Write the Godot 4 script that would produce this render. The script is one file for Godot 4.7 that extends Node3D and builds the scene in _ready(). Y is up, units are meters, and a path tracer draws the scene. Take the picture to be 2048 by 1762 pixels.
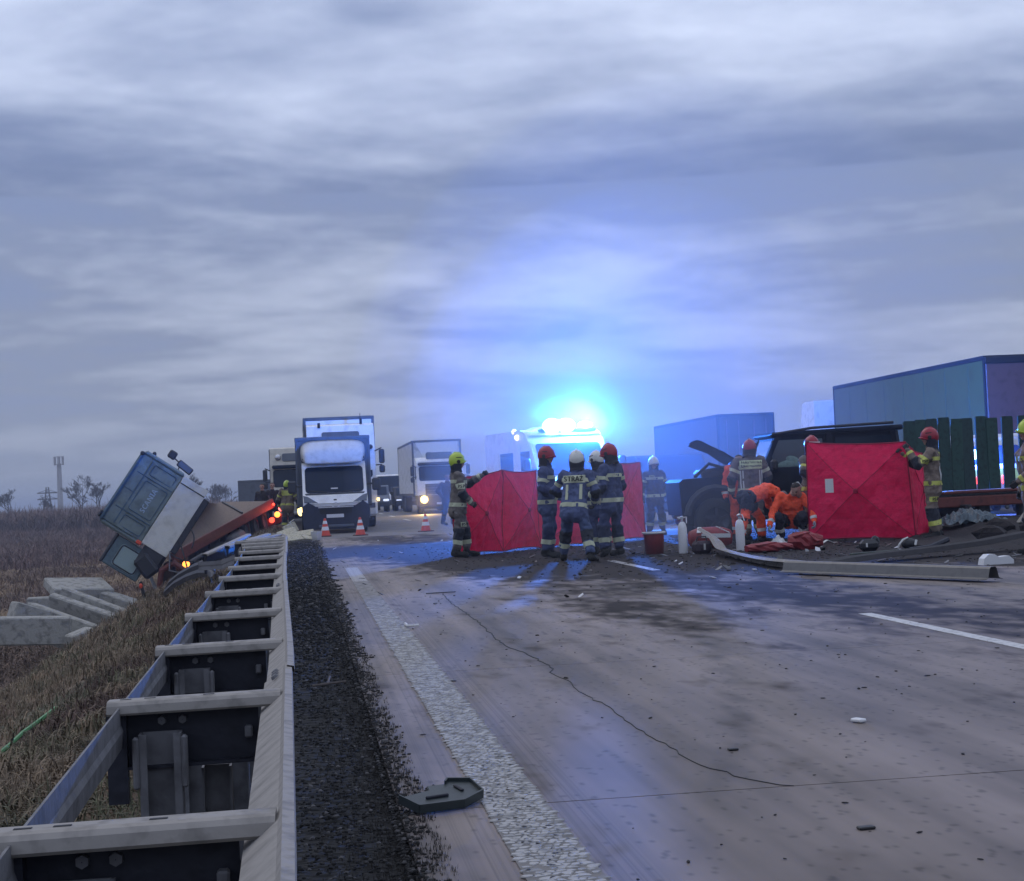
extends Node3D

# ---------------------------------------------------------------- mesh builder
class MB:
	var st := SurfaceTool.new()
	var xf := Transform3D()
	func _init() -> void:
		st.begin(Mesh.PRIMITIVE_TRIANGLES)
		st.set_smooth_group(-1)
	func smooth(on := true) -> MB:
		st.set_smooth_group(0 if on else -1)
		return self
	func col(c: Color) -> MB:
		st.set_color(c)
		return self
	func at(t: Transform3D) -> MB:
		xf = t
		return self
	func tri(a: Vector3, b: Vector3, c: Vector3) -> void:   # counter-clockwise seen from outside
		for p in [a, c, b]:
			st.set_uv(Vector2(p.x + p.z * 0.37, p.y + p.z * 0.61))
			st.add_vertex(xf * p)
	func quad(a: Vector3, b: Vector3, c: Vector3, d: Vector3) -> void:
		tri(a, b, c)
		tri(a, c, d)
	func box(c: Vector3, s: Vector3, bev := 0.0, bas := Basis()) -> MB:
		var h := s * 0.5
		var b := minf(bev, minf(h.x, minf(h.y, h.z)) * 0.9)
		var keep := xf
		xf = xf * Transform3D(bas, c)
		if b <= 0.0:
			for ax in 3:
				for sg in [-1.0, 1.0]:
					var n := Vector3(); n[ax] = sg
					var u := Vector3(); u[(ax + 1) % 3] = 1.0
					var w := Vector3(); w[(ax + 2) % 3] = 1.0
					if sg < 0.0:
						var t := u; u = w; w = t
					quad((n - u - w) * h, (n + u - w) * h, (n + u + w) * h, (n - u + w) * h)
		else:
			var i := h - Vector3(b, b, b)
			for ax in 3:
				for sg in [-1.0, 1.0]:
					var n := Vector3(); n[ax] = sg
					var u := Vector3(); u[(ax + 1) % 3] = 1.0
					var w := Vector3(); w[(ax + 2) % 3] = 1.0
					if sg < 0.0:
						var t := u; u = w; w = t
					quad(n * h + (-u - w) * i, n * h + (u - w) * i, n * h + (u + w) * i, n * h + (w - u) * i)
			for ax in 3:
				var a1 := (ax + 1) % 3
				var a2 := (ax + 2) % 3
				for s1 in [-1.0, 1.0]:
					for s2 in [-1.0, 1.0]:
						var p := Vector3(); var q := Vector3()
						p[a1] = s1 * h[a1]; p[a2] = s2 * i[a2]
						q[a1] = s1 * i[a1]; q[a2] = s2 * h[a2]
						var e := Vector3(); e[ax] = i[ax]
						if s1 * s2 > 0.0:
							_q(p - e, q - e, q + e, p + e, true)
						else:
							_q(p - e, q - e, q + e, p + e, false)
			for sx in [-1.0, 1.0]:
				for sy in [-1.0, 1.0]:
					for sz in [-1.0, 1.0]:
						var a := Vector3(sx * h.x, sy * i.y, sz * i.z)
						var bb := Vector3(sx * i.x, sy * h.y, sz * i.z)
						var cc := Vector3(sx * i.x, sy * i.y, sz * h.z)
						if sx * sy * sz > 0.0:
							tri(a, bb, cc)
						else:
							tri(a, cc, bb)
		xf = keep
		return self
	func _q(a: Vector3, b: Vector3, c: Vector3, d: Vector3, flip: bool) -> void:
		var out := (a + c) * 0.5
		var n := (b - a).cross(c - a)
		if n.dot(out) < 0.0:
			quad(a, d, c, b)
		else:
			quad(a, b, c, d)
	func bar(a: Vector3, b: Vector3, w: float, h: float, up := Vector3.UP, bev := 0.0) -> MB:
		var z := (b - a)
		var l := z.length()
		if l < 0.0001:
			return self
		z /= l
		var x := up.cross(z)
		if x.length() < 0.01:
			x = Vector3.RIGHT.cross(z)
		x = x.normalized()
		var y := z.cross(x)
		return box((a + b) * 0.5, Vector3(w, h, l), bev, Basis(x, y, z))
	func ring(c: Vector3, x: Vector3, y: Vector3, n: int) -> PackedVector3Array:
		var r := PackedVector3Array()
		for i in n:
			var t := TAU * i / n
			r.append(c + x * cos(t) + y * sin(t))
		return r
	func skin(a: PackedVector3Array, b: PackedVector3Array) -> void:
		var n := a.size()
		for i in n:
			var j := (i + 1) % n
			quad(a[i], a[j], b[j], b[i])
	func cap(a: PackedVector3Array, flip := false) -> void:
		var c := Vector3()
		for p in a: c += p
		c /= a.size()
		for i in a.size():
			var j := (i + 1) % a.size()
			if flip: tri(c, a[j], a[i])
			else: tri(c, a[i], a[j])
	func tube(pts: Array, r, n := 8, caps := true, flat := 1.0) -> MB:
		var last := PackedVector3Array()
		var x := Vector3()
		for i in pts.size():
			var p: Vector3 = pts[i]
			var d: Vector3 = (pts[mini(i + 1, pts.size() - 1)] - pts[maxi(i - 1, 0)]).normalized()
			if x == Vector3():
				x = d.cross(Vector3.UP if absf(d.y) < 0.9 else Vector3.RIGHT).normalized()
			x = (x - d * x.dot(d)).normalized()
			var y := d.cross(x)
			var rr: float = r[i] if r is Array else r
			var rg := ring(p, x * rr, y * rr * flat, n)
			if i > 0: skin(last, rg)
			elif caps: cap(rg, true)
			last = rg
		if caps: cap(last)
		return self
	func lathe(prof: Array, n := 16, c := Vector3(), bas := Basis()) -> MB:   # prof of Vector2(radius, height along y)
		var keep := xf
		xf = xf * Transform3D(bas, c)
		var last := PackedVector3Array()
		for i in prof.size():
			var q: Vector2 = prof[i]
			var rg := ring(Vector3(0, q.y, 0), Vector3(0, 0, q.x), Vector3(q.x, 0, 0), n)
			if i > 0: skin(last, rg)
			last = rg
		xf = keep
		return self
	func ball(c: Vector3, r: Vector3, n := 12, m := 8, bas := Basis(), t0 := 0.0, t1 := 1.0) -> MB:
		var prof := []
		for i in m + 1:
			var t := PI * lerpf(t0, t1, float(i) / m)
			prof.append(Vector2(maxf(sin(t), 0.001), -cos(t)))
		return lathe(prof, n, c, bas * Basis.from_scale(r))
	func prism(poly: PackedVector2Array, depth: float, t := Transform3D()) -> MB:   # poly in xy, extruded from z = 0 to depth
		var keep := xf
		xf = xf * t
		var pl := poly
		if Geometry2D.is_polygon_clockwise(pl):
			pl = pl.duplicate(); pl.reverse()
		var n := pl.size()
		var idx := Geometry2D.triangulate_polygon(pl)
		for k in range(0, idx.size(), 3):
			var a := pl[idx[k]]; var b := pl[idx[k + 1]]; var c := pl[idx[k + 2]]
			if (b - a).cross(c - a) < 0.0:
				var s := b; b = c; c = s
			tri(Vector3(a.x, a.y, depth), Vector3(b.x, b.y, depth), Vector3(c.x, c.y, depth))
			tri(Vector3(a.x, a.y, 0), Vector3(c.x, c.y, 0), Vector3(b.x, b.y, 0))
		for i in n:
			var a := pl[i]; var b := pl[(i + 1) % n]
			quad(Vector3(a.x, a.y, 0), Vector3(b.x, b.y, 0), Vector3(b.x, b.y, depth), Vector3(a.x, a.y, depth))
		xf = keep
		return self
	func loft(rings: Array, caps := true) -> MB:
		for i in range(1, rings.size()):
			skin(rings[i - 1], rings[i])
		if caps:
			cap(rings[0], true)
			cap(rings[-1])
		return self
	func sheet(nu: int, nv: int, f: Callable, two := 0.0) -> MB:
		var g := []
		for j in nv + 1:
			for i in nu + 1:
				g.append(f.call(float(i) / nu, float(j) / nv))
		for j in nv:
			for i in nu:
				var a: Vector3 = g[j * (nu + 1) + i]; var b: Vector3 = g[j * (nu + 1) + i + 1]
				var d: Vector3 = g[(j + 1) * (nu + 1) + i]; var c: Vector3 = g[(j + 1) * (nu + 1) + i + 1]
				quad(a, b, c, d)
				if two != 0.0:
					var o := (b - a).cross(d - a).normalized() * -two
					quad(a + o, d + o, c + o, b + o)
		return self
	func mesh() -> ArrayMesh:
		st.generate_normals()
		return st.commit()

# ---------------------------------------------------------------- naming and placing
var taken := {}
func numbered(n: String) -> String:
	if not taken.has(n):
		taken[n] = 0
		return n
	taken[n] += 1
	return "%s_%03d" % [n, taken[n]]

func tag(o: Node, label: String, category: String, group := "") -> Node:
	o.set_meta("label", label)
	o.set_meta("category", category)
	if group: o.set_meta("group", group)
	return o

func kind(o: Node, k: String) -> Node:
	o.set_meta("kind", k)
	return o

func thing(called: String, label: String, category: String, at := Vector3(), turn := 0.0, group := "") -> Node3D:
	var o := Node3D.new()
	o.name = numbered(called)
	add_child(o)
	o.position = at
	o.rotation.y = turn
	tag(o, label, category, group)
	return o

func put(called: String, mb, m: Material, parent: Node = null) -> MeshInstance3D:
	var o := MeshInstance3D.new()
	o.mesh = mb.mesh() if mb is MB else mb
	o.material_override = m
	if parent == null:
		o.name = numbered(called)
		add_child(o)
	else:
		o.name = called
		parent.add_child(o, true)
	return o

func dup(src: Node3D, at: Vector3, turn: float, label: String) -> Node3D:
	var base := String(src.name).trim_suffix("_" + String(src.name).get_slice("_", String(src.name).get_slice_count("_") - 1)) if String(src.name).right(3).is_valid_int() else String(src.name)
	var o := src.duplicate() as Node3D
	o.name = numbered(base)
	add_child(o)
	o.position = at
	o.rotation.y = turn
	o.set_meta("label", label)
	return o

# ---------------------------------------------------------------- materials
var M := {}
var texcache := {}
func mat(c: Color, rough := 0.7, metal := 0.0) -> StandardMaterial3D:
	var m := StandardMaterial3D.new()
	m.albedo_color = Color(c.linear_to_srgb(), c.a)
	m.roughness = rough
	m.metallic = metal
	m.cull_mode = BaseMaterial3D.CULL_DISABLED
	return m

func noise_tex(seed_: int, freq: float, ramp: Array, size := 512, oct := 5, type := FastNoiseLite.TYPE_SIMPLEX_SMOOTH, normal := 0.0) -> Texture2D:
	var key := [seed_, freq, ramp, size, oct, type, normal]
	if texcache.has(key): return texcache[key]
	var n := FastNoiseLite.new()
	n.seed = seed_
	n.noise_type = type
	n.frequency = freq
	n.fractal_octaves = oct
	var t := NoiseTexture2D.new()
	t.width = size; t.height = size
	t.seamless = true
	t.generate_mipmaps = false
	t.noise = n
	if normal > 0.0:
		t.as_normal_map = true
		t.bump_strength = normal
	elif ramp.size():
		var g := Gradient.new()
		var offs := PackedFloat32Array(); var cols := PackedColorArray()
		for r in ramp:
			offs.append(r[0]); cols.append(r[1].linear_to_srgb())
		g.offsets = offs; g.colors = cols
		t.color_ramp = g
	texcache[key] = t
	return t

func gray(v: float) -> Color:
	return Color(v, v, v)

# a colour broken up by stains, over triplanar noise; scale = repeats per metre
func worn(c: Color, dark: float, light: float, scale: float, rough := 0.7, metal := 0.0, bump := 0.0, sd := 3, world := false) -> StandardMaterial3D:
	var m := mat(c, rough, metal)
	m.albedo_texture = noise_tex(sd, 0.012, [[0.15, gray(dark)], [0.5, gray(1.0)], [0.85, gray(light)]])
	m.uv1_triplanar = true
	m.uv1_world_triplanar = world
	m.uv1_scale = Vector3(scale, scale, scale)
	if bump > 0.0:
		m.normal_enabled = true
		m.normal_texture = noise_tex(sd + 50, 0.03, [], 512, 4, FastNoiseLite.TYPE_SIMPLEX_SMOOTH, 6.0)
		m.normal_scale = bump
	return m

func glow(c: Color, e: float) -> StandardMaterial3D:
	var m := mat(c, 0.4)
	m.emission_enabled = true
	m.emission = c.linear_to_srgb()
	m.emission_energy_multiplier = e
	return m

func rad(d: float) -> float:
	return deg_to_rad(d)

func smoothf(a: float, b: float, x: float) -> float:
	var t := clampf((x - a) / (b - a), 0.0, 1.0)
	return t * t * (3.0 - 2.0 * t)

# ---------------------------------------------------------------- camera, sky, sun, exposure
const CAM_H := 1.25
const HAZE := 0.0007
var sky_img: PackedByteArray
var sky_w := 4096
var sky_h := 2048
var nz_a: FastNoiseLite
var nz_b: FastNoiseLite
var nz_c: FastNoiseLite

func mk_noise(sd: int, f: float, oct: int, gain := 0.5) -> FastNoiseLite:
	var n := FastNoiseLite.new()
	n.seed = sd
	n.noise_type = FastNoiseLite.TYPE_SIMPLEX_SMOOTH
	n.frequency = f
	n.fractal_octaves = oct
	n.fractal_gain = gain
	return n

func cloud_colour(d: Vector3) -> Color:
	# an overcast deck seen in perspective: a slab of stratocumulus, wispier bands low down
	var el := maxf(d.y, 0.0)
	var k := 1.0 / (el + 0.10)
	var px := d.x * k
	var pz := d.z * k
	var w := nz_b.get_noise_3d(px * 0.5, pz * 0.5, 9.0)
	var a := nz_a.get_noise_3d(px * 0.55 + w * 0.6, pz * 0.85 + w * 0.45, 3.0)
	var b := nz_c.get_noise_3d(px * 1.5, pz * 1.9, 17.0)
	var big := nz_b.get_noise_3d(px * 0.28 + 11.0, pz * 0.3, 31.0)
	var v := 0.50 + a * 0.60 + b * 0.17 + big * 0.52
	v = clampf(v, 0.0, 1.0)
	v = v * v * (3.0 - 2.0 * v)
	v = lerpf(0.42, v, smoothf(-0.02, 0.07, el))
	var dark := Color(0.175, 0.226, 0.375)
	var light := Color(0.565, 0.635, 0.81)
	var c := dark.lerp(light, v)
	# brighter overhead than at the rim, as under any overcast
	var lift := 0.69 + 0.55 * smoothf(0.03, 0.29, el)
	return Color(c.r * lift, c.g * lift, c.b * lift)

func sky_row(j: int) -> void:
	var up := (0.5 - (j + 0.5) / sky_h) * PI
	var row := j * sky_w * 3
	var i := 0
	while i < sky_w:
		var az := wrapf((i + 0.5) / sky_w * TAU, -PI, PI)
		var fine := absf(az - 0.14) < 0.55
		var step := 2 if fine else 16
		if up > 0.62: step = 16
		var az2 := (i + step * 0.5) / sky_w * TAU
		var d := Vector3(sin(az2) * cos(up), sin(up), -cos(az2) * cos(up))
		var c := cloud_colour(d).linear_to_srgb()
		var r8 := int(clampf(c.r, 0, 1) * 255.0 + 0.5)
		var g8 := int(clampf(c.g, 0, 1) * 255.0 + 0.5)
		var b8 := int(clampf(c.b, 0, 1) * 255.0 + 0.5)
		for k in step:
			if i + k >= sky_w: break
			var q := row + (i + k) * 3
			sky_img[q] = r8; sky_img[q + 1] = g8; sky_img[q + 2] = b8
		i += step

func setup_view() -> void:
	var cam := Camera3D.new()
	cam.name = "camera"
	add_child(cam)
	cam.basis = Basis(Vector3.UP, -0.12445) * Basis(Vector3.RIGHT, 0.02645) * Basis(Vector3.BACK, -0.045)
	cam.position = Vector3(0, CAM_H, 0)
	cam.fov = 29.0537
	cam.near = 0.1
	cam.far = 6000.0
	cam.current = true
	nz_a = mk_noise(5, 0.9, 6, 0.58)
	nz_b = mk_noise(21, 0.8, 3, 0.5)
	nz_c = mk_noise(8, 2.4, 5, 0.6)
	sky_img = PackedByteArray()
	sky_img.resize(sky_w * sky_h * 3)
	var half := sky_h / 2
	for j in half:
		sky_row(j)
	# below the horizon: one dull tone, as the rim above it
	var low := Color(0.17, 0.19, 0.26).linear_to_srgb()
	var line := PackedByteArray()
	for i in sky_w:
		line.append(int(low.r * 255)); line.append(int(low.g * 255)); line.append(int(low.b * 255))
	var all := sky_img.slice(0, half * sky_w * 3)
	for j in half:
		all.append_array(line)
	var img := Image.create_from_data(sky_w, sky_h, false, Image.FORMAT_RGB8, all)
	var pm := PanoramaSkyMaterial.new()
	pm.panorama = ImageTexture.create_from_image(img)
	var sk := Sky.new()
	sk.sky_material = pm
	var env := Environment.new()
	env.background_mode = Environment.BG_SKY
	env.sky = sk
	env.background_energy_multiplier = 1.0
	env.tonemap_mode = Environment.TONE_MAPPER_LINEAR
	env.tonemap_exposure = 1.12
	env.sdfgi_enabled = true
	env.ssao_enabled = true
	env.ssil_enabled = true
	env.fog_enabled = true
	env.fog_density = HAZE
	env.fog_light_color = Color(0.82, 0.86, 0.95)
	var we := WorldEnvironment.new()
	we.name = "world_environment"
	we.environment = env
	add_child(we)
	var sun := DirectionalLight3D.new()
	sun.name = "overcast_sun"
	sun.light_energy = 0.15
	sun.light_angular_distance = 40.0
	sun.light_color = Color(1.0, 0.95, 0.88)
	sun.shadow_enabled = true
	sun.rotation = Vector3(rad(-48), rad(-150), 0)
	add_child(sun)
	# thin fog volumes added so the beacons spread a flare-like blue glow
	var fv := FogVolume.new()
	fv.name = "mist"
	fv.shape = RenderingServer.FOG_VOLUME_SHAPE_ELLIPSOID
	fv.size = Vector3(11, 12.5, 23)
	fv.position = Vector3(7.9, 2.0, -41.0)
	var fm := FogMaterial.new()
	fm.density = 0.0045
	fm.albedo = Color(0.9, 0.93, 1.0)
	fv.material = fm
	kind(fv, "stuff")
	add_child(fv)
	var fv2 := FogVolume.new()
	fv2.name = "mist"
	fv2.shape = RenderingServer.FOG_VOLUME_SHAPE_ELLIPSOID
	fv2.size = Vector3(6.0, 5.2, 19)
	fv2.position = Vector3(5.5, 1.5, -33.6)
	var fm2 := fm.duplicate()
	fm2.density = 0.014
	fv2.material = fm2
	kind(fv2, "stuff")
	add_child(fv2, true)
	# denser fog added round the beacons and headlamp to give them a bloom
	for q in [[Vector3(9.0, 2.0, -41.0), Vector3(16.0, 17.5, 26), 0.0032], [Vector3(6.75, 2.72, -42.9), Vector3(3.6, 2.8, 3.0), 0.006], [Vector3(6.75, 2.72, -42.95), Vector3(2.3, 1.5, 1.8), 0.04], [Vector3(6.18, 0.85, -85.4), Vector3(2.2, 2.0, 2.4), 0.03]]:
		var w := FogVolume.new()
		w.name = "mist"
		w.shape = RenderingServer.FOG_VOLUME_SHAPE_ELLIPSOID
		w.size = q[1]
		w.position = q[0]
		var wm := fm.duplicate()
		wm.density = q[2]
		w.material = wm
		kind(w, "stuff")
		add_child(w, true)
	env.volumetric_fog_enabled = true
	env.volumetric_fog_density = 0.0

# ---------------------------------------------------------------- people: a smooth field meshed with surface nets
const BIG := 1.0e3
class Field:
	var a := PackedVector3Array()
	var b := PackedVector3Array()
	var ra := PackedFloat32Array()
	var rb := PackedFloat32Array()
	var cl := PackedColorArray()
	var k := 0.035
	var noise: FastNoiseLite
	var amp := 0.0
	func bone(p: Vector3, q: Vector3, r0: float, r1: float, c: Color) -> void:
		a.append(p); b.append(q); ra.append(r0); rb.append(r1); cl.append(c)
	func one(i: int, p: Vector3) -> float:
		var ab := b[i] - a[i]
		var l := ab.length_squared()
		var t := clampf((p - a[i]).dot(ab) / l, 0.0, 1.0) if l > 1e-8 else 0.0
		return (p - a[i] - ab * t).length() - lerpf(ra[i], rb[i], t)
	func at(p: Vector3) -> float:
		var d := 1.0e3
		for i in a.size():
			var e := one(i, p)
			var h := maxf(k - absf(d - e), 0.0) / k
			d = minf(d, e) - h * h * k * 0.25
		if amp > 0.0: d += noise.get_noise_3dv(p) * amp
		return d
	func colour(p: Vector3) -> Color:
		var best := 1.0e3
		var c := Color.WHITE
		for i in a.size():
			var e := one(i, p)
			if e < best:
				best = e; c = cl[i]
		return c

var surf_cache := {}

# vertices, normals, colours and indices of a field's surface
func nets(f: Field, cell: float, tint = null) -> Array:
	var lo := Vector3(BIG, BIG, BIG)
	var hi := -lo
	for i in f.a.size():
		for q in [f.a[i], f.b[i]]:
			var r := maxf(f.ra[i], f.rb[i]) + cell * 3.0
			lo = lo.min(q - Vector3(r, r, r))
			hi = hi.max(q + Vector3(r, r, r))
	var n := Vector3i(((hi - lo) / cell).ceil()) + Vector3i(2, 2, 2)
	var sx := 1
	var sy := n.x
	var sz := n.x * n.y
	var g := PackedFloat32Array()
	g.resize(n.x * n.y * n.z)
	g.fill(BIG)
	for i in f.a.size():
		var r := maxf(f.ra[i], f.rb[i]) + f.k + cell * 2.0
		var p0 := Vector3i(((f.a[i].min(f.b[i]) - Vector3(r, r, r) - lo) / cell).floor()).max(Vector3i.ZERO)
		var p1 := Vector3i(((f.a[i].max(f.b[i]) + Vector3(r, r, r) - lo) / cell).ceil()).min(n - Vector3i.ONE)
		var A := f.a[i]
		var ab := f.b[i] - A
		var l := maxf(ab.length_squared(), 1e-8)
		var r0 := f.ra[i]
		var dr := f.rb[i] - r0
		var k := f.k
		for z in range(p0.z, p1.z + 1):
			for y in range(p0.y, p1.y + 1):
				var row := z * sz + y * sy
				for x in range(p0.x, p1.x + 1):
					var p := lo + Vector3(x, y, z) * cell - A
					var t := clampf(p.dot(ab) / l, 0.0, 1.0)
					var e := (p - ab * t).length() - r0 - dr * t
					if e > k + cell * 2.0: continue
					var d := g[row + x]
					var h := maxf(k - absf(d - e), 0.0) / k
					g[row + x] = minf(d, e) - h * h * k * 0.25
	if f.amp > 0.0:
		for z in n.z:
			for y in n.y:
				for x in n.x:
					var q := z * sz + y * sy + x
					if absf(g[q]) < 0.1:
						g[q] += f.noise.get_noise_3dv(lo + Vector3(x, y, z) * cell) * f.amp
	var id := PackedInt32Array()
	id.resize(g.size())
	id.fill(-1)
	var vs := PackedVector3Array(); var ns := PackedVector3Array(); var cs := PackedColorArray(); var ix := PackedInt32Array()
	var off := [0, sx, sy, sx + sy, sz, sx + sz, sy + sz, sx + sy + sz]
	var edges := [[0, 1], [2, 3], [4, 5], [6, 7], [0, 2], [1, 3], [4, 6], [5, 7], [0, 4], [1, 5], [2, 6], [3, 7]]
	var cor := [Vector3(0, 0, 0), Vector3(1, 0, 0), Vector3(0, 1, 0), Vector3(1, 1, 0), Vector3(0, 0, 1), Vector3(1, 0, 1), Vector3(0, 1, 1), Vector3(1, 1, 1)]
	var lim := cell * 2.0
	for z in n.z - 1:
		for y in n.y - 1:
			for x in n.x - 1:
				var q := z * sz + y * sy + x
				if absf(g[q]) > lim: continue
				var mask := 0
				for c in 8:
					if g[q + off[c]] < 0.0: mask |= 1 << c
				if mask == 0 or mask == 255: continue
				var s := Vector3()
				var m := 0
				for e in edges:
					var i0: int = e[0]; var i1: int = e[1]
					if (mask >> i0 & 1) != (mask >> i1 & 1):
						var d0 := g[q + off[i0]]; var d1 := g[q + off[i1]]
						s += cor[i0].lerp(cor[i1], d0 / (d0 - d1))
						m += 1
				id[q] = vs.size()
				var p := lo + (Vector3(x, y, z) + s / m) * cell
				vs.append(p)
				ns.append(Vector3(g[q + 1] - g[q] + g[q + sx + sy] - g[q + sy], g[q + sy] - g[q] + g[q + sx + sy] - g[q + sx], g[q + sz] - g[q] + g[q + sz + sx] - g[q + sx]).normalized())
				cs.append(tint.call(p) if tint != null else f.colour(p))
	for z in range(1, n.z - 1):
		for y in range(1, n.y - 1):
			for x in range(1, n.x - 1):
				var q := z * sz + y * sy + x
				if absf(g[q]) > lim: continue
				var inside := g[q] < 0.0
				for ax in 3:
					var st: int = [sx, sy, sz][ax]
					if (g[q + st] < 0.0) == inside: continue
					var u: int = [sy, sz, sx][ax]
					var w: int = [sz, sx, sy][ax]
					var i0 := id[q]; var i1 := id[q - u]; var i2 := id[q - u - w]; var i3 := id[q - w]
					if i0 < 0 or i1 < 0 or i2 < 0 or i3 < 0: continue
					if inside:
						ix.append_array(PackedInt32Array([i0, i2, i1, i0, i3, i2]))
					else:
						ix.append_array(PackedInt32Array([i0, i1, i2, i0, i2, i3]))
	return [vs, ns, cs, ix]

func join(into: Array, part: Array, t: Transform3D, tint = null) -> void:
	var base: int = into[0].size()
	var vs: PackedVector3Array = part[0]
	var ns: PackedVector3Array = part[1]
	var cs: PackedColorArray = part[2]
	var ix: PackedInt32Array = part[3]
	var v2: PackedVector3Array = into[0]; var n2: PackedVector3Array = into[1]; var c2: PackedColorArray = into[2]; var i2: PackedInt32Array = into[3]
	var nb := t.basis.orthonormalized()
	var flip := t.basis.determinant() < 0.0
	for i in vs.size():
		v2.append(t * vs[i])
		n2.append((nb * ns[i]) if not flip else (t.basis * ns[i]).normalized())
		c2.append(cs[i] if tint == null else (tint as Color))
	for i in range(0, ix.size(), 3):
		i2.append(ix[i] + base)
		i2.append(ix[i + (2 if flip else 1)] + base)
		i2.append(ix[i + (1 if flip else 2)] + base)
	into[0] = v2; into[1] = n2; into[2] = c2; into[3] = i2

func as_mesh(s: Array) -> ArrayMesh:
	var arr := []
	arr.resize(Mesh.ARRAY_MAX)
	arr[Mesh.ARRAY_VERTEX] = s[0]
	arr[Mesh.ARRAY_NORMAL] = s[1]
	arr[Mesh.ARRAY_COLOR] = s[2]
	arr[Mesh.ARRAY_INDEX] = s[3]
	var m := ArrayMesh.new()
	m.add_surface_from_arrays(Mesh.PRIMITIVE_TRIANGLES, arr)
	return m

# a head about its own centre, looking along -Z
func head_surface(hair: Color, skin: Color) -> Array:
	var key := ["head", hair, skin]
	if surf_cache.has(key): return surf_cache[key]
	var f := Field.new()
	f.k = 0.022
	f.bone(Vector3(0, 0.03, 0.02), Vector3(0, 0.03, -0.005), 0.083, 0.083, skin)
	f.bone(Vector3(0, -0.01, -0.02), Vector3(0, -0.03, -0.035), 0.068, 0.06, skin)
	f.bone(Vector3(0, -0.085, -0.055), Vector3(0, -0.07, -0.03), 0.033, 0.045, skin)
	f.bone(Vector3(-0.032, 0.022, -0.072), Vector3(0.032, 0.022, -0.072), 0.017, 0.017, skin)
	f.bone(Vector3(0, 0.012, -0.088), Vector3(0, -0.028, -0.106), 0.009, 0.014, skin)
	f.bone(Vector3(-0.016, -0.058, -0.086), Vector3(0.016, -0.058, -0.086), 0.009, 0.009, Color(0.33, 0.13, 0.11))
	for s in [-1.0, 1.0]:
		f.bone(Vector3(s * 0.078, 0.012, 0.012), Vector3(s * 0.08, -0.025, 0.006), 0.017, 0.012, skin)
		f.bone(Vector3(s * 0.031, 0.002, -0.078), Vector3(s * 0.031, 0.002, -0.079), 0.0125, 0.0125, Color(0.07, 0.05, 0.04))
	f.bone(Vector3(0, -0.08, 0.015), Vector3(0, -0.15, 0.02), 0.056, 0.06, skin)
	var tint := func(p: Vector3) -> Color:
		if p.y > 0.055 - p.z * 0.35 + maxf(0.0, -p.z - 0.06) * 0.2 and p.z > -0.085 or (p.z > 0.03 and p.y > -0.06):
			return hair
		return f.colour(p)
	var s := nets(f, 0.008, tint)
	surf_cache[key] = s
	return s

# a left hand from the wrist at the origin, fingers along -Y, palm towards -Z, thumb to -X; curl 0 open to 1 closed
func hand_surface(curl: float, c: Color) -> Array:
	var key := ["hand", curl, c]
	if surf_cache.has(key): return surf_cache[key]
	var f := Field.new()
	f.k = 0.008
	f.bone(Vector3(0, 0.03, 0), Vector3(0, -0.015, 0), 0.03, 0.027, c)
	for i in 4:
		var x := lerpf(-0.03, 0.03, i / 3.0)
		f.bone(Vector3(x * 0.6, -0.02, 0), Vector3(x, -0.085, 0), 0.017, 0.0135, c)
		var l: float = [0.92, 1.0, 0.95, 0.76][i]
		var p := Vector3(x, -0.088, 0)
		var ang := 0.15
		for sgm in 3:
			ang += curl * [0.9, 1.15, 0.8][sgm] + 0.12
			var q: Vector3 = p + Vector3(x * 0.04, -cos(ang), -sin(ang)) * [0.042, 0.028, 0.022][sgm] * l
			f.bone(p, q, 0.0105 - sgm * 0.0008, 0.0098 - sgm * 0.0008, c)
			p = q
	f.bone(Vector3(-0.018, -0.03, -0.008), Vector3(-0.045, -0.06, -0.02), 0.017, 0.0125, c)
	f.bone(Vector3(-0.045, -0.06, -0.02), Vector3(-0.05 + curl * 0.025, -0.095, -0.03 - curl * 0.02), 0.012, 0.0098, c)
	var s := nets(f, 0.0055)
	surf_cache[key] = s
	return s

const POSE := {
	"hip": Vector3(0, 0.95, 0), "chest": Vector3(0, 1.34, 0.0), "neck": Vector3(0, 1.5, 0.0), "head": Vector3(0, 1.67, -0.03),
	"sl": Vector3(-0.2, 1.42, 0), "el": Vector3(-0.27, 1.14, 0.03), "wl": Vector3(-0.28, 0.88, -0.06),
	"sr": Vector3(0.2, 1.42, 0), "er": Vector3(0.27, 1.14, 0.03), "wr": Vector3(0.28, 0.88, -0.06),
	"kl": Vector3(-0.12, 0.5, -0.02), "al": Vector3(-0.13, 0.1, 0.03), "kr": Vector3(0.12, 0.5, -0.02), "ar": Vector3(0.13, 0.1, 0.03),
	"tl": Vector3(-0.15, 0.04, -0.15), "tr": Vector3(0.15, 0.04, -0.15), "look": Vector3(0, 0, -1), "curl": 0.35,
}

func frame(y: Vector3, zhint: Vector3) -> Basis:   # y along the given axis, -z towards the hint
	y = y.normalized()
	var z := -(zhint - y * zhint.dot(y))
	if z.length() < 0.01: z = Vector3(0.3, 0.2, 1.0) - y * Vector3(0.3, 0.2, 1.0).dot(y)
	z = z.normalized()
	return Basis(y.cross(z), y, z)

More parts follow.
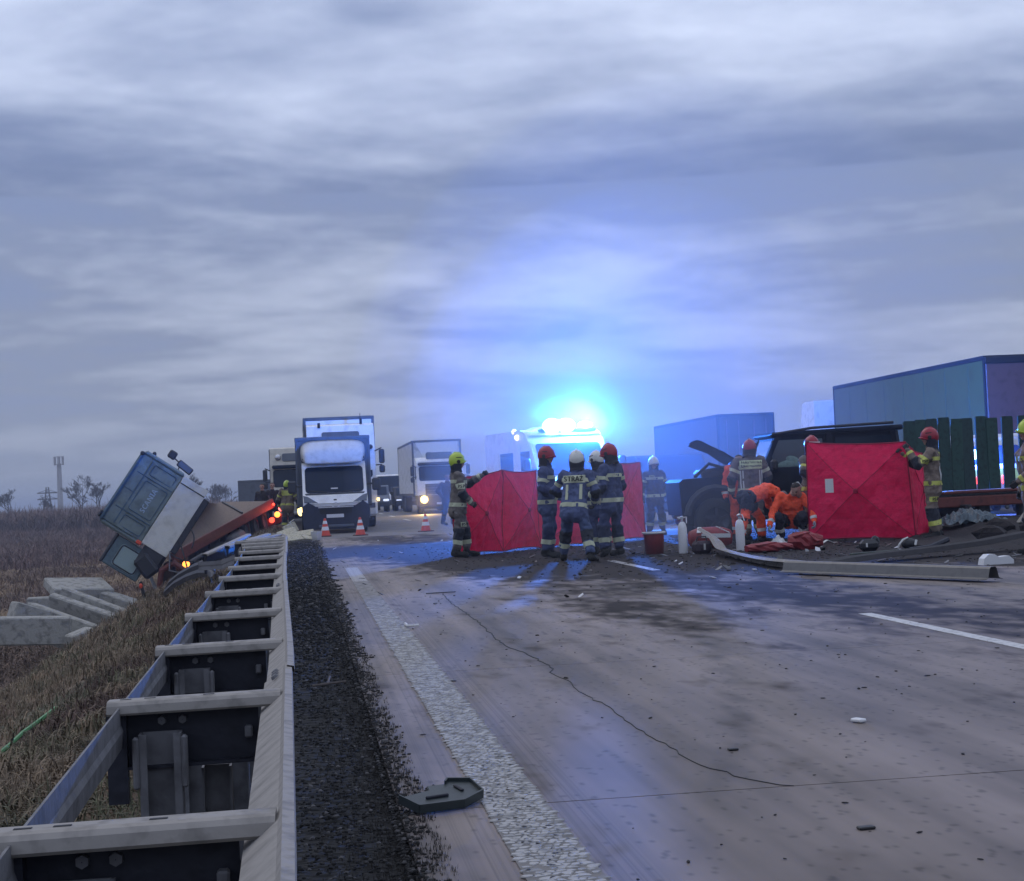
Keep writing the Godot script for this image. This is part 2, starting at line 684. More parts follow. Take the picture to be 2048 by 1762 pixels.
func band_of(f: Field, p: Vector3, axis: Vector3, width: float, rmax: float, out: float, arc := [0.0, TAU], mb: MB = null, n := 22) -> MB:
	# a strip of cloth that follows the body: found by walking inwards onto the field
	if mb == null: mb = MB.new()
	axis = axis.normalized()
	var x := axis.cross(Vector3(0, 0, -1) if absf(axis.z) < 0.8 else Vector3.UP).normalized()
	var y := axis.cross(x)
	var rows := []
	for s in [-0.5, 0.5]:
		var ring := []
		for i in n + 1:
			var t: float = lerpf(arc[0], arc[1], float(i) / n)
			var dir := x * cos(t) + y * sin(t)
			var c: Vector3 = p + axis * float(s) * width
			var r := 0.02
			# march outward from the limb's own axis until the surface is left
			while r < rmax:
				var d := f.at(c + dir * r)
				if d > -0.002: break
				r += maxf(-d * 0.7, 0.006)
			ring.append([c + dir * (r + out), c + dir * (r - 0.02)])
		rows.append(ring)
	for i in n:
		var a: Vector3 = rows[0][i][0]; var b: Vector3 = rows[0][i + 1][0]; var c: Vector3 = rows[1][i + 1][0]; var d: Vector3 = rows[1][i][0]
		mb.quad(a, b, c, d)
		mb.quad(d, c, rows[1][i + 1][1], rows[1][i][1])
		mb.quad(rows[0][i][1], rows[0][i + 1][1], b, a)
	return mb

# look: coat, legs, boots, glove, skin, hair, helmet (or null), kind ("fire", "medic", "plain"), visor
func person(called: String, label: String, at: Vector3, turn: float, size: float, pose: Dictionary, look: Dictionary, group := "") -> Node3D:
	var J := POSE.duplicate()
	J.merge(pose, true)
	var L := {"coat": Color(0.17, 0.14, 0.115), "legs": Color(0.16, 0.13, 0.105), "boots": Color(0.02, 0.02, 0.022), "glove": Color(0.03, 0.03, 0.035),
		"skin": Color(0.42, 0.26, 0.2), "hair": Color(0.03, 0.025, 0.02), "helmet": null, "kind": "fire", "dark": Color(0.025, 0.028, 0.04), "bulk": 1.0}
	L.merge(look, true)
	var o := thing(called, label, "person", at, turn, group)
	o.scale = Vector3(size, size, size)
	var f := Field.new()
	f.noise = mk_noise(int(at.x * 31.0 + at.z * 7.0) + 400, 7.0, 3)
	f.amp = 0.032 if L.kind != "plain" else 0.018
	var coat: Color = L.coat
	var legs: Color = L.legs
	var dark: Color = L.dark
	var k: float = L.bulk
	var hip: Vector3 = J.hip; var chest: Vector3 = J.chest; var neck: Vector3 = J.neck
	var across: Vector3 = (J.sr - J.sl).normalized()
	var hx: Vector3 = (across - Vector3.UP * across.y * 0.6).normalized()
	if L.has("hipx"): hx = L.hipx
	# trunk
	for s in [-1.0, 1.0]:
		var sh: Vector3 = J.sl if s < 0 else J.sr
		f.bone(hip + hx * s * 0.075 * k, chest + across * s * 0.085 * k, 0.122 * k, 0.125 * k, coat)
		f.bone(chest + across * s * 0.08, sh - across * s * 0.03, 0.115 * k, 0.085 * k, dark if L.kind == "fire" and L.get("yoke", false) else coat)
		if L.kind != "medic":
			f.bone(hip + hx * s * 0.09 * k, hip + hx * s * 0.085 * k + (hip - chest).normalized() * 0.15, 0.13 * k, 0.138 * k, coat)
	f.bone(chest, neck, 0.12 * k, 0.075, coat)
	f.bone(neck, neck.lerp(J.head, 0.55), 0.072, 0.062, dark if L.kind == "fire" else L.skin)
	if L.has("seat"):
		for s in [-1.0, 1.0]:
			var kn: Vector3 = J.kl if s < 0 else J.kr
			f.bone(hip + hx * s * 0.09, (hip + hx * s * 0.095).lerp(kn, 0.45), 0.14, 0.118, L.seat)
	# limbs
	for s in ["l", "r"]:
		var sh: Vector3 = J["s" + s]; var el: Vector3 = J["e" + s]; var wr: Vector3 = J["w" + s]
		var kn: Vector3 = J["k" + s]; var an: Vector3 = J["a" + s]; var to: Vector3 = J["t" + s]
		var hp: Vector3 = hip + hx * (-0.095 if s == "l" else 0.095)
		f.bone(sh, el, 0.076 * k, 0.064 * k, coat)
		f.bone(el, wr, 0.064 * k, 0.05 * k, coat)
		f.bone(hp, kn, 0.105 * k, 0.082 * k, legs)
		f.bone(kn, an + (kn - an).normalized() * 0.1, 0.08 * k, 0.078 * k, legs)
		f.bone(an + (kn - an).normalized() * 0.12, an, 0.062, 0.052, L.boots)
		f.bone(an - Vector3(0, 0.035, 0) + (an - to).normalized() * 0.04, to, 0.05, 0.045, L.boots)
		if L.kind == "fire":   # darker knee and elbow guards
			f.bone(kn + (an - kn).normalized() * 0.02, kn + (an - kn).normalized() * 0.16, 0.087 * k, 0.086 * k, dark)
			f.bone(el, el.lerp(wr, 0.35), 0.0665 * k, 0.062 * k, dark)
	var s := nets(f, 0.021)
	# hands
	for sd in ["l", "r"]:
		var el: Vector3 = J["e" + sd]; var wr: Vector3 = J["w" + sd]
		var dir: Vector3 = J.get("h" + sd, (wr - el).normalized())
		var palm: Vector3 = J.get("p" + sd, across * (1.0 if sd == "l" else -1.0))
		var bs := frame(-dir, palm)
		if sd == "r": bs = bs * Basis.from_scale(Vector3(-1, 1, 1))
		join(s, hand_surface(J.curl, L.glove), Transform3D(bs, wr - dir * 0.0))
	# head
	var lk: Vector3 = J.look.normalized()
	var up: Vector3 = J.get("headup", Vector3.UP)
	var hb := Basis.looking_at(lk, up)
	join(s, head_surface(L.hair, L.skin), Transform3D(hb, J.head))
	put("body", as_mesh(s), M.cloth, o)
	if L.helmet != null:
		var t := Transform3D(hb, J.head)
		var col: StandardMaterial3D = L.helmet
		var h := MB.new().at(t).smooth()
		h.ball(Vector3(0, 0.015, 0.015), Vector3(0.122, 0.15, 0.148), 20, 12, Basis(Vector3.RIGHT, 0.22), 0.36, 1.0)
		h.tube([Vector3(-0.118, -0.03, -0.03), Vector3(-0.1, -0.005, -0.105), Vector3(0, 0.012, -0.152), Vector3(0.1, -0.005, -0.105), Vector3(0.118, -0.03, -0.03)], 0.012, 6)
		h.tube([Vector3(0, 0.09, -0.115), Vector3(0, 0.155, -0.03), Vector3(0, 0.162, 0.05), Vector3(0, 0.1, 0.145)], [0.008, 0.018, 0.018, 0.008], 6)
		var hm := put("helmet", h, col, o)
		for sg in [-1.0, 1.0]:
			var d := MB.new().at(t)
			d.lathe([Vector2(0.001, 0.012), Vector2(0.03, 0.01), Vector2(0.034, 0)], 12, Vector3(sg * 0.118, 0.0, 0.01), Basis(Vector3.BACK, -sg * PI / 2))
			put("helmet_disc", d, M.black, hm)
			put("helmet_rail", MB.new().at(t).box(Vector3(sg * 0.108, 0.075, 0.0), Vector3(0.02, 0.014, 0.1), 0.004), M.black, hm)
		if L.get("visor", true):
			var v := MB.new().at(t).smooth()
			v.sheet(10, 4, func(a: float, b: float) -> Vector3:
				var th := lerpf(-1.15, 1.15, a)
				return Vector3(sin(th) * 0.125, lerpf(0.015, 0.07, b), -cos(th) * lerpf(0.15, 0.142, b) + 0.004), 0.004)
			put("visor", v, L.get("visor_mat", M.smoked), hm)
		var c := MB.new().at(t).smooth()
		var cr := [Vector2(0.115, -0.03), Vector2(0.112, -0.09), Vector2(0.105, -0.14), Vector2(0.12, -0.185)]
		c.sheet(14, 3, func(a: float, b: float) -> Vector3:
			var th := lerpf(-2.1, 2.1, a)
			var q: Vector2 = cr[int(round(b * 3.0))]
			return Vector3(sin(th) * q.x, q.y, cos(th) * q.x + 0.015), 0.008)
		if L.get("cape", true): put("neck_guard", c, M.navy_cloth, o)
	if L.kind == "fire":
		var y: StandardMaterial3D = L.get("stripe", M.lime_stripe)
		var ax := (chest - hip).normalized()
		put("reflective_stripe", band_of(f, hip - ax * 0.03, ax, 0.07, 0.4, 0.007), y, o)
		put("reflective_stripe", band_of(f, chest - ax * 0.02, ax, 0.06, 0.24, 0.007, [0, TAU]), y, o)
		for sd in ["l", "r"]:
			var sh: Vector3 = J["s" + sd]; var el: Vector3 = J["e" + sd]; var wr: Vector3 = J["w" + sd]
			var kn: Vector3 = J["k" + sd]; var an: Vector3 = J["a" + sd]
			put("reflective_stripe", band_of(f, sh.lerp(el, 0.55), el - sh, 0.055, 0.13, 0.006), y, o)
			put("reflective_stripe", band_of(f, el.lerp(wr, 0.8), wr - el, 0.05, 0.11, 0.006), y, o)
			put("reflective_stripe", band_of(f, an.lerp(kn, 0.42), kn - an, 0.075, 0.15, 0.006), y, o)
	elif L.kind == "medic":
		for sd in ["l", "r"]:
			var kn: Vector3 = J["k" + sd]; var an: Vector3 = J["a" + sd]; var el: Vector3 = J["e" + sd]; var wr: Vector3 = J["w" + sd]
			put("reflective_stripe", band_of(f, an.lerp(kn, 0.4), kn - an, 0.06, 0.15, 0.006), M.silver_stripe, o)
			put("reflective_stripe", band_of(f, el.lerp(wr, 0.75), wr - el, 0.05, 0.11, 0.006), M.silver_stripe, o)
	o.set_meta("field", f)
	return o

# a flat badge laid on the body at p facing n; lettering sits 3 mm proud of it
func badge(o: Node3D, called: String, p: Vector3, n: Vector3, w: float, h: float, m: Material, text := "", ink: Material = null, up := Vector3.UP) -> void:
	var f: Field = o.get_meta("field")
	n = n.normalized()
	var x := up.cross(n).normalized()
	var y := n.cross(x)
	var nu := 8
	var nv := 3
	var grid := []
	for j in nv + 1:
		for i in nu + 1:
			var q := p + x * (float(i) / nu - 0.5) * w + y * (float(j) / nv - 0.5) * h + n * 0.25
			for k in 14:
				var d := f.at(q)
				if d < 0.004: break
				q -= n * d * 0.8
				if (q - p).dot(n) < -0.08: break
			grid.append(q + n * 0.008)
	var mb := MB.new().smooth()
	for j in nv:
		for i in nu:
			var a: Vector3 = grid[j * (nu + 1) + i]; var b: Vector3 = grid[j * (nu + 1) + i + 1]
			var c: Vector3 = grid[(j + 1) * (nu + 1) + i + 1]; var d: Vector3 = grid[(j + 1) * (nu + 1) + i]
			mb.quad(a, b, c, d)
			mb.quad(a - n * 0.004, d - n * 0.004, c - n * 0.004, b - n * 0.004)
	var pn := put(called, mb, m, o)
	if text:
		var far := 0.0
		for q in grid: far = maxf(far, (q - p).dot(n))
		var lines := text.split("|")
		for i in lines.size():
			var cell := h / (lines.size() + 0.25)
			letters(pn, lines[i], p + n * (far + 0.004) + y * ((lines.size() - 1) * 0.5 - i) * cell, Basis(x, y, n), cell * 0.85, w * 0.92, ink)

func letters(parent: Node, text: String, c: Vector3, bas: Basis, h: float, wmax: float, m: Material, called := "lettering") -> MeshInstance3D:
	var t := TextMesh.new()
	var sf := SystemFont.new()
	sf.font_names = PackedStringArray(["Droid Sans"])
	sf.font_weight = 700
	t.font = sf
	t.text = text
	t.font_size = 32
	t.pixel_size = h / 24.0
	t.depth = 0.003
	var bb := t.get_aabb()
	if bb.size.x > wmax and bb.size.x > 0.0:
		t.pixel_size *= wmax / bb.size.x
	var o := MeshInstance3D.new()
	o.mesh = t
	o.material_override = m
	o.name = called
	o.transform = Transform3D(bas, c)
	parent.add_child(o, true)
	return o

# ---------------------------------------------------------------- the setting
var rng := RandomNumberGenerator.new()
var nz_g: FastNoiseLite

func make_materials() -> void:
	nz_g = mk_noise(77, 0.25, 4)
	var vc := mat(Color.WHITE, 0.85)
	vc.vertex_color_use_as_albedo = true
	M.cloth = vc.duplicate()
	M.cloth.albedo_texture = noise_tex(9, 0.02, [[0.2, gray(0.72)], [0.5, gray(0.95)], [0.8, gray(1.0)]])
	M.cloth.uv1_triplanar = true
	M.cloth.uv1_scale = Vector3(1.6, 1.6, 1.6)
	M.cloth.normal_enabled = true
	M.cloth.normal_texture = noise_tex(60, 0.012, [], 512, 4, FastNoiseLite.TYPE_SIMPLEX_SMOOTH, 8.0)
	M.cloth.normal_scale = 0.9
	M.plant = vc
	M.black = mat(Color(0.012, 0.012, 0.014), 0.5)
	M.rubber = worn(Color(0.022, 0.022, 0.023), 0.7, 1.5, 2.0, 0.9)
	M.navy_cloth = mat(Color(0.02, 0.022, 0.035), 0.9)
	M.smoked = mat(Color(0.03, 0.035, 0.045), 0.12)
	M.lime_stripe = mat(Color(0.50, 0.52, 0.10), 0.5)
	M.silver_stripe = mat(Color(0.55, 0.56, 0.55), 0.4)
	M.pale_lime = mat(Color(0.60, 0.66, 0.36), 0.5)
	M.helmet_lime = mat(Color(0.42, 0.55, 0.05), 0.3)
	M.helmet_red = mat(Color(0.30, 0.008, 0.024), 0.28)
	M.helmet_white = worn(Color(0.66, 0.66, 0.6), 0.8, 1.0, 1.5, 0.35)
	M.white_paint = worn(Color(0.80, 0.79, 0.77), 0.8, 1.05, 0.35, 0.35, 0.0, 0.0, 14)
	M.dirty_white = worn(Color(0.55, 0.54, 0.52), 0.6, 1.15, 0.3, 0.5, 0.0, 0.0, 15)
	M.cream_paint = worn(Color(0.52, 0.49, 0.42), 0.75, 1.1, 0.35, 0.4)
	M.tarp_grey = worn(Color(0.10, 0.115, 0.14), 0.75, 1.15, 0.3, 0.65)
	M.glass = mat(Color(0.010, 0.018, 0.034), 0.08)
	M.glass.metallic_specular = 0.3
	M.pane = mat(Color(0.3, 0.36, 0.36, 0.3), 0.05)
	M.pane.transparency = BaseMaterial3D.TRANSPARENCY_ALPHA
	M.plastic = worn(Color(0.03, 0.032, 0.036), 0.7, 1.5, 0.8, 0.6)
	M.chrome = mat(Color(0.55, 0.56, 0.58), 0.25, 0.9)
	M.lens = mat(Color(0.12, 0.135, 0.16), 0.12)
	M.zinc = worn(Color(0.265, 0.245, 0.222), 0.58, 1.14, 2.0, 0.75, 0.0, 0.15, 31)
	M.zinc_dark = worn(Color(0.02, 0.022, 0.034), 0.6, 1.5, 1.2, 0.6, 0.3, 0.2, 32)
	M.zinc_mid = worn(Color(0.14, 0.14, 0.15), 0.6, 1.4, 1.2, 0.65, 0.0, 0.2, 33)
	M.steel_dark = worn(Color(0.03, 0.03, 0.035), 0.5, 1.8, 0.8, 0.6, 0.3)
	M.rust_red = worn(Color(0.135, 0.028, 0.018), 0.5, 1.4, 0.7, 0.6)
	M.red_bag = worn(Color(0.24, 0.018, 0.022), 0.6, 1.25, 2.0, 0.55, 0.0, 0.4)
	M.screen_red = worn(Color(0.80, 0.004, 0.085), 0.8, 1.06, 1.4, 0.7, 0.0, 0.7, 44)
	M.screen_red.backlight_enabled = true
	M.screen_red.backlight = Color(0.5, 0.02, 0.1)
	M.orange = mat(Color(0.75, 0.10, 0.025), 0.7)
	M.cone_red = mat(Color(0.62, 0.06, 0.02), 0.45)
	M.cone_white = mat(Color(0.7, 0.7, 0.68), 0.4)
	M.concrete = worn(Color(0.31, 0.30, 0.265), 0.6, 1.15, 0.6, 0.9, 0.0, 0.5, 51)
	M.soil = worn(Color(0.013, 0.009, 0.010), 0.4, 2.2, 1.6, 0.95, 0.0, 1.0, 52)
	M.foil = worn(Color(0.07, 0.105, 0.125), 0.35, 1.6, 2.5, 0.35, 0.0, 0.8, 53)
	M.paper = mat(Color(0.62, 0.62, 0.6), 0.8)
	M.ink = mat(Color(0.01, 0.012, 0.015), 0.8)
	M.white_plastic = mat(Color(0.66, 0.66, 0.66), 0.4)
	M.blue_steel = worn(Color(0.135, 0.175, 0.165), 0.72, 1.12, 0.5, 0.5, 0.0, 0.0, 54)
	M.ply = worn(Color(0.56, 0.55, 0.49), 0.8, 1.06, 0.35, 0.8, 0.0, 0.2, 55)
	M.bed_wood = worn(Color(0.17, 0.125, 0.095), 0.65, 1.25, 0.8, 0.85, 0.0, 0.3, 56)
	M.bark = worn(Color(0.055, 0.045, 0.042), 0.6, 1.4, 3.0, 0.95)

func ground_y(x: float, z: float) -> float:
	var y := -0.04
	if x < -1.25:
		var t := clampf((-1.25 - x) / 5.9, 0.0, 1.0)
		y = lerpf(-0.04, -3.3, t * (0.75 + 0.25 * t))
		y += nz_g.get_noise_2d(x * 2.2, z * 2.2) * 0.12 * smoothf(-1.4, -3.0, x)
		if x < -7.0:
			y += nz_g.get_noise_2d(x * 0.12, z * 0.12) * 0.5 * smoothf(-7.0, -20.0, x)
	return y

func make_ground() -> void:
	var xs := [-2500.0, -900.0, -400.0, -220.0, -130.0, -80.0, -52.0, -36.0, -26.0, -19.0, -15.0, -12.5, -10.8, -9.4]
	for i in 26: xs.append(-8.4 + i * 0.3)
	xs.append_array([-0.55, -0.2, 0.1, 0.5, 30.0, 60.0, 140.0, 400.0, 1200.0, 3000.0])
	var zs := [12.0, 6.0, 2.0, 0.0]
	var z := 0.0
	while z > -70.0:
		z -= 0.6
		zs.append(z)
	var st := 1.0
	while z > -4500.0:
		st *= 1.22
		z -= st
		zs.append(z)
	var s := SurfaceTool.new()
	s.begin(Mesh.PRIMITIVE_TRIANGLES)
	s.set_smooth_group(0)
	var add := func(x: float, zz: float) -> void:
		var n := nz_g.get_noise_2d(x * 0.9 + 50.0, zz * 0.9)
		var n2 := nz_g.get_noise_2d(x * 0.05 + 9.0, zz * 0.05)
		var straw := Color(0.19, 0.125, 0.078)
		var red := Color(0.125, 0.083, 0.056)
		var green := Color(0.082, 0.078, 0.045)
		var c := straw.lerp(green, smoothf(-0.15, 0.4, n))
		c = c.lerp(red, smoothf(-0.1, 0.25, n2) * smoothf(-9.0, -25.0, x))
		if x > -0.7: c = Color(0.011, 0.010, 0.011)
		s.set_color(c)
		s.set_uv(Vector2(x, zz) * 0.25)
		s.add_vertex(Vector3(x, ground_y(x, zz), zz))
	for j in zs.size() - 1:
		for i in xs.size() - 1:
			var x0: float = xs[i]; var x1: float = xs[i + 1]; var z0: float = zs[j]; var z1: float = zs[j + 1]
			add.call(x0, z0); add.call(x0, z1); add.call(x1, z1)
			add.call(x0, z0); add.call(x1, z1); add.call(x1, z0)
	s.generate_normals()
	var m := mat(Color.WHITE, 0.95)
	m.vertex_color_use_as_albedo = true
	m.albedo_texture = noise_tex(70, 0.03, [[0.1, gray(0.45)], [0.5, gray(0.9)], [0.9, gray(1.25)]], 1024, 6)
	m.normal_enabled = true
	m.normal_texture = noise_tex(71, 0.03, [], 1024, 5, FastNoiseLite.TYPE_SIMPLEX_SMOOTH, 10.0)
	kind(put("ground", s.commit(), m), "structure")

# ---- the motorway: concrete slabs with dirt, tyre marks and scrapes
const RX0 := 0.3
const RX1 := 14.3
const RZ := 48.0
var road_w := 896
var road_h := 1664
var road_px: PackedByteArray
var rough_px: PackedByteArray

func road_tone(x: float, z: float, n1: FastNoiseLite, n2: FastNoiseLite, n3: FastNoiseLite) -> Color:
	var base := Color(0.188, 0.154, 0.139)
	# long wear streaks along the lanes
	var streak := n2.get_noise_2d(x * 2.6, z * 0.10)
	var blot := n1.get_noise_2d(x * 0.7, z * 0.35)
	var v := 1.0 + streak * 0.5 + blot * 0.36
	# polished wheel paths
	for w in [1.75, 3.65, 5.9, 7.7]:
		v -= 0.26 * exp(-pow((x - w) / 0.3, 2.0))
	v += 0.16 * exp(-pow((x - 2.65 - 0.02 * z) / 0.22, 2.0))
	var c := base * v
	# soil thrown over the lanes round the crash
	var fine := n3.get_noise_2d(x * 3.2, z * 1.3)
	var mid := n1.get_noise_2d(x * 1.1 + 40.0, z * 0.55)
	var zone := smoothf(17.0, 25.0, -z + (x - 5.0) * 0.25) * smoothf(1.1, 3.4, x + (-z - 24.0) * 0.12) * (1.0 - smoothf(37.0, 43.0, -z))
	zone = maxf(zone, smoothf(30.0, 36.0, -z) * (1.0 - smoothf(37.5, 41.0, -z)) * 0.95)
	var tail := exp(-pow((x - 5.3 - (-z - 14.0) * -0.10) / 1.1, 2.0)) * smoothf(8.5, 15.0, -z) * 0.62
	tail = maxf(tail, 0.5 * exp(-pow((x - 3.2) / 0.7, 2.0)) * smoothf(10.0, 16.0, -z))
	var cover := maxf(zone, tail) * 1.55 + fine * 0.5 + mid * 0.55 - 0.2
	cover = smoothf(-0.05, 0.85, cover)
	var soil := Color(0.015, 0.012, 0.014)
	c = c.lerp(soil, cover * 0.92)
	# curved tyre marks dragged through the soil
	for q in [[4.2, 22.0, 0.022, 0.14], [5.6, 22.0, 0.02, 0.14], [2.2, 24.0, 0.012, 0.1], [6.4, 19.0, 0.035, 0.12], [3.4, 18.0, -0.014, 0.1]]:
		var dz: float = q[1] + z
		if dz > 0.0 and dz < 15.0:
			var dx: float = absf(x - (q[0] + q[2] * dz * dz))
			var mark := exp(-pow(dx / q[3], 2.0)) * smoothf(0.0, 2.5, dz) * (1.0 - smoothf(9.0, 15.0, dz)) * clampf(0.55 + fine * 1.1, 0.0, 1.0)
			c = c.lerp(soil, mark * 0.5)
	# the dusty strip beside the verge
	var edge := 1.0 - smoothf(0.3, 0.62, x + n3.get_noise_2d(x * 4.0, z * 2.0) * 0.12)
	c = c.lerp(Color(0.066, 0.053, 0.051), edge * 0.75)
	var grit := n3.get_noise_2d(x * 17.0, z * 9.0)
	if grit > 0.5: c = c * 0.5
	var smear := n3.get_noise_2d(x * 7.0 + 60.0, z * 1.1)
	if smear > 0.36: c = c.lerp(soil, smoothf(0.36, 0.6, smear) * 0.55 * smoothf(6.0, 14.0, -z))
	return Color(c.r, c.g, c.b, cover)

func make_road() -> void:
	var n1 := mk_noise(101, 1.0, 4)
	var n2 := mk_noise(102, 1.0, 4, 0.6)
	var n3 := mk_noise(103, 1.0, 3)
	road_px = PackedByteArray()
	road_px.resize(road_w * road_h * 3)
	rough_px = PackedByteArray()
	rough_px.resize(road_w * road_h)
	for j in road_h:
		var z := -(j + 0.5) / road_h * RZ
		for i in road_w:
			var c: Color = road_tone(lerpf(RX0, RX1, (i + 0.5) / road_w), z, n1, n2, n3)
			rough_px[j * road_w + i] = int(lerpf(150.0, 250.0, c.a))
			c = c.linear_to_srgb()
			var q := (j * road_w + i) * 3
			road_px[q] = int(clampf(c.r, 0, 1) * 255); road_px[q + 1] = int(clampf(c.g, 0, 1) * 255); road_px[q + 2] = int(clampf(c.b, 0, 1) * 255)
	var tex := ImageTexture.create_from_image(Image.create_from_data(road_w, road_h, false, Image.FORMAT_RGB8, road_px))
	var m := mat(Color.WHITE, 1.0)
	m.metallic_specular = 0.38
	m.roughness_texture = ImageTexture.create_from_image(Image.create_from_data(road_w, road_h, false, Image.FORMAT_L8, rough_px))
	m.roughness_texture_channel = BaseMaterial3D.TEXTURE_CHANNEL_RED
	m.albedo_texture = tex
	m.texture_repeat = false
	m.detail_enabled = true
	m.detail_blend_mode = BaseMaterial3D.BLEND_MODE_MUL
	m.detail_uv_layer = BaseMaterial3D.DETAIL_UV_2
	m.detail_albedo = noise_tex(110, 0.05, [[0.1, gray(0.62)], [0.5, gray(0.95)], [0.75, gray(1.0)]], 1024, 6)
	var base := worn(Color(0.14, 0.128, 0.126), 0.6, 1.25, 0.12, 0.75, 0.0, 0.2, 111, true)
	var root := Node3D.new()
	root.name = "road"
	add_child(root)
	kind(root, "structure")
	# under-layer, also what shows in the joints
	var sub := MB.new()
	sub.box(Vector3(15, -0.035, -1990), Vector3(29.2, 0.03, 4016))
	put("road_base", sub, mat(Color(0.02, 0.019, 0.02), 0.95), root)
	var rows := [6.0, -1.65, -6.65, -11.65, -16.65, -21.65, -26.65, -31.65, -36.65, -41.65, -48.0]
	var cols := [0.33, 4.83, 8.55, 14.3]
	for j in rows.size() - 1:
		for i in cols.size() - 1:
			var gap := 0.006 if j < 3 else 0.002
			var s := SurfaceTool.new()
			s.begin(Mesh.PRIMITIVE_TRIANGLES)
			s.set_smooth_group(-1)
			var x0: float = cols[i] + 0.001; var x1: float = cols[i + 1] - 0.001
			var z0: float = rows[j] - gap; var z1: float = rows[j + 1] + gap
			var top := [Vector3(x0, 0, z0), Vector3(x0, 0, z1), Vector3(x1, 0, z1), Vector3(x1, 0, z0)]
			var idx := [0, 1, 2, 0, 2, 3]
			for k in idx:
				var p: Vector3 = top[k]
				s.set_uv(Vector2((p.x - RX0) / (RX1 - RX0), clampf(-p.z / RZ, 0.0, 1.0)))
				s.set_uv2(Vector2(p.x, p.z) * 0.9)
				s.add_vertex(p)
			for k in 4:
				var a: Vector3 = top[k]; var b: Vector3 = top[(k + 1) % 4]
				var dn := Vector3(0, -0.018, 0)
				for p in [a, b + dn, b, a, a + dn, b + dn]:
					s.set_uv(Vector2((p.x - RX0) / (RX1 - RX0), clampf(-p.z / RZ, 0.0, 1.0)))
					s.set_uv2(Vector2(p.x, p.z) * 0.9)
					s.add_vertex(p)
			s.generate_normals()
			put("concrete_slab", s.commit(), m, root)
	var far := MB.new()
	far.box(Vector3(7.3, -0.0095, -1274.0), Vector3(13.94, 0.019, 2452.0))
	far.box(Vector3(21.8, -0.0095, -1247.0), Vector3(14.9, 0.019, 2506.0))
	put("far_carriageway", far, base, root)

func mark_strip(x0: float, x1: float, z0: float, z1: float, m: Material, called := "lane_marking", y := 0.004) -> void:
	var mb := MB.new()
	mb.box(Vector3((x0 + x1) / 2, y - 0.0015, (z0 + z1) / 2), Vector3(x1 - x0, 0.003, absf(z1 - z0)))
	kind(put(called, mb, m), "structure")

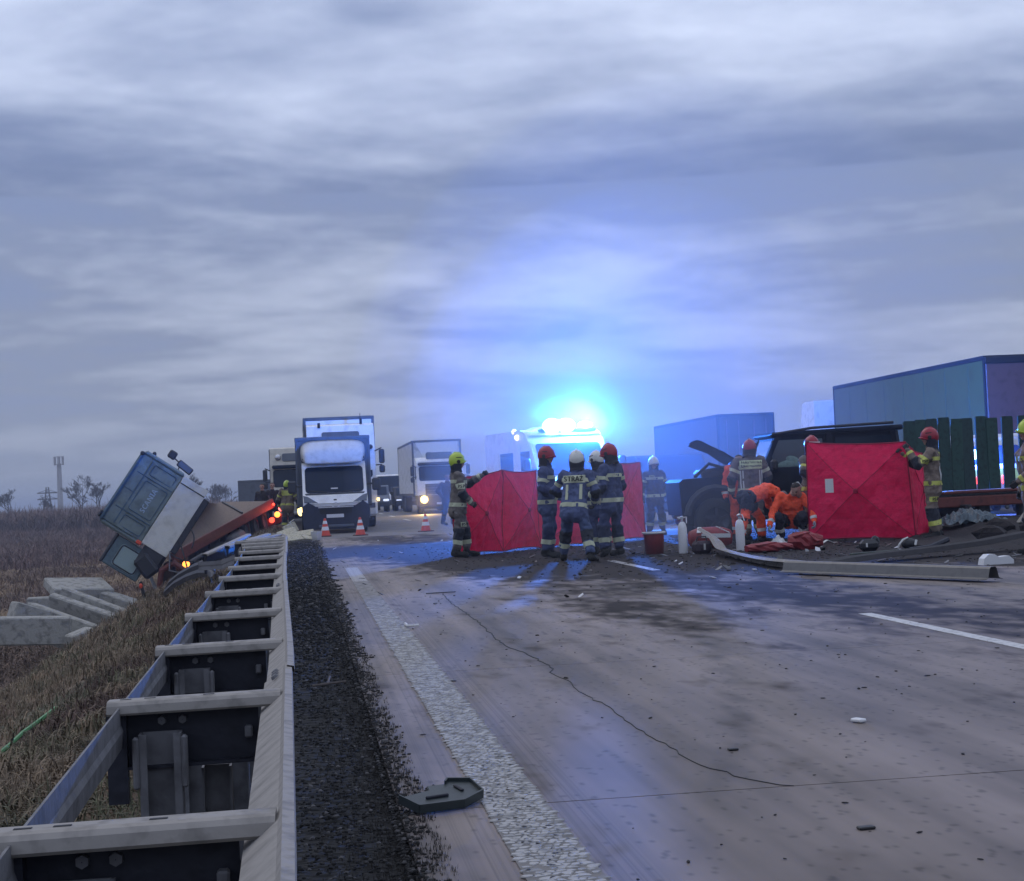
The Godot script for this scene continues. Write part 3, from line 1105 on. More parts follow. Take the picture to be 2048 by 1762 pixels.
func make_markings() -> void:
	var paint := worn(Color(0.52, 0.51, 0.49), 0.5, 1.12, 1.4, 0.7, 0.0, 0.2, 120, true)
	var faint := worn(Color(0.17, 0.16, 0.155), 0.6, 1.4, 1.1, 0.75, 0.0, 0.2, 121, true)
	mark_strip(4.75, 4.87, -10.3, -14.32, paint)
	var dusty := worn(Color(0.34, 0.33, 0.33), 0.2, 1.4, 2.2, 0.75, 0.0, 0.2, 122, true)
	mark_strip(4.72, 4.84, -22.9, -26.4, dusty)
	for k in 6:
		var z := -70.0 - k * 12.0
		mark_strip(4.3, 4.46, z, z - 4.0, paint)
	# the ribbed edge line: a grey film and several hundred lumps of white thermoplastic
	var worn_film := worn(Color(0.2, 0.19, 0.185), 0.35, 1.5, 1.3, 0.75, 0.0, 0.2, 124, true)
	mark_strip(0.655, 0.905, 2.0, -6.64, faint, "edge_line_film")
	mark_strip(0.655, 0.905, -6.66, -12.5, faint, "edge_line_film")
	mark_strip(0.657, 0.90, -12.5, -17.0, worn_film, "edge_line_film")
	mark_strip(0.66, 0.89, -17.0, -24.0, worn_film, "edge_line_film")
	mark_strip(0.665, 0.875, -24.0, -28.5, dusty, "edge_line_film")
	rng.seed = 5
	var lump := MB.new()
	var r0 := PackedVector3Array(); var r1 := PackedVector3Array()
	for i in 7:
		var t := TAU * i / 7
		var rr := 1.0 + 0.26 * sin(t * 2.0 + 1.0) + 0.2 * cos(t * 3.0)
		r0.append(Vector3(cos(t) * rr * 0.016, 0.0, -sin(t) * rr * 0.020))
		r1.append(Vector3(cos(t) * rr * 0.014, 0.004, -sin(t) * rr * 0.0175))
	lump.skin(r0, r1)
	lump.cap(r1)
	var xf := []
	var z := -4.2
	var row := 0
	while z > -19.5:
		var x := 0.670 + (0.015 if row % 2 else 0.0)
		var wearing := smoothf(13.0, 19.0, -z)
		while x < 0.895:
			if rng.randf() > 0.06 + wearing * 0.75:
				var sc := rng.randf_range(0.85, 1.35)
				xf.append(Transform3D(Basis(Vector3.UP, rng.randf_range(-0.7, 0.7)) * Basis.from_scale(Vector3(sc * rng.randf_range(0.8, 1.5), 1.0 - wearing * 0.5, sc * rng.randf_range(0.8, 1.3))), Vector3(x + rng.randf_range(-0.008, 0.008), 0.0035, z + rng.randf_range(-0.008, 0.008))))
			x += 0.031
		z -= 0.043
		row += 1
	kind(scatter("edge_line_lumps", lump.mesh(), worn(Color(0.38, 0.37, 0.36), 0.5, 1.25, 1.1, 0.7, 0.0, 0.2, 123, true), xf), "structure")
	# the sealed crack that wanders across the lane
	var pts := [[1.62, -20.29], [1.57, -18.62], [1.58, -16.8], [1.57, -15.61], [1.54, -14.18], [1.53, -13.24], [1.59, -12.68], [1.63, -12.11], [1.64, -11.4], [1.59, -11.2], [1.62, -10.67], [1.6, -9.97], [1.64, -9.2], [1.62, -8.55], [1.65, -7.81], [1.67, -7.27], [1.74, -6.95], [1.85, -6.68], [1.91, -6.64]]
	var line := []
	for p in pts: line.append(Vector3(p[0], 0, p[1]))
	var mb := MB.new()
	for i in line.size() - 1:
		var a: Vector3 = line[i]; var b: Vector3 = line[i + 1]
		var n := int((b - a).length() / 0.12) + 1
		for k in n:
			var p := a.lerp(b, float(k) / n); var q := a.lerp(b, float(k + 1) / n)
			var j0 := nz_g.get_noise_2d(p.x * 30, p.z * 30) * 0.03
			var j1 := nz_g.get_noise_2d(q.x * 30, q.z * 30) * 0.03
			p.x += j0; q.x += j1
			mb.bar(p + Vector3(0, 0.002, 0), q + Vector3(0, 0.002, 0), 0.009 if i < 9 else 0.004, 0.0025)
	kind(put("road_crack", mb, M.ink), "structure")

func scatter(called: String, mesh: Mesh, m: Material, xf: Array, cols: Array = []) -> MultiMeshInstance3D:
	var mm := MultiMesh.new()
	mm.transform_format = MultiMesh.TRANSFORM_3D
	mm.use_colors = cols.size() > 0
	mm.mesh = mesh
	mm.instance_count = xf.size()
	for i in xf.size():
		mm.set_instance_transform(i, xf[i])
		if cols.size(): mm.set_instance_color(i, cols[i])
	var o := MultiMeshInstance3D.new()
	o.multimesh = mm
	o.material_override = m
	o.name = numbered(called)
	add_child(o)
	return o

func pebble_mesh(sd: int) -> ArrayMesh:
	var r := RandomNumberGenerator.new()
	r.seed = sd
	var mb := MB.new()
	var rings := []
	for k in 3:
		var rg := PackedVector3Array()
		for i in 6:
			var t := TAU * i / 6
			var rr: float = [0.75, 1.0, 0.55][k] * r.randf_range(0.75, 1.2)
			rg.append(Vector3(sin(t) * rr, [-0.3, 0.15, 0.6][k] * r.randf_range(0.8, 1.2), cos(t) * rr))
		rings.append(rg)
	mb.loft(rings)
	return mb.mesh()

func tuft_mesh(sd: int, blades: int, spread: float, w: float, lean: float) -> ArrayMesh:
	var r := RandomNumberGenerator.new()
	r.seed = sd
	var mb := MB.new()
	for i in blades:
		var a := r.randf() * TAU
		var d := Vector3(cos(a), 0, sin(a))
		var side := Vector3(-d.z, 0, d.x) * w
		var p := Vector3(r.randf_range(-1, 1), 0, r.randf_range(-1, 1)) * spread
		var h := r.randf_range(0.5, 1.0)
		var l := r.randf_range(0.2, 1.0) * lean
		var shade := r.randf_range(0.65, 1.3)
		mb.col(Color(shade, shade, shade))
		var q := p + d * l * 0.35 * h + Vector3(0, h * 0.62, 0)
		var e := p + d * l * h + Vector3(0, h * (1.0 - l * 0.35), 0)
		mb.quad(p - side, p + side, q + side * 0.7, q - side * 0.7)
		mb.tri(q - side * 0.7, q + side * 0.7, e)
	return mb.mesh()

func make_ground_cover() -> void:
	rng.seed = 11
	# dark gravel, bark and mud beside the carriageway
	var xf := []; var cols := []
	for i in 22000:
		var z := -4.0 - pow(rng.randf(), 2.1) * 42.0
		var x := rng.randf_range(-0.62, 0.36)
		if i % 4 == 0: x = 0.30 + pow(rng.randf(), 3.0) * 0.17 * (0.7 + nz_g.get_noise_2d(z * 6.0, 3.0))
		var s := rng.randf_range(0.004, 0.011) * (1.0 + 1.6 * smoothf(8, 24, -z))
		xf.append(Transform3D(Basis(Vector3.UP, rng.randf() * TAU) * Basis.from_scale(Vector3(s * rng.randf_range(0.7, 1.7), s, s)), Vector3(x, rng.randf_range(-0.035, -0.008) if x < 0.33 else 0.002, z)))
		var v := rng.randf()
		var g := 0.006 + pow(v, 7.0) * 0.13
		cols.append(Color(g, g * 0.95, g * 0.95))
	var pm := mat(Color.WHITE, 0.9)
	pm.vertex_color_use_as_albedo = true
	kind(scatter("gravel", pebble_mesh(3), pm, xf, cols), "stuff")
	# short dead stems growing through it
	xf = []; cols = []
	for i in 5200:
		var z := -4.0 - pow(rng.randf(), 1.7) * 18.0
		var x := rng.randf_range(0.02, 0.42)
		if rng.randf() < 0.5: x = rng.randf_range(0.2, 0.45)
		var s := rng.randf_range(0.010, 0.03)
		xf.append(Transform3D(Basis(Vector3.UP, rng.randf() * TAU) * Basis.from_scale(Vector3(s, s, s)), Vector3(x, -0.03 if x < 0.33 else 0.0, z)))
		var v := rng.randf_range(0.012, 0.06)
		cols.append(Color(v, v * 0.85, v * 0.72))
	kind(scatter("dead_weeds", tuft_mesh(8, 8, 0.5, 0.045, 1.1), M.plant, xf, cols), "stuff")
	# long winter grass: verge, embankment and the near field
	var tufts := [tuft_mesh(21, 16, 0.55, 0.022, 0.9), tuft_mesh(22, 14, 0.6, 0.026, 1.2)]
	for kind_ in 2:
		xf = []; cols = []
		for i in 11000:
			var z := -3.6 - pow(rng.randf(), 1.35) * 62.0
			var x := -0.5 - pow(rng.randf(), 0.8) * 9.5
			if rng.randf() < 0.3: x = -0.45 - rng.randf() * 1.4
			var s := rng.randf_range(0.09, 0.22) * (1.0 + 0.7 * smoothf(12, 45, -z))
			if x > -0.8: s *= 0.6
			var n := nz_g.get_noise_2d(x * 2.0 + 50.0, z * 2.0)
			xf.append(Transform3D(Basis(Vector3.UP, rng.randf() * TAU) * Basis.from_scale(Vector3(s * 1.15, s * rng.randf_range(0.45, 1.0), s * 1.15)), Vector3(x, ground_y(x, z) - 0.01, z)))
			var c := Color(0.24, 0.175, 0.11).lerp(Color(0.105, 0.105, 0.055), smoothf(-0.1, 0.35, n + rng.randf_range(-0.25, 0.25)))
			c = c.lerp(Color(0.12, 0.072, 0.055), smoothf(0.1, 0.4, nz_g.get_noise_2d(x * 1.1, z * 1.1 + 90.0)))
			cols.append(c * rng.randf_range(0.5, 1.3) * (0.62 + 0.9 * clampf(nz_g.get_noise_2d(x * 4.0 - 30.0, z * 3.0) + 0.35, 0.0, 0.8)))
		kind(scatter("grass", tufts[kind_], M.plant, xf, cols), "stuff")
	# taller pale stalks left standing in it
	xf = []; cols = []
	for i in 2600:
		var z := -4.0 - pow(rng.randf(), 1.3) * 50.0
		var x := -0.75 - rng.randf() * 7.5
		if nz_g.get_noise_2d(x * 1.6 + 7.0, z * 1.0) < -0.05: continue
		var s := rng.randf_range(0.22, 0.48)
		xf.append(Transform3D(Basis(Vector3.UP, rng.randf() * TAU) * Basis.from_scale(Vector3(s * 0.7, s, s * 0.7)), Vector3(x, ground_y(x, z) - 0.02, z)))
		var v := rng.randf_range(0.6, 1.15)
		cols.append(Color(0.27, 0.205, 0.135) * v)
	kind(scatter("grass_stalks", tuft_mesh(29, 5, 0.3, 0.007, 0.55), M.plant, xf, cols), "stuff")
	# the fallow field below, coarser with distance
	xf = []; cols = []
	for i in 15000:
		var d := 40.0 + pow(rng.randf(), 1.5) * 300.0
		var x := -7.0 - rng.randf() * (d * 0.22 + 4.0)
		var s := rng.randf_range(0.3, 0.75) * (0.7 + d / 130.0)
		xf.append(Transform3D(Basis(Vector3.UP, rng.randf() * TAU) * Basis.from_scale(Vector3(s, s * 0.7, s)), Vector3(x, ground_y(x, -d) - 0.02, -d)))
		var n := nz_g.get_noise_2d(x * 0.35, d * 0.12)
		var c := Color(0.33, 0.235, 0.135).lerp(Color(0.17, 0.112, 0.076), smoothf(-0.2, 0.25, n + rng.randf_range(-0.2, 0.2)))
		cols.append(c * rng.randf_range(0.7, 1.25))
	kind(scatter("field_grass", tuft_mesh(23, 18, 0.8, 0.03, 1.0), M.plant, xf, cols), "stuff")
	# soil clods strewn over the lanes
	xf = []; cols = []
	for i in 6500:
		var z := -7.0 - pow(rng.randf(), 0.55) * 30.0
		var x := rng.randf_range(0.5, 13.5)
		var zone := smoothf(16.0, 27.0, -z + (x - 5.0) * 0.2) * smoothf(1.0, 4.5, x)
		if rng.randf() > 0.05 + zone * 0.95: continue
		var s := rng.randf_range(0.004, 0.013) * (1.0 + zone * 1.6 * rng.randf() * rng.randf())
		xf.append(Transform3D(Basis(Vector3.UP, rng.randf() * TAU) * Basis.from_scale(Vector3(s * rng.randf_range(0.8, 2.4), s * 0.8, s)), Vector3(x, 0.003, z)))
		var g := rng.randf_range(0.008, 0.022)
		if rng.randf() < 0.03: g = 0.35
		cols.append(Color(g, g * 0.86, g * 0.82))
	for i in 420:   # crumbs on the clean concrete nearer by
		var z := -5.0 - rng.randf() * 15.0
		var x := rng.randf_range(0.45, 9.0)
		var s := rng.randf_range(0.003, 0.009)
		xf.append(Transform3D(Basis(Vector3.UP, rng.randf() * TAU) * Basis.from_scale(Vector3(s * rng.randf_range(0.8, 2.8), s * 0.7, s)), Vector3(x, 0.003, z)))
		var g := rng.randf_range(0.01, 0.03)
		cols.append(Color(g, g * 0.9, g * 0.9))
	kind(scatter("soil_clods", pebble_mesh(4), pm, xf, cols), "stuff")

func make_fragments() -> void:
	rng.seed = 91
	var shard := MB.new()
	shard.prism(v2([-1.0, -0.5, 0.6, -0.7, 1.1, 0.2, 0.1, 0.6, -0.7, 0.3]), 0.22, Transform3D(Basis(Vector3.RIGHT, -PI / 2), Vector3.ZERO))
	var xf := []; var cols := []
	for i in 420:
		var t := rng.randf()
		var p := Vector3(lerpf(5.0, 11.5, rng.randf()), 0.008, -20.0 - pow(rng.randf(), 0.7) * 12.0)
		if i % 6 == 0: p = Vector3(rng.randf_range(0.6, 5.0), 0.008, -rng.randf_range(18.0, 46.0))
		var s := rng.randf_range(0.015, 0.07) * (0.6 + rng.randf())
		xf.append(Transform3D(Basis(Vector3.UP, rng.randf() * TAU) * Basis(Vector3.BACK, rng.randf_range(-0.5, 0.5)) * Basis.from_scale(Vector3(s, s * 0.6, s * 0.7)), p))
		var g := 0.02 if t < 0.55 else (0.12 if t < 0.85 else 0.5)
		cols.append(Color(g, g, g * 1.05))
	var m := mat(Color.WHITE, 0.45)
	m.vertex_color_use_as_albedo = true
	kind(scatter("debris_fragments", shard.mesh(), m, xf, cols), "stuff")

# ---------------------------------------------------------------- trees, scrub, masts
func limb(mb: MB, p: Vector3, d: Vector3, len: float, r: float, depth: int, g: RandomNumberGenerator, segs: Array) -> void:
	var q := p + d * len
	segs.append([p, q, r, r * 0.68])
	if depth == 0: return
	var n := 3
	for i in n:
		var nd := (d + Vector3(g.randf_range(-1, 1), g.randf_range(-0.35, 0.75), g.randf_range(-1, 1)) * 0.72).normalized()
		limb(mb, p.lerp(q, g.randf_range(0.55, 1.0)), nd, len * g.randf_range(0.58, 0.8), r * 0.6, depth - 1, g, segs)

func bare_tree(sd: int, h: float, at: Vector3, label: String) -> Node3D:
	var g := RandomNumberGenerator.new()
	g.seed = sd
	var o := thing("bare_tree", label, "tree", at, 0.0, "bare trees along the horizon")
	var segs := []
	limb(null, Vector3(), Vector3(g.randf_range(-0.08, 0.08), 1, 0).normalized(), h * 0.24, h * 0.013, 6, g, segs)
	var tr := MB.new(); var cr := MB.new()
	for s in segs:
		var big: bool = s[2] > h * 0.005
		var w := maxf(s[2], h * 0.0019)
		var to := tr if big else cr
		to.tube([s[0], s[1]], [w, maxf(s[3], h * 0.0016)], 5 if big else 3, false)
	put("trunk", tr, M.bark, o)
	put("crown", cr, M.bark, o)
	return o

func make_horizon() -> void:
	rng.seed = 31
	# a belt of leafless scrub at the far side of the field
	var xf := []; var cols := []
	var bush := tuft_mesh(41, 64, 0.6, 0.011, 0.8)
	for i in 3600:
		var d := 215.0 + rng.randf() * 210.0
		var x := -4.0 - rng.randf() * d * 0.24
		if i % 5 == 0:
			d = 120.0 + rng.randf() * 150.0
			x = -12.0 - rng.randf() * d * 0.2
		var s := rng.randf_range(4.6, 7.6) * (1.0 if d > 240.0 else 0.42)
		s *= 0.75 + 0.6 * maxf(0.0, nz_g.get_noise_2d(x * 0.15, 4.0))
		if x > -12.0: s *= 0.6
		xf.append(Transform3D(Basis(Vector3.UP, rng.randf() * TAU) * Basis.from_scale(Vector3(s * 1.3, s * rng.randf_range(0.7, 1.15), s * 1.3)), Vector3(x, ground_y(x, -d) - 0.1, -d)))
		var c := Color(0.19, 0.115, 0.09).lerp(Color(0.10, 0.07, 0.064), rng.randf())
		cols.append(c * rng.randf_range(0.8, 1.2))
	kind(scatter("scrub", bush, M.plant, xf, cols), "stuff")
	var where := [["far tree with a wide bare crown, just right of the phone mast", -47.5, 380.0, 17.0], ["far round-crowned bare tree next right from the widest one beyond the mast", -43.0, 372.0, 15.5],
		["bare tree leaning over the scrub at the far left edge", -59.5, 360.0, 14.0], ["thin bare tree between the left edge and the pylon", -57.0, 385.0, 11.0],
		["bare tree whose crown shows above the tilted cab mirrors", -20.5, 330.0, 15.5], ["small bare tree right of the one by the cab mirrors", -18.0, 345.0, 13.5],
		["lower bare tree near the grey trailer far off", -15.4, 338.0, 11.5], ["faint bare tree low behind the tilted lorry cab", -31.0, 350.0, 12.0], ["bare tree between the tower and the tilted cab roof", -39.5, 390.0, 13.0]]
	for i in where.size():
		var w: Array = where[i]
		bare_tree(300 + i, w[3], Vector3(w[1], ground_y(w[1], -w[2]) - 0.1, -w[2]), w[0])
	# phone mast
	var o := thing("phone_mast", "tall pale phone mast with antennas on top, far left on the horizon", "mast", Vector3(-54.9, -3.4, -400))
	var pale := mat(Color(0.42, 0.42, 0.44), 0.6)
	var mb := MB.new().smooth()
	mb.lathe([Vector2(0.75, 0), Vector2(0.62, 7), Vector2(0.5, 14.3)], 12)
	put("pole", mb, pale, o)
	for k in 6:
		var t := TAU * k / 6
		put("antenna", MB.new().box(Vector3(sin(t) * 1.05, 15.0, cos(t) * 1.05), Vector3(0.35, 2.0, 0.3), 0.04, Basis(Vector3.UP, t)), pale, o)
	for y in [14.2, 15.9]:
		mb = MB.new()
		for k in 12:
			var a := Vector3(sin(TAU * k / 12) * 0.95, y, cos(TAU * k / 12) * 0.95)
			var b := Vector3(sin(TAU * (k + 1) / 12) * 0.95, y, cos(TAU * (k + 1) / 12) * 0.95)
			mb.bar(a, b, 0.1, 0.12)
		put("platform_ring", mb, pale, o)
	# lattice pylon
	o = thing("pylon", "distant lattice power pylon left of the phone mast", "pylon", Vector3(-60.6, -3.4, -420))
	mb = MB.new()
	var st: StandardMaterial3D = M.zinc_mid
	for sx in [-1.0, 1.0]:
		for sz in [-1.0, 1.0]:
			mb.bar(Vector3(sx * 1.3, 0, sz * 1.3), Vector3(sx * 0.25, 9.3, sz * 0.25), 0.14, 0.14)
	for k in 6:
		var y0 := k * 1.5; var y1 := y0 + 1.5
		var w0 := lerpf(1.3, 0.25, y0 / 9.3); var w1 := lerpf(1.3, 0.25, y1 / 9.3)
		mb.bar(Vector3(-w0, y0, w0), Vector3(w1, y1, w1), 0.09, 0.09)
		mb.bar(Vector3(w0, y0, w0), Vector3(-w1, y1, w1), 0.09, 0.09)
	put("lattice", mb, st, o)
	for y in [6.4, 7.9]:
		put("crossarm", MB.new().bar(Vector3(-2.4, y, 0), Vector3(2.4, y, 0), 0.22, 0.28).bar(Vector3(-2.4, y, 0), Vector3(0, y + 0.8, 0), 0.1, 0.1).bar(Vector3(2.4, y, 0), Vector3(0, y + 0.8, 0), 0.1, 0.1), st, o)

# ---------------------------------------------------------------- shapes for vehicles
func rr(x0: float, y0: float, x1: float, y1: float, r: float, n := 4) -> PackedVector2Array:
	var p := PackedVector2Array()
	for c in [[x1 - r, y0 + r, -PI / 2], [x1 - r, y1 - r, 0.0], [x0 + r, y1 - r, PI / 2], [x0 + r, y0 + r, PI]]:
		for i in n + 1:
			var t: float = c[2] + PI / 2 * i / n
			p.append(Vector2(c[0] + cos(t) * r, c[1] + sin(t) * r))
	return p

func v2(a: Array) -> PackedVector2Array:
	var p := PackedVector2Array()
	for i in range(0, a.size(), 2): p.append(Vector2(a[i], a[i + 1]))
	return p

# a side outline given as (z, y), as wide as w about x
func side(mb: MB, poly: PackedVector2Array, w: float, x := 0.0) -> MB:
	return mb.prism(poly, w, Transform3D(Basis(Vector3(0, 0, 1), Vector3(0, 1, 0), Vector3(-1, 0, 0)), Vector3(x + w / 2, 0, 0)))

# a plate facing +Z whose face lies at z and leans back by tilt
func plate(mb: MB, poly: PackedVector2Array, z: float, th: float, tilt := 0.0, pivot := 0.0) -> MB:
	return mb.prism(poly, th, Transform3D(Basis(), Vector3(0, pivot, z)) * Transform3D(Basis(Vector3.RIGHT, -tilt), Vector3(0, 0, -th)) * Transform3D(Basis(), Vector3(0, -pivot, 0)))

func wheel(o: Node3D, c: Vector3, r: float, w: float, rim_m: Material = null, spokes := 0) -> Node3D:
	var b := Basis(Vector3.BACK, PI / 2)
	var mb := MB.new().smooth()
	mb.lathe([Vector2(r * 0.58, -w / 2), Vector2(r * 0.9, -w / 2), Vector2(r * 0.985, -w * 0.36), Vector2(r, -w * 0.2), Vector2(r, w * 0.2), Vector2(r * 0.985, w * 0.36), Vector2(r * 0.9, w / 2), Vector2(r * 0.58, w / 2)], 28, c, b)
	var t := put("wheel", mb, M.rubber, o)
	mb = MB.new()
	mb.lathe([Vector2(0.01, -w * 0.3), Vector2(r * 0.3, -w * 0.34), Vector2(r * 0.55, -w * 0.42), Vector2(r * 0.6, -w * 0.52), Vector2(r * 0.6, w * 0.52), Vector2(r * 0.55, w * 0.42), Vector2(r * 0.3, w * 0.3), Vector2(0.01, w * 0.26)], 24, c, b)
	for i in spokes:
		var a := TAU * i / spokes
		for sg in [-1.0, 1.0]:
			mb.bar(c + Vector3(sg * w * 0.46, cos(a) * r * 0.14, sin(a) * r * 0.14), c + Vector3(sg * w * 0.46, cos(a) * r * 0.54, sin(a) * r * 0.54), 0.02, r * 0.13, Vector3(0, -sin(a), cos(a)))
	put("rim", mb, rim_m if rim_m else M.zinc_mid, t)
	return t

func mirror(o: Node3D, root_: Vector3, c: Vector3, s: Vector3, twin := false) -> void:
	var mb := MB.new()
	mb.tube([root_ + Vector3(0, 0.25, 0), c + Vector3(0, s.y * 0.6, 0)], 0.025, 6)
	mb.tube([root_ + Vector3(0, -0.25, 0), c + Vector3(0, -s.y * 0.6, 0)], 0.025, 6)
	mb.box(c, s, 0.04)
	if twin: mb.box(c - Vector3(0, s.y * 0.5 + 0.2, 0), Vector3(s.x, 0.26, s.z), 0.04)
	put("mirror", mb, M.plastic, o)

# cab of a cab-over lorry; its front is at z = 0, its foot on the ground
func cab(o: Node3D, w: float, h: float, paint: Material, opt := {}) -> void:
	var y0 := 0.95
	var ws0: float = opt.get("glass_low", 1.75)
	var ws1: float = opt.get("glass_high", 2.55)
	var body := MB.new()
	side(body, v2([0.0, y0, 0.0, ws0 - 0.1, -0.06, ws0, -0.3, ws1, -0.42, ws1 + 0.25, -0.75, h - 0.06, -1.0, h, -2.2, h, -2.2, y0]), w)
	put("cab_body", body, paint, o)
	put("windscreen", plate(MB.new(), rr(-w / 2 + 0.12, ws0, w / 2 - 0.12, ws1, 0.12), -0.045, 0.03, 0.29, ws0), M.glass, o)
	put("sun_visor", MB.new().box(Vector3(0, ws1 + 0.1, -0.2), Vector3(w - 0.16, 0.16, 0.22), 0.05), opt.get("visor", M.plastic), o)
	put("roof_hatch", plate(MB.new(), rr(-w * 0.28, ws1 + 0.35, w * 0.28, ws1 + 0.72, 0.08), -0.38, 0.04, 0.46, ws1 + 0.25), M.tarp_grey, o)
	var gr := MB.new()
	gr.box(Vector3(0, 1.25, 0.005), Vector3(w * 0.66, 0.55, 0.03), 0.02)
	var g := put("grille", gr, M.plastic, o)
	for i in 4:
		put("grille_bar", MB.new().box(Vector3(0, 1.04 + i * 0.14, 0.035), Vector3(w * 0.62, 0.035, 0.03), 0.008), opt.get("bar", M.zinc_mid), g)
	put("bumper", MB.new().box(Vector3(0, 0.68, -0.1), Vector3(w, 0.56, 0.5), 0.08), opt.get("bumper", paint), o)
	put("under_tray", MB.new().box(Vector3(0, 0.33, -0.3), Vector3(w - 0.3, 0.16, 0.5), 0.05), M.plastic, o)
	for sg in [-1.0, 1.0]:
		put("headlight", MB.new().box(Vector3(sg * (w / 2 - 0.28), 0.78, 0.135), Vector3(0.42, 0.2, 0.05), 0.03), opt.get("lamp_l" if sg < 0 else "lamp_r", M.lens), o)
		mirror(o, Vector3(sg * w / 2, ws1 - 0.3, -0.2), Vector3(sg * (w / 2 + 0.22), ws1 - 0.25, -0.05), Vector3(0.2, 0.5, 0.12), true)
		wheel(o, Vector3(sg * (w / 2 - 0.2), 0.5, -1.35), 0.5, 0.32)
	put("plate", MB.new().box(Vector3(0, 0.52, 0.16), Vector3(0.52, 0.11, 0.012), 0.003), M.white_plastic, o)
	for sg in [-1.0, 1.0]:
		put("door_glass", MB.new().box(Vector3(sg * (w / 2 + 0.004), (ws0 + ws1) / 2 + 0.05, -0.95), Vector3(0.012, ws1 - ws0 - 0.1, 0.8), 0.004), M.glass, o)
	put("chassis", MB.new().box(Vector3(0, 0.75, -3.2), Vector3(0.9, 0.28, 4.0), 0.02), M.steel_dark, o)

# a box body: panels, corner posts, roof edge; front face at z = zf, running back len
func cargo_box(o: Node3D, w: float, y0: float, y1: float, zf: float, len: float, skin: Material, trim: Material, back_doors := false, called := "cargo_box") -> MeshInstance3D:
	var b := put(called, MB.new().box(Vector3(0, (y0 + y1) / 2, zf - len / 2), Vector3(w, y1 - y0, len), 0.02), skin, o)
	for sx in [-1.0, 1.0]:
		for z in [zf - 0.03, zf - len + 0.03]:
			put("corner_post", MB.new().box(Vector3(sx * (w / 2 - 0.03), (y0 + y1) / 2, z), Vector3(0.1, y1 - y0 + 0.01, 0.1), 0.02), trim, b)
		put("roof_rail", MB.new().box(Vector3(sx * (w / 2 - 0.02), y1 - 0.03, zf - len / 2), Vector3(0.09, 0.13, len + 0.02), 0.02), trim, b)
		put("sill_rail", MB.new().box(Vector3(sx * (w / 2 - 0.02), y0 + 0.04, zf - len / 2), Vector3(0.08, 0.14, len - 0.02), 0.015), M.steel_dark, b)
	for z in [zf - 0.02, zf - len + 0.02]:
		put("header", MB.new().box(Vector3(0, y1 - 0.025, z), Vector3(w - 0.1, 0.125, 0.08), 0.02), trim, b)
	if back_doors:
		for sx in [-1.0, 1.0]:
			put("rear_door", MB.new().box(Vector3(sx * w / 4, (y0 + y1) / 2 - 0.02, zf - len - 0.01), Vector3(w / 2 - 0.08, y1 - y0 - 0.25, 0.03), 0.01), skin, b)
	return b

func undercarriage(o: Node3D, w: float, z0: float, z1: float, wheels: Array) -> void:
	for sx in [-0.45, 0.45]:
		put("frame_rail", MB.new().box(Vector3(sx, 0.95, (z0 + z1) / 2), Vector3(0.12, 0.3, absf(z1 - z0)), 0.02), M.steel_dark, o)
	for z in wheels:
		for sx in [-1.0, 1.0]:
			wheel(o, Vector3(sx * (w / 2 - 0.2), 0.5, z), 0.5, 0.36)

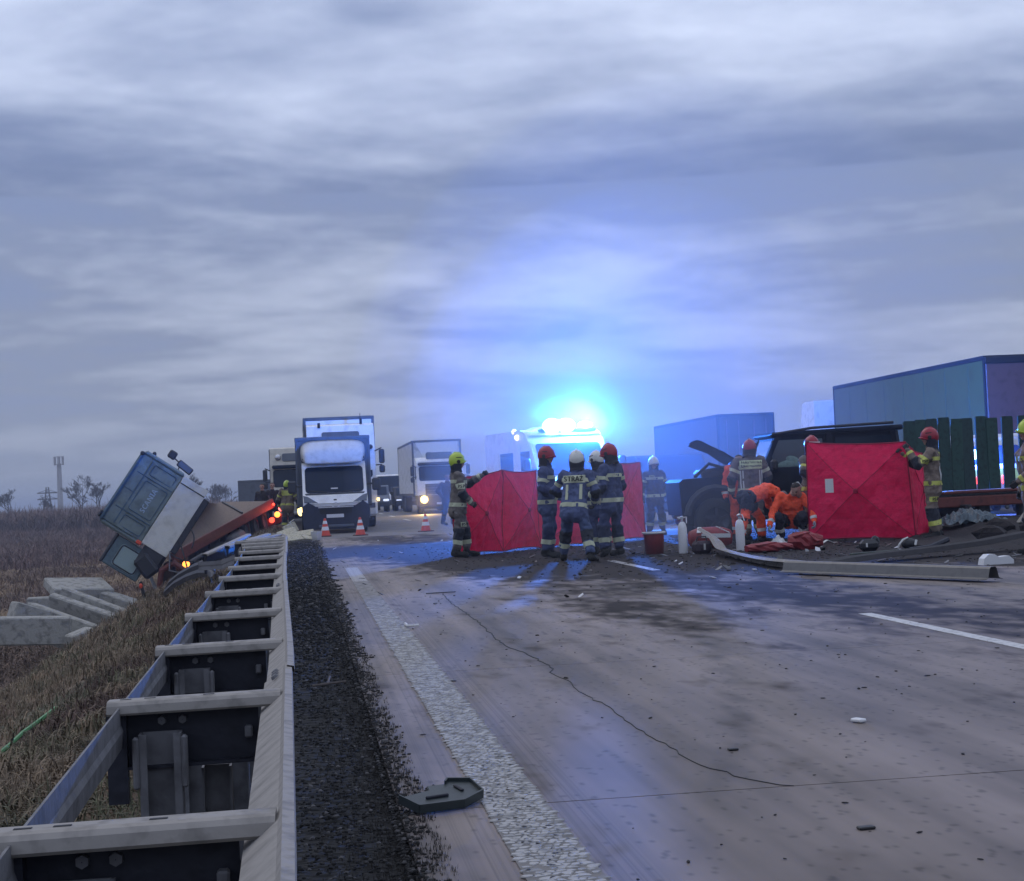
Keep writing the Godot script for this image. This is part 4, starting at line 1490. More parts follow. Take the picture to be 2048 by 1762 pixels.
func make_lorries() -> void:
	# white refrigerated lorry behind the van
	var o := thing("lorry", "tall white refrigerated lorry close behind the box van, only its top and right side showing", "lorry", Vector3(1.46, 0, -60.2))
	cab(o, 2.38, 3.72, M.white_paint, {"glass_high": 2.75})
	cargo_box(o, 2.56, 1.15, 4.03, -2.6, 11.0, M.white_paint, M.tarp_grey)
	put("cooling_unit", MB.new().box(Vector3(0, 3.2, -2.4), Vector3(1.9, 1.1, 0.42), 0.08), M.white_plastic, o)
	undercarriage(o, 2.5, -2.4, -13.0, [-9.5, -10.8, -12.1])
	put("horn", MB.new().tube([Vector3(0.75, 3.7, -0.9), Vector3(0.75, 3.9, -0.9)], 0.05, 8), M.black, o)
	put("horn", MB.new().tube([Vector3(-0.75, 3.6, -0.7), Vector3(-0.75, 3.78, -0.7)], 0.05, 8), M.black, o)
	put("aerial", MB.new().tube([Vector3(0.72, 3.6, -1.0), Vector3(0.74, 4.1, -1.05)], 0.012, 5), M.black, o)
	put("front_marker", MB.new().box(Vector3(1.22, 0.98, 0.1), Vector3(0.1, 0.12, 0.06), 0.02), M.lamp_warm, o)
	# cream lorry at the left, in the hard shoulder
	o = thing("lorry", "cream high-roofed lorry half hidden at the left of the box van", "lorry", Vector3(-0.1, 0, -74.0))
	cab(o, 2.4, 3.36, M.cream_paint, {"glass_low": 1.62, "glass_high": 2.4, "visor": M.glass})
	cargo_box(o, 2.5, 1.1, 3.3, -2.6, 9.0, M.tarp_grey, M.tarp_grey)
	put("roof_lamp", MB.new().ball(Vector3(-0.85, 2.92, -0.48), Vector3(0.14, 0.14, 0.08), 12, 8), M.chrome, o)
	# grey trailer far off
	o = thing("trailer", "plain grey box trailer far off, left of the cream lorry", "trailer", Vector3(-2.7, -0.1, -109.0))
	cargo_box(o, 2.5, 0.6, 2.4, 0.0, 8.0, M.tarp_grey, M.tarp_grey)
	undercarriage(o, 2.4, 0.0, -8.0, [-6.0, -7.2])
	# white lorry with one lit headlamp
	o = thing("lorry", "white box lorry with one glowing headlamp, alone in the middle lane", "lorry", Vector3(7.08, 0, -86.6))
	cab(o, 2.42, 2.9, M.white_paint, {"glass_low": 1.68, "glass_high": 2.45, "bumper": M.plastic})
	put("lit_headlamp", MB.new().smooth().ball(Vector3(-0.9, 0.74, 0.2), Vector3(0.2, 0.2, 0.09), 16, 10), M.lamp_warm, o)
	var b := cargo_box(o, 2.55, 0.95, 3.78, -1.9, 13.0, M.dirty_white, M.tarp_grey)
	put("front_panel", plate(MB.new(), v2([-1.1, 3.7, -0.72, 2.93, 1.1, 2.93, 1.12, 3.7]), -1.86, 0.03), M.white_plastic, b)
	put("emblem", MB.new().box(Vector3(-0.42, 3.12, -1.84), Vector3(0.2, 0.13, 0.02), 0.0).box(Vector3(0.3, 3.13, -1.84), Vector3(0.8, 0.05, 0.02), 0.0), M.tarp_grey, b)
	undercarriage(o, 2.4, -2.0, -15.0, [-11.0, -12.3, -13.6])
	# white van far behind it
	o = thing("van", "small white van far off between the two white lorries", "van", Vector3(5.9, 0, -112.0))
	small_front(o, 2.0, 2.35, M.white_paint)
	o = thing("car", "dark car in front of the far white van, close to the headlamp lorry", "car", Vector3(6.55, 0, -104.0))
	small_front(o, 1.8, 1.5, M.steel_dark)
	o = thing("pickup", "far dark pickup at the edge of the tall white lorry", "car", Vector3(4.4, 0, -103.0))
	small_front(o, 1.8, 1.62, M.tarp_grey)
	# trailers on the other carriageway
	o = thing("trailer", "blue grey box trailer on the far carriageway, right of the ambulance", "trailer", Vector3(19.8, 0, -74.0))
	cargo_box(o, 2.6, 1.0, 3.97, 0.0, 13.6, M.blue_tarp, M.navy_trim)
	undercarriage(o, 2.5, 0, -13.6, [-2.2, -3.5, -4.8])
	trailer_rear(o, 2.6, 1.0, 3.97)
	curtain_straps(o, -1.315, 1.0, 13.6, 14)
	put("frame_seam", MB.new().box(Vector3(0.02, 3.0, 0.012), Vector3(2.3, 0.03, 0.02), 0.0), M.navy_trim, o)
	o = thing("trailer", "large dark green curtain trailer with a plum rear frame at the right", "trailer", Vector3(20.2, 0, -45.0))
	cargo_box(o, 2.66, 1.0, 4.22, 0.0, 13.4, M.green_tarp, M.navy_trim)
	undercarriage(o, 2.5, 0, -13.4, [-2.2, -3.5, -4.8])
	for sg in [-1.0, 1.0]:
		put("tail_lamp", MB.new().box(Vector3(sg * 1.0, 0.82, 0.05), Vector3(0.4, 0.14, 0.06), 0.02), M.cone_red, o)
	curtain_straps(o, -1.345, 1.0, 13.4, 14)
	for k in 7:
		put("curtain_fold", MB.new().box(Vector3(-1.332, 2.6, -1.2 - k * 1.75), Vector3(0.012, 2.9, 0.1), 0.005), M.green_tarp, o)
	put("rear_frame", MB.new().box(Vector3(0, 2.55, 0.03), Vector3(2.6, 3.1, 0.06), 0.02), M.plum, o)
	put("roof_edge", MB.new().box(Vector3(0, 4.12, 0.05), Vector3(2.7, 0.2, 0.14), 0.04), M.navy_trim, o)
	for k in 0:
		put("curtain_strap", MB.new().box(Vector3(-1.345, 2.55, -1.2 - k * 2.6), Vector3(0.012, 3.0, 0.05), 0.0), M.navy_trim, o)
	o = thing("lorry_cab", "white lorry cab showing its roof just beyond the green trailer", "lorry", Vector3(20.0, 0, -62.6), PI)
	cab(o, 2.5, 3.85, M.white_paint, {"glass_high": 2.75})
	# dark van by the wreck
	o = thing("van", "dark blue van standing behind the raised bonnet of the wrecked off-roader", "van", Vector3(10.5, 0, -46.0), 0.08)
	small_front(o, 1.95, 1.93, M.navy_paint)

func curtain_straps(o: Node3D, x: float, y: float, len: float, n: int) -> void:
	for k in n:
		put("curtain_strap", MB.new().box(Vector3(x, y + 0.22, -0.5 - k * (len - 1.0) / (n - 1)), Vector3(0.02, 0.4, 0.05), 0.004), M.navy_trim, o)
		put("buckle", MB.new().box(Vector3(x * 1.006, y + 0.12, -0.5 - k * (len - 1.0) / (n - 1)), Vector3(0.03, 0.12, 0.08), 0.006), M.zinc_mid, o)

func trailer_rear(o: Node3D, w: float, y0: float, y1: float) -> void:
	for sg in [-1.0, 1.0]:
		put("tail_lamp", MB.new().box(Vector3(sg * (w / 2 - 0.3), 0.82, 0.05), Vector3(0.4, 0.14, 0.06), 0.02), M.cone_red, o)
		put("door_rod", MB.new().tube([Vector3(sg * 0.35, y0 + 0.1, 0.08), Vector3(sg * 0.35, y1 - 0.25, 0.08)], 0.022, 6), M.plum, o)
		put("door_rod", MB.new().tube([Vector3(sg * 0.9, y0 + 0.1, 0.08), Vector3(sg * 0.9, y1 - 0.25, 0.08)], 0.022, 6), M.plum, o)
		put("mud_flap", MB.new().box(Vector3(sg * (w / 2 - 0.25), 0.45, -0.5), Vector3(0.45, 0.5, 0.02)), M.black, o)
	put("under_run_bar", MB.new().box(Vector3(0, 0.55, 0.02), Vector3(w - 0.2, 0.14, 0.1), 0.02), M.steel_dark, o)
	put("door_gap", MB.new().box(Vector3(0, (y0 + y1) / 2, 0.066), Vector3(0.02, y1 - y0 - 0.3, 0.012)), M.black, o)

func small_front(o: Node3D, w: float, h: float, paint: Material) -> void:
	var waist := minf(1.15, h * 0.62)
	var mb := MB.new()
	side(mb, v2([0.0, 0.35, 0.05, 0.6, -0.05, waist - 0.18, -0.75, waist, -1.35, h - 0.06, -1.6, h, -4.3, h, -4.5, h - 0.3, -4.5, 0.35]), w)
	put("body", mb, paint, o)
	var run := Vector2(-0.75 + 1.35, h - 0.06 - waist)
	put("windscreen", plate(MB.new(), rr(-w / 2 + 0.14, waist + 0.04, w / 2 - 0.14, waist + run.length() - 0.06, 0.08), -0.74, 0.02, atan2(run.x, run.y), waist), M.glass, o)
	put("bumper", MB.new().box(Vector3(0, 0.5, -0.02), Vector3(w + 0.02, 0.34, 0.3), 0.08), M.plastic, o)
	for sg in [-1.0, 1.0]:
		put("headlight", MB.new().box(Vector3(sg * (w / 2 - 0.24), waist - 0.3, 0.03), Vector3(0.34, 0.16, 0.08), 0.03), M.lens_lit if w < 1.9 else M.lens, o)
		put("mirror", MB.new().box(Vector3(sg * (w / 2 + 0.12), waist + 0.15, -0.9), Vector3(0.2, 0.16, 0.1), 0.03), M.plastic, o)
		wheel(o, Vector3(sg * (w / 2 - 0.12), 0.34, -0.85), 0.34, 0.22)
		wheel(o, Vector3(sg * (w / 2 - 0.12), 0.34, -3.6), 0.34, 0.22)

# the white box van in front: facing us
func make_box_van() -> void:
	var o := thing("box_van", "white box van with rounded roof deflector and black bumper behind two cones", "van", Vector3(1.05, 0, -53.6))
	var w := 2.02
	# lower body and bonnet
	var mb := MB.new()
	side(mb, v2([0.0, 0.42, 0.06, 0.62, 0.02, 0.98, -0.12, 1.1, -0.5, 1.26, -1.02, 2.14, -1.3, 2.26, -2.6, 2.26, -2.6, 0.42]), w)
	put("cab_body", mb, M.white_paint, o)
	put("windscreen", plate(MB.new(), rr(-0.92, 1.28, 0.92, 2.24, 0.13), -0.485, 0.02, 0.535, 1.25), M.glass, o)
	put("windscreen_sticker", plate(MB.new(), rr(-0.12, 1.42, 0.1, 1.46, 0.01), -0.475, 0.012, 0.535, 1.25), M.paper, o)
	for sg in [-1.0, 1.0]:
		put("wiper", plate(MB.new(), v2([sg * 0.05, 1.3, sg * 0.08, 1.29, sg * 0.78, 1.36, sg * 0.77, 1.385]), -0.468, 0.012, 0.535, 1.25), M.black, o)
	put("scuttle", plate(MB.new(), v2([-0.9, 1.19, 0.9, 1.19, 0.94, 1.28, -0.94, 1.28]), -0.4, 0.02, 0.6, 1.2), M.plastic, o)
	# bonnet panel with lamps
	put("bonnet", plate(MB.new(), v2([-0.78, 0.93, 0.78, 0.93, 0.98, 1.14, 0.9, 1.19, -0.9, 1.19, -0.98, 1.14]), 0.06, 0.05, 0.5, 0.95), M.white_paint, o)
	for sg in [-1.0, 1.0]:
		put("headlight", plate(MB.new(), v2([sg * 0.55, 0.96, sg * 0.98, 1.0, sg * 1.0, 1.22, sg * 0.86, 1.18]), 0.08, 0.05, 0.4, 0.95), M.lens, o)
		wheel(o, Vector3(sg * 0.87, 0.34, -0.85), 0.34, 0.24)
		mb = MB.new()
		mb.box(Vector3(sg * 1.12, 1.52, -0.75), Vector3(0.26, 0.06, 0.1), 0.02)
		mb.box(Vector3(sg * 1.33, 1.5, -0.72), Vector3(0.28, 0.4, 0.14), 0.05)
		put("mirror", mb, M.plastic, o)
		put("door_glass", MB.new().box(Vector3(sg * 1.013, 1.8, -1.35), Vector3(0.012, 0.55, 0.75), 0.004), M.glass, o)
	# dark bumper rising at the sides
	put("bumper", plate(MB.new(), v2([-1.02, 0.2, -0.9, 0.14, 0.9, 0.14, 1.02, 0.2, 1.05, 0.86, 0.85, 1.0, 0.62, 0.86, -0.62, 0.86, -0.85, 1.0, -1.05, 0.86]), 0.13, 0.36), M.navy_plastic, o)
	put("grille", plate(MB.new(), rr(-0.5, 0.62, 0.5, 0.8, 0.05), 0.145, 0.03), M.black, o)
	put("chrome_bar", MB.new().bar(Vector3(-0.75, 0.98, 0.1), Vector3(-0.5, 0.9, 0.17), 0.04, 0.035).bar(Vector3(-0.5, 0.9, 0.17), Vector3(0.5, 0.9, 0.17), 0.04, 0.035).bar(Vector3(0.5, 0.9, 0.17), Vector3(0.75, 0.98, 0.12), 0.04, 0.035), M.bright_trim, o)
	put("chrome_bar", MB.new().bar(Vector3(-0.55, 0.83, 0.17), Vector3(0.55, 0.83, 0.17), 0.04, 0.03), M.bright_trim, o)
	mb = MB.new()
	for k in 2:
		mb.bar(Vector3(-0.12, 0.83 + k * 0.07, 0.165), Vector3(0, 0.9 + k * 0.07, 0.165), 0.02, 0.035)
		mb.bar(Vector3(0.12, 0.83 + k * 0.07, 0.165), Vector3(0, 0.9 + k * 0.07, 0.165), 0.02, 0.035)
	put("emblem", mb, M.bright_trim, o)
	put("number_plate", plate(MB.new(), rr(-0.3, 0.5, 0.24, 0.61, 0.015), 0.15, 0.015), M.white_plastic, o)
	put("lower_lip", MB.new().box(Vector3(0, 0.24, 0.14), Vector3(1.1, 0.09, 0.05), 0.02), M.tarp_grey, o)
	put("bonnet_print", plate(MB.new(), rr(-0.06, 1.04, 0.04, 1.09, 0.01), 0.066, 0.012, 0.5, 0.95), M.ink, o)
	# cargo body
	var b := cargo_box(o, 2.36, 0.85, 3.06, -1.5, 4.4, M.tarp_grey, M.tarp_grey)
	put("side_skirt", MB.new().box(Vector3(1.12, 0.62, -3.6), Vector3(0.05, 0.42, 3.6), 0.01), M.tarp_grey, b)
	wheel(o, Vector3(-0.95, 0.34, -4.6), 0.34, 0.24)
	wheel(o, Vector3(0.95, 0.34, -4.6), 0.34, 0.24)
	# roof deflector
	var rings := []
	for i in 8:
		var t := float(i) / 7.0
		var z := lerpf(-0.78, -1.48, t)
		var top := lerpf(2.3, 2.98, pow(t, 0.5))
		var hw := lerpf(0.88, 1.04, sqrt(t))
		var r := PackedVector3Array()
		for k in 20:
			var a := TAU * k / 20
			var ca := cos(a); var sa := sin(a)
			var px := signf(ca) * pow(absf(ca), 0.45) * hw
			var py := 2.2 + (top - 2.2) * (0.5 + 0.5 * signf(sa) * pow(absf(sa), 0.5))
			r.append(Vector3(px, py, z))
		rings.append(r)
	put("roof_deflector", MB.new().smooth().loft(rings), M.pale_deflector, o)
	put("deflector_seal", MB.new().tube([Vector3(-0.98, 2.38, -1.05), Vector3(-0.55, 2.25, -0.84), Vector3(0.55, 2.25, -0.84), Vector3(0.98, 2.38, -1.05)], 0.03, 6), M.black, o)

# ambulance facing us with its beacons on
func make_ambulance() -> void:
	var o := thing("ambulance", "white ambulance with dazzling blue roof beacons behind the group of firefighters", "ambulance", Vector3(7.0, 0, -41.3), 0.16)
	var w := 2.02
	var mb := MB.new()
	side(mb, v2([0.0, 0.4, 0.08, 0.65, 0.0, 1.0, -0.2, 1.2, -0.85, 1.42, -1.55, 2.3, -1.85, 2.55, -2.3, 2.66, -5.6, 2.66, -5.7, 2.4, -5.7, 0.4]), w)
	put("body", mb, M.white_paint, o)
	put("windscreen", plate(MB.new(), rr(-0.86, 1.46, 0.86, 2.5, 0.1), -0.84, 0.02, 0.67, 1.42), M.glass, o)
	put("grille", MB.new().box(Vector3(0, 0.85, 0.05), Vector3(0.9, 0.3, 0.08), 0.03), M.plastic, o)
	put("bumper", MB.new().box(Vector3(0, 0.5, 0.02), Vector3(2.02, 0.3, 0.3), 0.08), M.plastic, o)
	for sg in [-1.0, 1.0]:
		put("headlight", MB.new().box(Vector3(sg * 0.76, 0.98, 0.0), Vector3(0.34, 0.24, 0.14), 0.05), M.lens, o)
		mb = MB.new()
		mb.box(Vector3(sg * 1.12, 1.62, -0.95), Vector3(0.26, 0.06, 0.1), 0.02)
		mb.box(Vector3(sg * 1.26, 1.72, -0.92), Vector3(0.18, 0.36, 0.14), 0.04)
		put("mirror", mb, M.plastic, o)
		put("side_window", MB.new().box(Vector3(sg * 1.013, 1.8, -1.9), Vector3(0.012, 0.6, 0.8), 0.004), M.glass, o)
		put("side_window", MB.new().box(Vector3(sg * 1.013, 1.85, -3.6), Vector3(0.012, 0.5, 1.2), 0.004), M.glass, o)
		put("side_stripe", MB.new().box(Vector3(sg * 1.012, 1.2, -3.2), Vector3(0.008, 0.28, 4.6), 0.0), M.cone_red, o)
		put("pillar_trim", MB.new().bar(Vector3(sg * 0.97, 1.46, -0.86), Vector3(sg * 0.95, 2.34, -1.56), 0.07, 0.05), M.white_plastic, o)
		wheel(o, Vector3(sg * 0.85, 0.36, -0.95), 0.36, 0.24)
		wheel(o, Vector3(sg * 0.85, 0.36, -4.5), 0.36, 0.24)
	put("roof_fairing", MB.new().smooth().sheet(8, 4, func(a: float, b: float) -> Vector3: return Vector3(lerpf(-0.95, 0.95, a), 2.5 + 0.26 * sin(b * PI * 0.5) * (1.0 - pow(2.0 * a - 1.0, 4.0)), lerpf(-1.7, -2.9, b)), 0.02), M.white_paint, o)
	put("light_bar_housing", MB.new().box(Vector3(0.15, 2.62, -1.9), Vector3(1.5, 0.1, 0.3), 0.03), M.plastic, o)
	# the beacons: glowing domes, each with its lamp inside
	var spots := [[Vector3(-0.3, 2.72, -1.78), Vector3(0.245, 0.2, 0.2), 0.4], [Vector3(0.08, 2.73, -1.78), Vector3(0.245, 0.18, 0.2), 0.4], [Vector3(0.62, 2.72, -1.85), Vector3(0.2, 0.11, 0.14), 0.4]]
	for s in spots:
		var bc := put("beacon_lamp", MB.new().smooth().ball(s[0], s[1], 16, 10), M.beacon, o)
		var l := OmniLight3D.new()
		l.name = "beacon_light"
		l.position = s[0]
		l.light_color = Color(0.03, 0.2, 1.0).linear_to_srgb()
		l.light_energy = BEACON * s[2]
		l.light_size = 0.2
		l.omni_range = 90.0
		l.omni_attenuation = 2.0
		l.shadow_enabled = true
		bc.add_child(l, true)
	for s in [Vector3(-1.03, 2.48, -2.5), Vector3(-0.98, 2.64, -2.9)]:
		put("marker_lamp", MB.new().smooth().ball(s, Vector3(0.06, 0.07, 0.06), 10, 8), M.lamp_white, o)

# the wrecked black off-roader, nose to the left
func make_wreck() -> void:
	var o := thing("wrecked_car", "crashed black off-road car with its bonnet bent up and an airbag in the window", "car", Vector3(9.45, 0, -32.6), -0.06)
	var P: StandardMaterial3D = M.navy_paint
	# local: nose towards -X, our side +Z
	var mb := MB.new()
	# lower tub as outline in x,y extruded over the width, with the wheel arch cut out
	var tub := v2([-2.2, 0.52, -2.24, 1.16, -2.16, 1.22, -0.72, 1.26, 2.15, 1.3, 2.2, 0.55, 1.95, 0.5])
	for i in 9:
		var t := PI * i / 8.0
		tub.append(Vector2(1.35 + cos(t) * 0.52, 0.5 + sin(t) * 0.48))
	tub.append(Vector2(0.7, 0.42)); tub.append(Vector2(-0.95, 0.42))
	for i in 9:
		var t := PI * i / 8.0
		tub.append(Vector2(-1.55 + cos(t) * 0.54, 0.5 + sin(t) * 0.5))
	mb.prism(tub, 1.74, Transform3D(Basis(), Vector3(0, 0, -0.87)))
	put("body", mb, P, o)
	# cabin
	mb = MB.new()
	for z in [-0.8, 0.8]:
		mb.bar(Vector3(-0.62, 1.26, z), Vector3(-0.28, 1.96, z * 0.93), 0.1, 0.09)
		mb.bar(Vector3(0.72, 1.26, z), Vector3(0.72, 1.98, z * 0.93), 0.12, 0.09)
		mb.bar(Vector3(2.1, 1.26, z), Vector3(2.02, 1.98, z * 0.93), 0.16, 0.1)
		mb.box(Vector3(0.05, 1.31, z * 1.02), Vector3(1.3, 0.12, 0.06), 0.02)
	put("pillars", mb, P, o)
	mb = MB.new()
	mb.prism(v2([-0.6, 1.24, -0.3, 1.99, 2.04, 2.02, 2.13, 1.24]), 1.5, Transform3D(Basis(), Vector3(0, 0, -0.76)))
	put("cabin", mb, P, o)
	mb = MB.new()
	mb.box(Vector3(0.9, 2.02, 0), Vector3(2.62, 0.1, 1.62), 0.04, Basis(Vector3.BACK, 0.02))
	put("roof", mb, P, o)
	put("roof_rail", MB.new().tube([Vector3(-0.4, 2.0, 0.8), Vector3(0.4, 2.1, 0.8), Vector3(2.0, 2.14, 0.8)], 0.03, 6), M.black, o)
	put("door_window", MB.new().box(Vector3(0.1, 1.62, 0.765), Vector3(1.0, 0.54, 0.05), 0.01), M.hazy_glass, o)
	put("rear_window", MB.new().box(Vector3(1.4, 1.62, 0.765), Vector3(1.1, 0.56, 0.05), 0.004), M.glass, o)
	put("windscreen", MB.new().box(Vector3(-0.47, 1.6, 0), Vector3(0.015, 0.78, 1.44), 0.004, Basis(Vector3.BACK, -0.44)), M.pane, o)
	mb = MB.new().smooth()
	mb.ball(Vector3(-0.05, 1.42, 0.775), Vector3(0.3, 0.1, 0.035), 14, 10, Basis(Vector3.BACK, 0.12))
	mb.ball(Vector3(0.0, 1.5, 0.775), Vector3(0.16, 0.09, 0.03), 12, 8, Basis(Vector3.BACK, -0.3))
	put("airbag", mb, worn(Color(0.16, 0.25, 0.23), 0.7, 1.1, 1.5, 0.8), o)
	if false: put("seat", MB.new().box(Vector3(0.62, 1.25, 0.35), Vector3(0.2, 0.8, 0.5), 0.06).box(Vector3(0.3, 0.95, 0.35), Vector3(0.55, 0.2, 0.5), 0.06), M.black, o)
	# bonnet torn up and folded
	mb = MB.new().smooth()
	mb.sheet(10, 8, func(a: float, b: float) -> Vector3:
		var x := lerpf(-0.78, -1.78, a)
		var y := lerpf(1.36, 1.84, a) + 0.03 * sin(b * PI) + 0.012 * sin(a * 7.0 + b * 4.0) + 0.05 * smoothf(0.45, 0.55, a)
		return Vector3(x, y, lerpf(0.78, -0.7, b)), 0.05)
	put("bonnet", mb, P, o)
	mb = MB.new()
	mb.box(Vector3(-1.35, 1.32, 0.1), Vector3(0.8, 0.22, 1.0), 0.06, Basis(Vector3.BACK, 0.12))
	mb.tube([Vector3(-1.9, 1.26, 0.7), Vector3(-1.6, 1.5, 0.6), Vector3(-1.2, 1.36, 0.7)], 0.035, 6)
	mb.tube([Vector3(-0.95, 1.28, 0.76), Vector3(-0.98, 1.5, 0.7)], 0.012, 5)
	mb.box(Vector3(-1.0, 1.42, 0.3), Vector3(0.3, 0.2, 0.3), 0.04)
	put("engine_parts", mb, M.steel_dark, o)
	for cx in [-1.55, 1.35]:
		put("wheel_well", MB.new().box(Vector3(cx, 0.66, -0.06), Vector3(1.1, 0.7, 1.3), 0.04), M.black, o)
	# flared arches and sill
	for cx in [-1.55, 1.35]:
		mb = MB.new()
		var pts := []
		for i in 11:
			var t := PI * (0.02 + 0.96 * i / 10.0)
			pts.append(Vector3(cx + cos(t) * 0.56, 0.5 + sin(t) * 0.54, 0.93))
		mb.tube(pts, 0.07, 6, true, 1.0)
		put("wheel_arch", mb, M.plastic, o)
		for z in [-0.78, 0.82]:
			var n := Node3D.new()
			n.name = "axle_end"
			o.add_child(n, true)
			n.position = Vector3(cx, 0.42, z)
			n.rotation.y = PI / 2
			wheel(n, Vector3(), 0.42, 0.28, M.rim_dark, 5)
			if z > 0.0:
				var rg := []
				for i in 25: rg.append(Vector3(0.135, cos(TAU * i / 24) * 0.285, sin(TAU * i / 24) * 0.285))
				put("rim_ring", MB.new().tube(rg, 0.012, 5, false), M.zinc, n)
	put("side_step", MB.new().box(Vector3(-0.1, 0.42, 0.95), Vector3(1.9, 0.07, 0.2), 0.02), M.black, o)
	put("door_seam", MB.new().box(Vector3(-0.62, 0.85, 0.872), Vector3(0.014, 0.8, 0.006)).box(Vector3(0.66, 0.85, 0.872), Vector3(0.014, 0.8, 0.006)), M.black, o)
	put("door_handle", MB.new().box(Vector3(0.5, 1.1, 0.885), Vector3(0.16, 0.04, 0.03), 0.01), M.chrome, o)
	put("mirror", MB.new().box(Vector3(-0.42, 1.42, 1.02), Vector3(0.12, 0.2, 0.22), 0.04), M.black, o)
	if false: put("front_bumper", MB.new().box(Vector3(-2.15, 0.3, 0.1), Vector3(0.16, 0.16, 1.2), 0.05, Basis(Vector3.UP, 0.05)), M.black, o)
	put("spare_wheel", MB.new().smooth().lathe([Vector2(0.1, -0.12), Vector2(0.4, -0.12), Vector2(0.43, 0), Vector2(0.4, 0.12), Vector2(0.1, 0.12)], 20, Vector3(2.34, 1.05, 0), Basis(Vector3.BACK, PI / 2)), M.rubber, o)

# red platform trailer with green stakes at the right edge
func make_stake_trailer() -> void:
	var o := thing("stake_trailer", "low red platform trailer carrying upright dark green boards", "trailer", Vector3(12.05, 0, -30.9), 0.16)
	put("platform_floor", MB.new().box(Vector3(2.4, 0.66, -1.1), Vector3(5.6, 0.1, 2.3), 0.015), M.steel_dark, o)
	put("side_beam", MB.new().box(Vector3(2.4, 0.56, 0.07), Vector3(5.7, 0.2, 0.1), 0.02), M.rust_red, o)
	put("side_beam", MB.new().box(Vector3(2.4, 0.74, 0.09), Vector3(5.6, 0.06, 0.08), 0.02), M.rust_red, o)
	put("cross_member", MB.new().box(Vector3(0.3, 0.4, -0.4), Vector3(0.12, 0.22, 1.5), 0.02), M.steel_dark, o)
	put("support_post", MB.new().box(Vector3(1.75, 0.32, -0.1), Vector3(0.26, 0.46, 0.14), 0.02), M.steel_dark, o)
	put("lower_rail", MB.new().box(Vector3(2.7, 0.3, -0.1), Vector3(1.6, 0.16, 0.1), 0.02), M.rust_red, o)
	put("marker_reflector", MB.new().smooth().ball(Vector3(1.3, 0.42, 0.05), Vector3(0.05, 0.05, 0.04), 8, 6), M.lens, o)
	for z in [-0.35, -1.9]:
		wheel(o, Vector3(0.85, 0.36, z), 0.36, 0.26)
		wheel(o, Vector3(3.9, 0.36, z), 0.36, 0.26)
	rng.seed = 77
	var x := -0.72
	for i in 15:
		var w := 0.24
		var h := 1.36 + rng.randf_range(-0.03, 0.03)
		var poly := PackedVector2Array([Vector2(-w / 2, 0), Vector2(w / 2, 0), Vector2(w / 2, h - 0.02), Vector2(w * 0.42, h), Vector2(-w * 0.42, h), Vector2(-w / 2, h - 0.02)])
		var mb := MB.new()
		mb.prism(poly, 0.035, Transform3D(Basis(Vector3.BACK, rng.randf_range(-0.02, 0.02)) * Basis(Vector3.RIGHT, rng.randf_range(-0.02, 0.02)), Vector3(x, 0.78, 0.02 + rng.randf_range(-0.01, 0.01))))
		put("board", mb, M.board_green[i % 3], o)
		x += w + [0.012, 0.01, 0.012, 0.012, 0.014, 0.035, 0.012, 0.09, 0.13, 0.012, 0.02, 0.012, 0.03, 0.012, 0.012][i]

# patrol car seen through the gaps between the boards
func make_patrol_car() -> void:
	var o := thing("patrol_car", "patrol van with blue beacons and red tail lamps glimpsed between the green boards", "van", Vector3(16.9, 0, -40.2), -0.2)
	var mb := MB.new()
	side(mb, v2([0.0, 0.4, 0.04, 0.9, -0.1, 1.4, -0.5, 1.9, -1.0, 2.0, -4.2, 1.95, -4.6, 1.2, -4.7, 0.4]), 1.9)
	put("body", mb, M.dirty_white, o)
	put("rear_window", plate(MB.new(), rr(-0.75, 1.25, 0.75, 1.72, 0.08), -0.03, 0.02, 0.3, 1.2), M.glass, o)
	put("reflective_panel", MB.new().box(Vector3(0, 1.0, 0.04), Vector3(1.8, 0.26, 0.02), 0.0), M.lime_stripe, o)
	put("bumper", MB.new().box(Vector3(0, 0.5, 0.05), Vector3(1.9, 0.24, 0.2), 0.05), M.plastic, o)
	for sg in [-1.0, 1.0]:
		put("tail_lamp", MB.new().box(Vector3(sg * 0.3 + (0.0 if sg < 0 else 0.02), 0.86, 0.06), Vector3(0.16, 0.2, 0.05), 0.03), M.lamp_red, o)
		wheel(o, Vector3(sg * 0.82, 0.34, -0.9), 0.34, 0.22)
		wheel(o, Vector3(sg * 0.82, 0.34, -3.7), 0.34, 0.22)
	for s in [[Vector3(-0.42, 1.5, 0.12), 0.1], [Vector3(0.02, 1.5, 0.12), 0.16]]:
		var bc := put("beacon_lamp", MB.new().smooth().ball(s[0], Vector3(s[1], s[1] * 1.3, 0.08), 12, 8), M.beacon, o)
		var l := OmniLight3D.new()
		l.name = "beacon_light"
		l.position = s[0]
		l.light_color = Color(0.06, 0.16, 1.0).linear_to_srgb()
		l.light_energy = 10.0
		l.light_size = 0.06
		l.omni_range = 60.0
		l.omni_attenuation = 2.0
		l.shadow_enabled = true
		bc.add_child(l, true)

# ---------------------------------------------------------------- crash barrier
func curve(t: Array, z: float) -> float:   # t: pairs (distance, value)
	for i in t.size() - 1:
		if z <= t[i + 1][0]:
			return lerpf(t[i][1], t[i + 1][1], clampf((z - t[i][0]) / (t[i + 1][0] - t[i][0]), 0.0, 1.0))
	return t[-1][1]

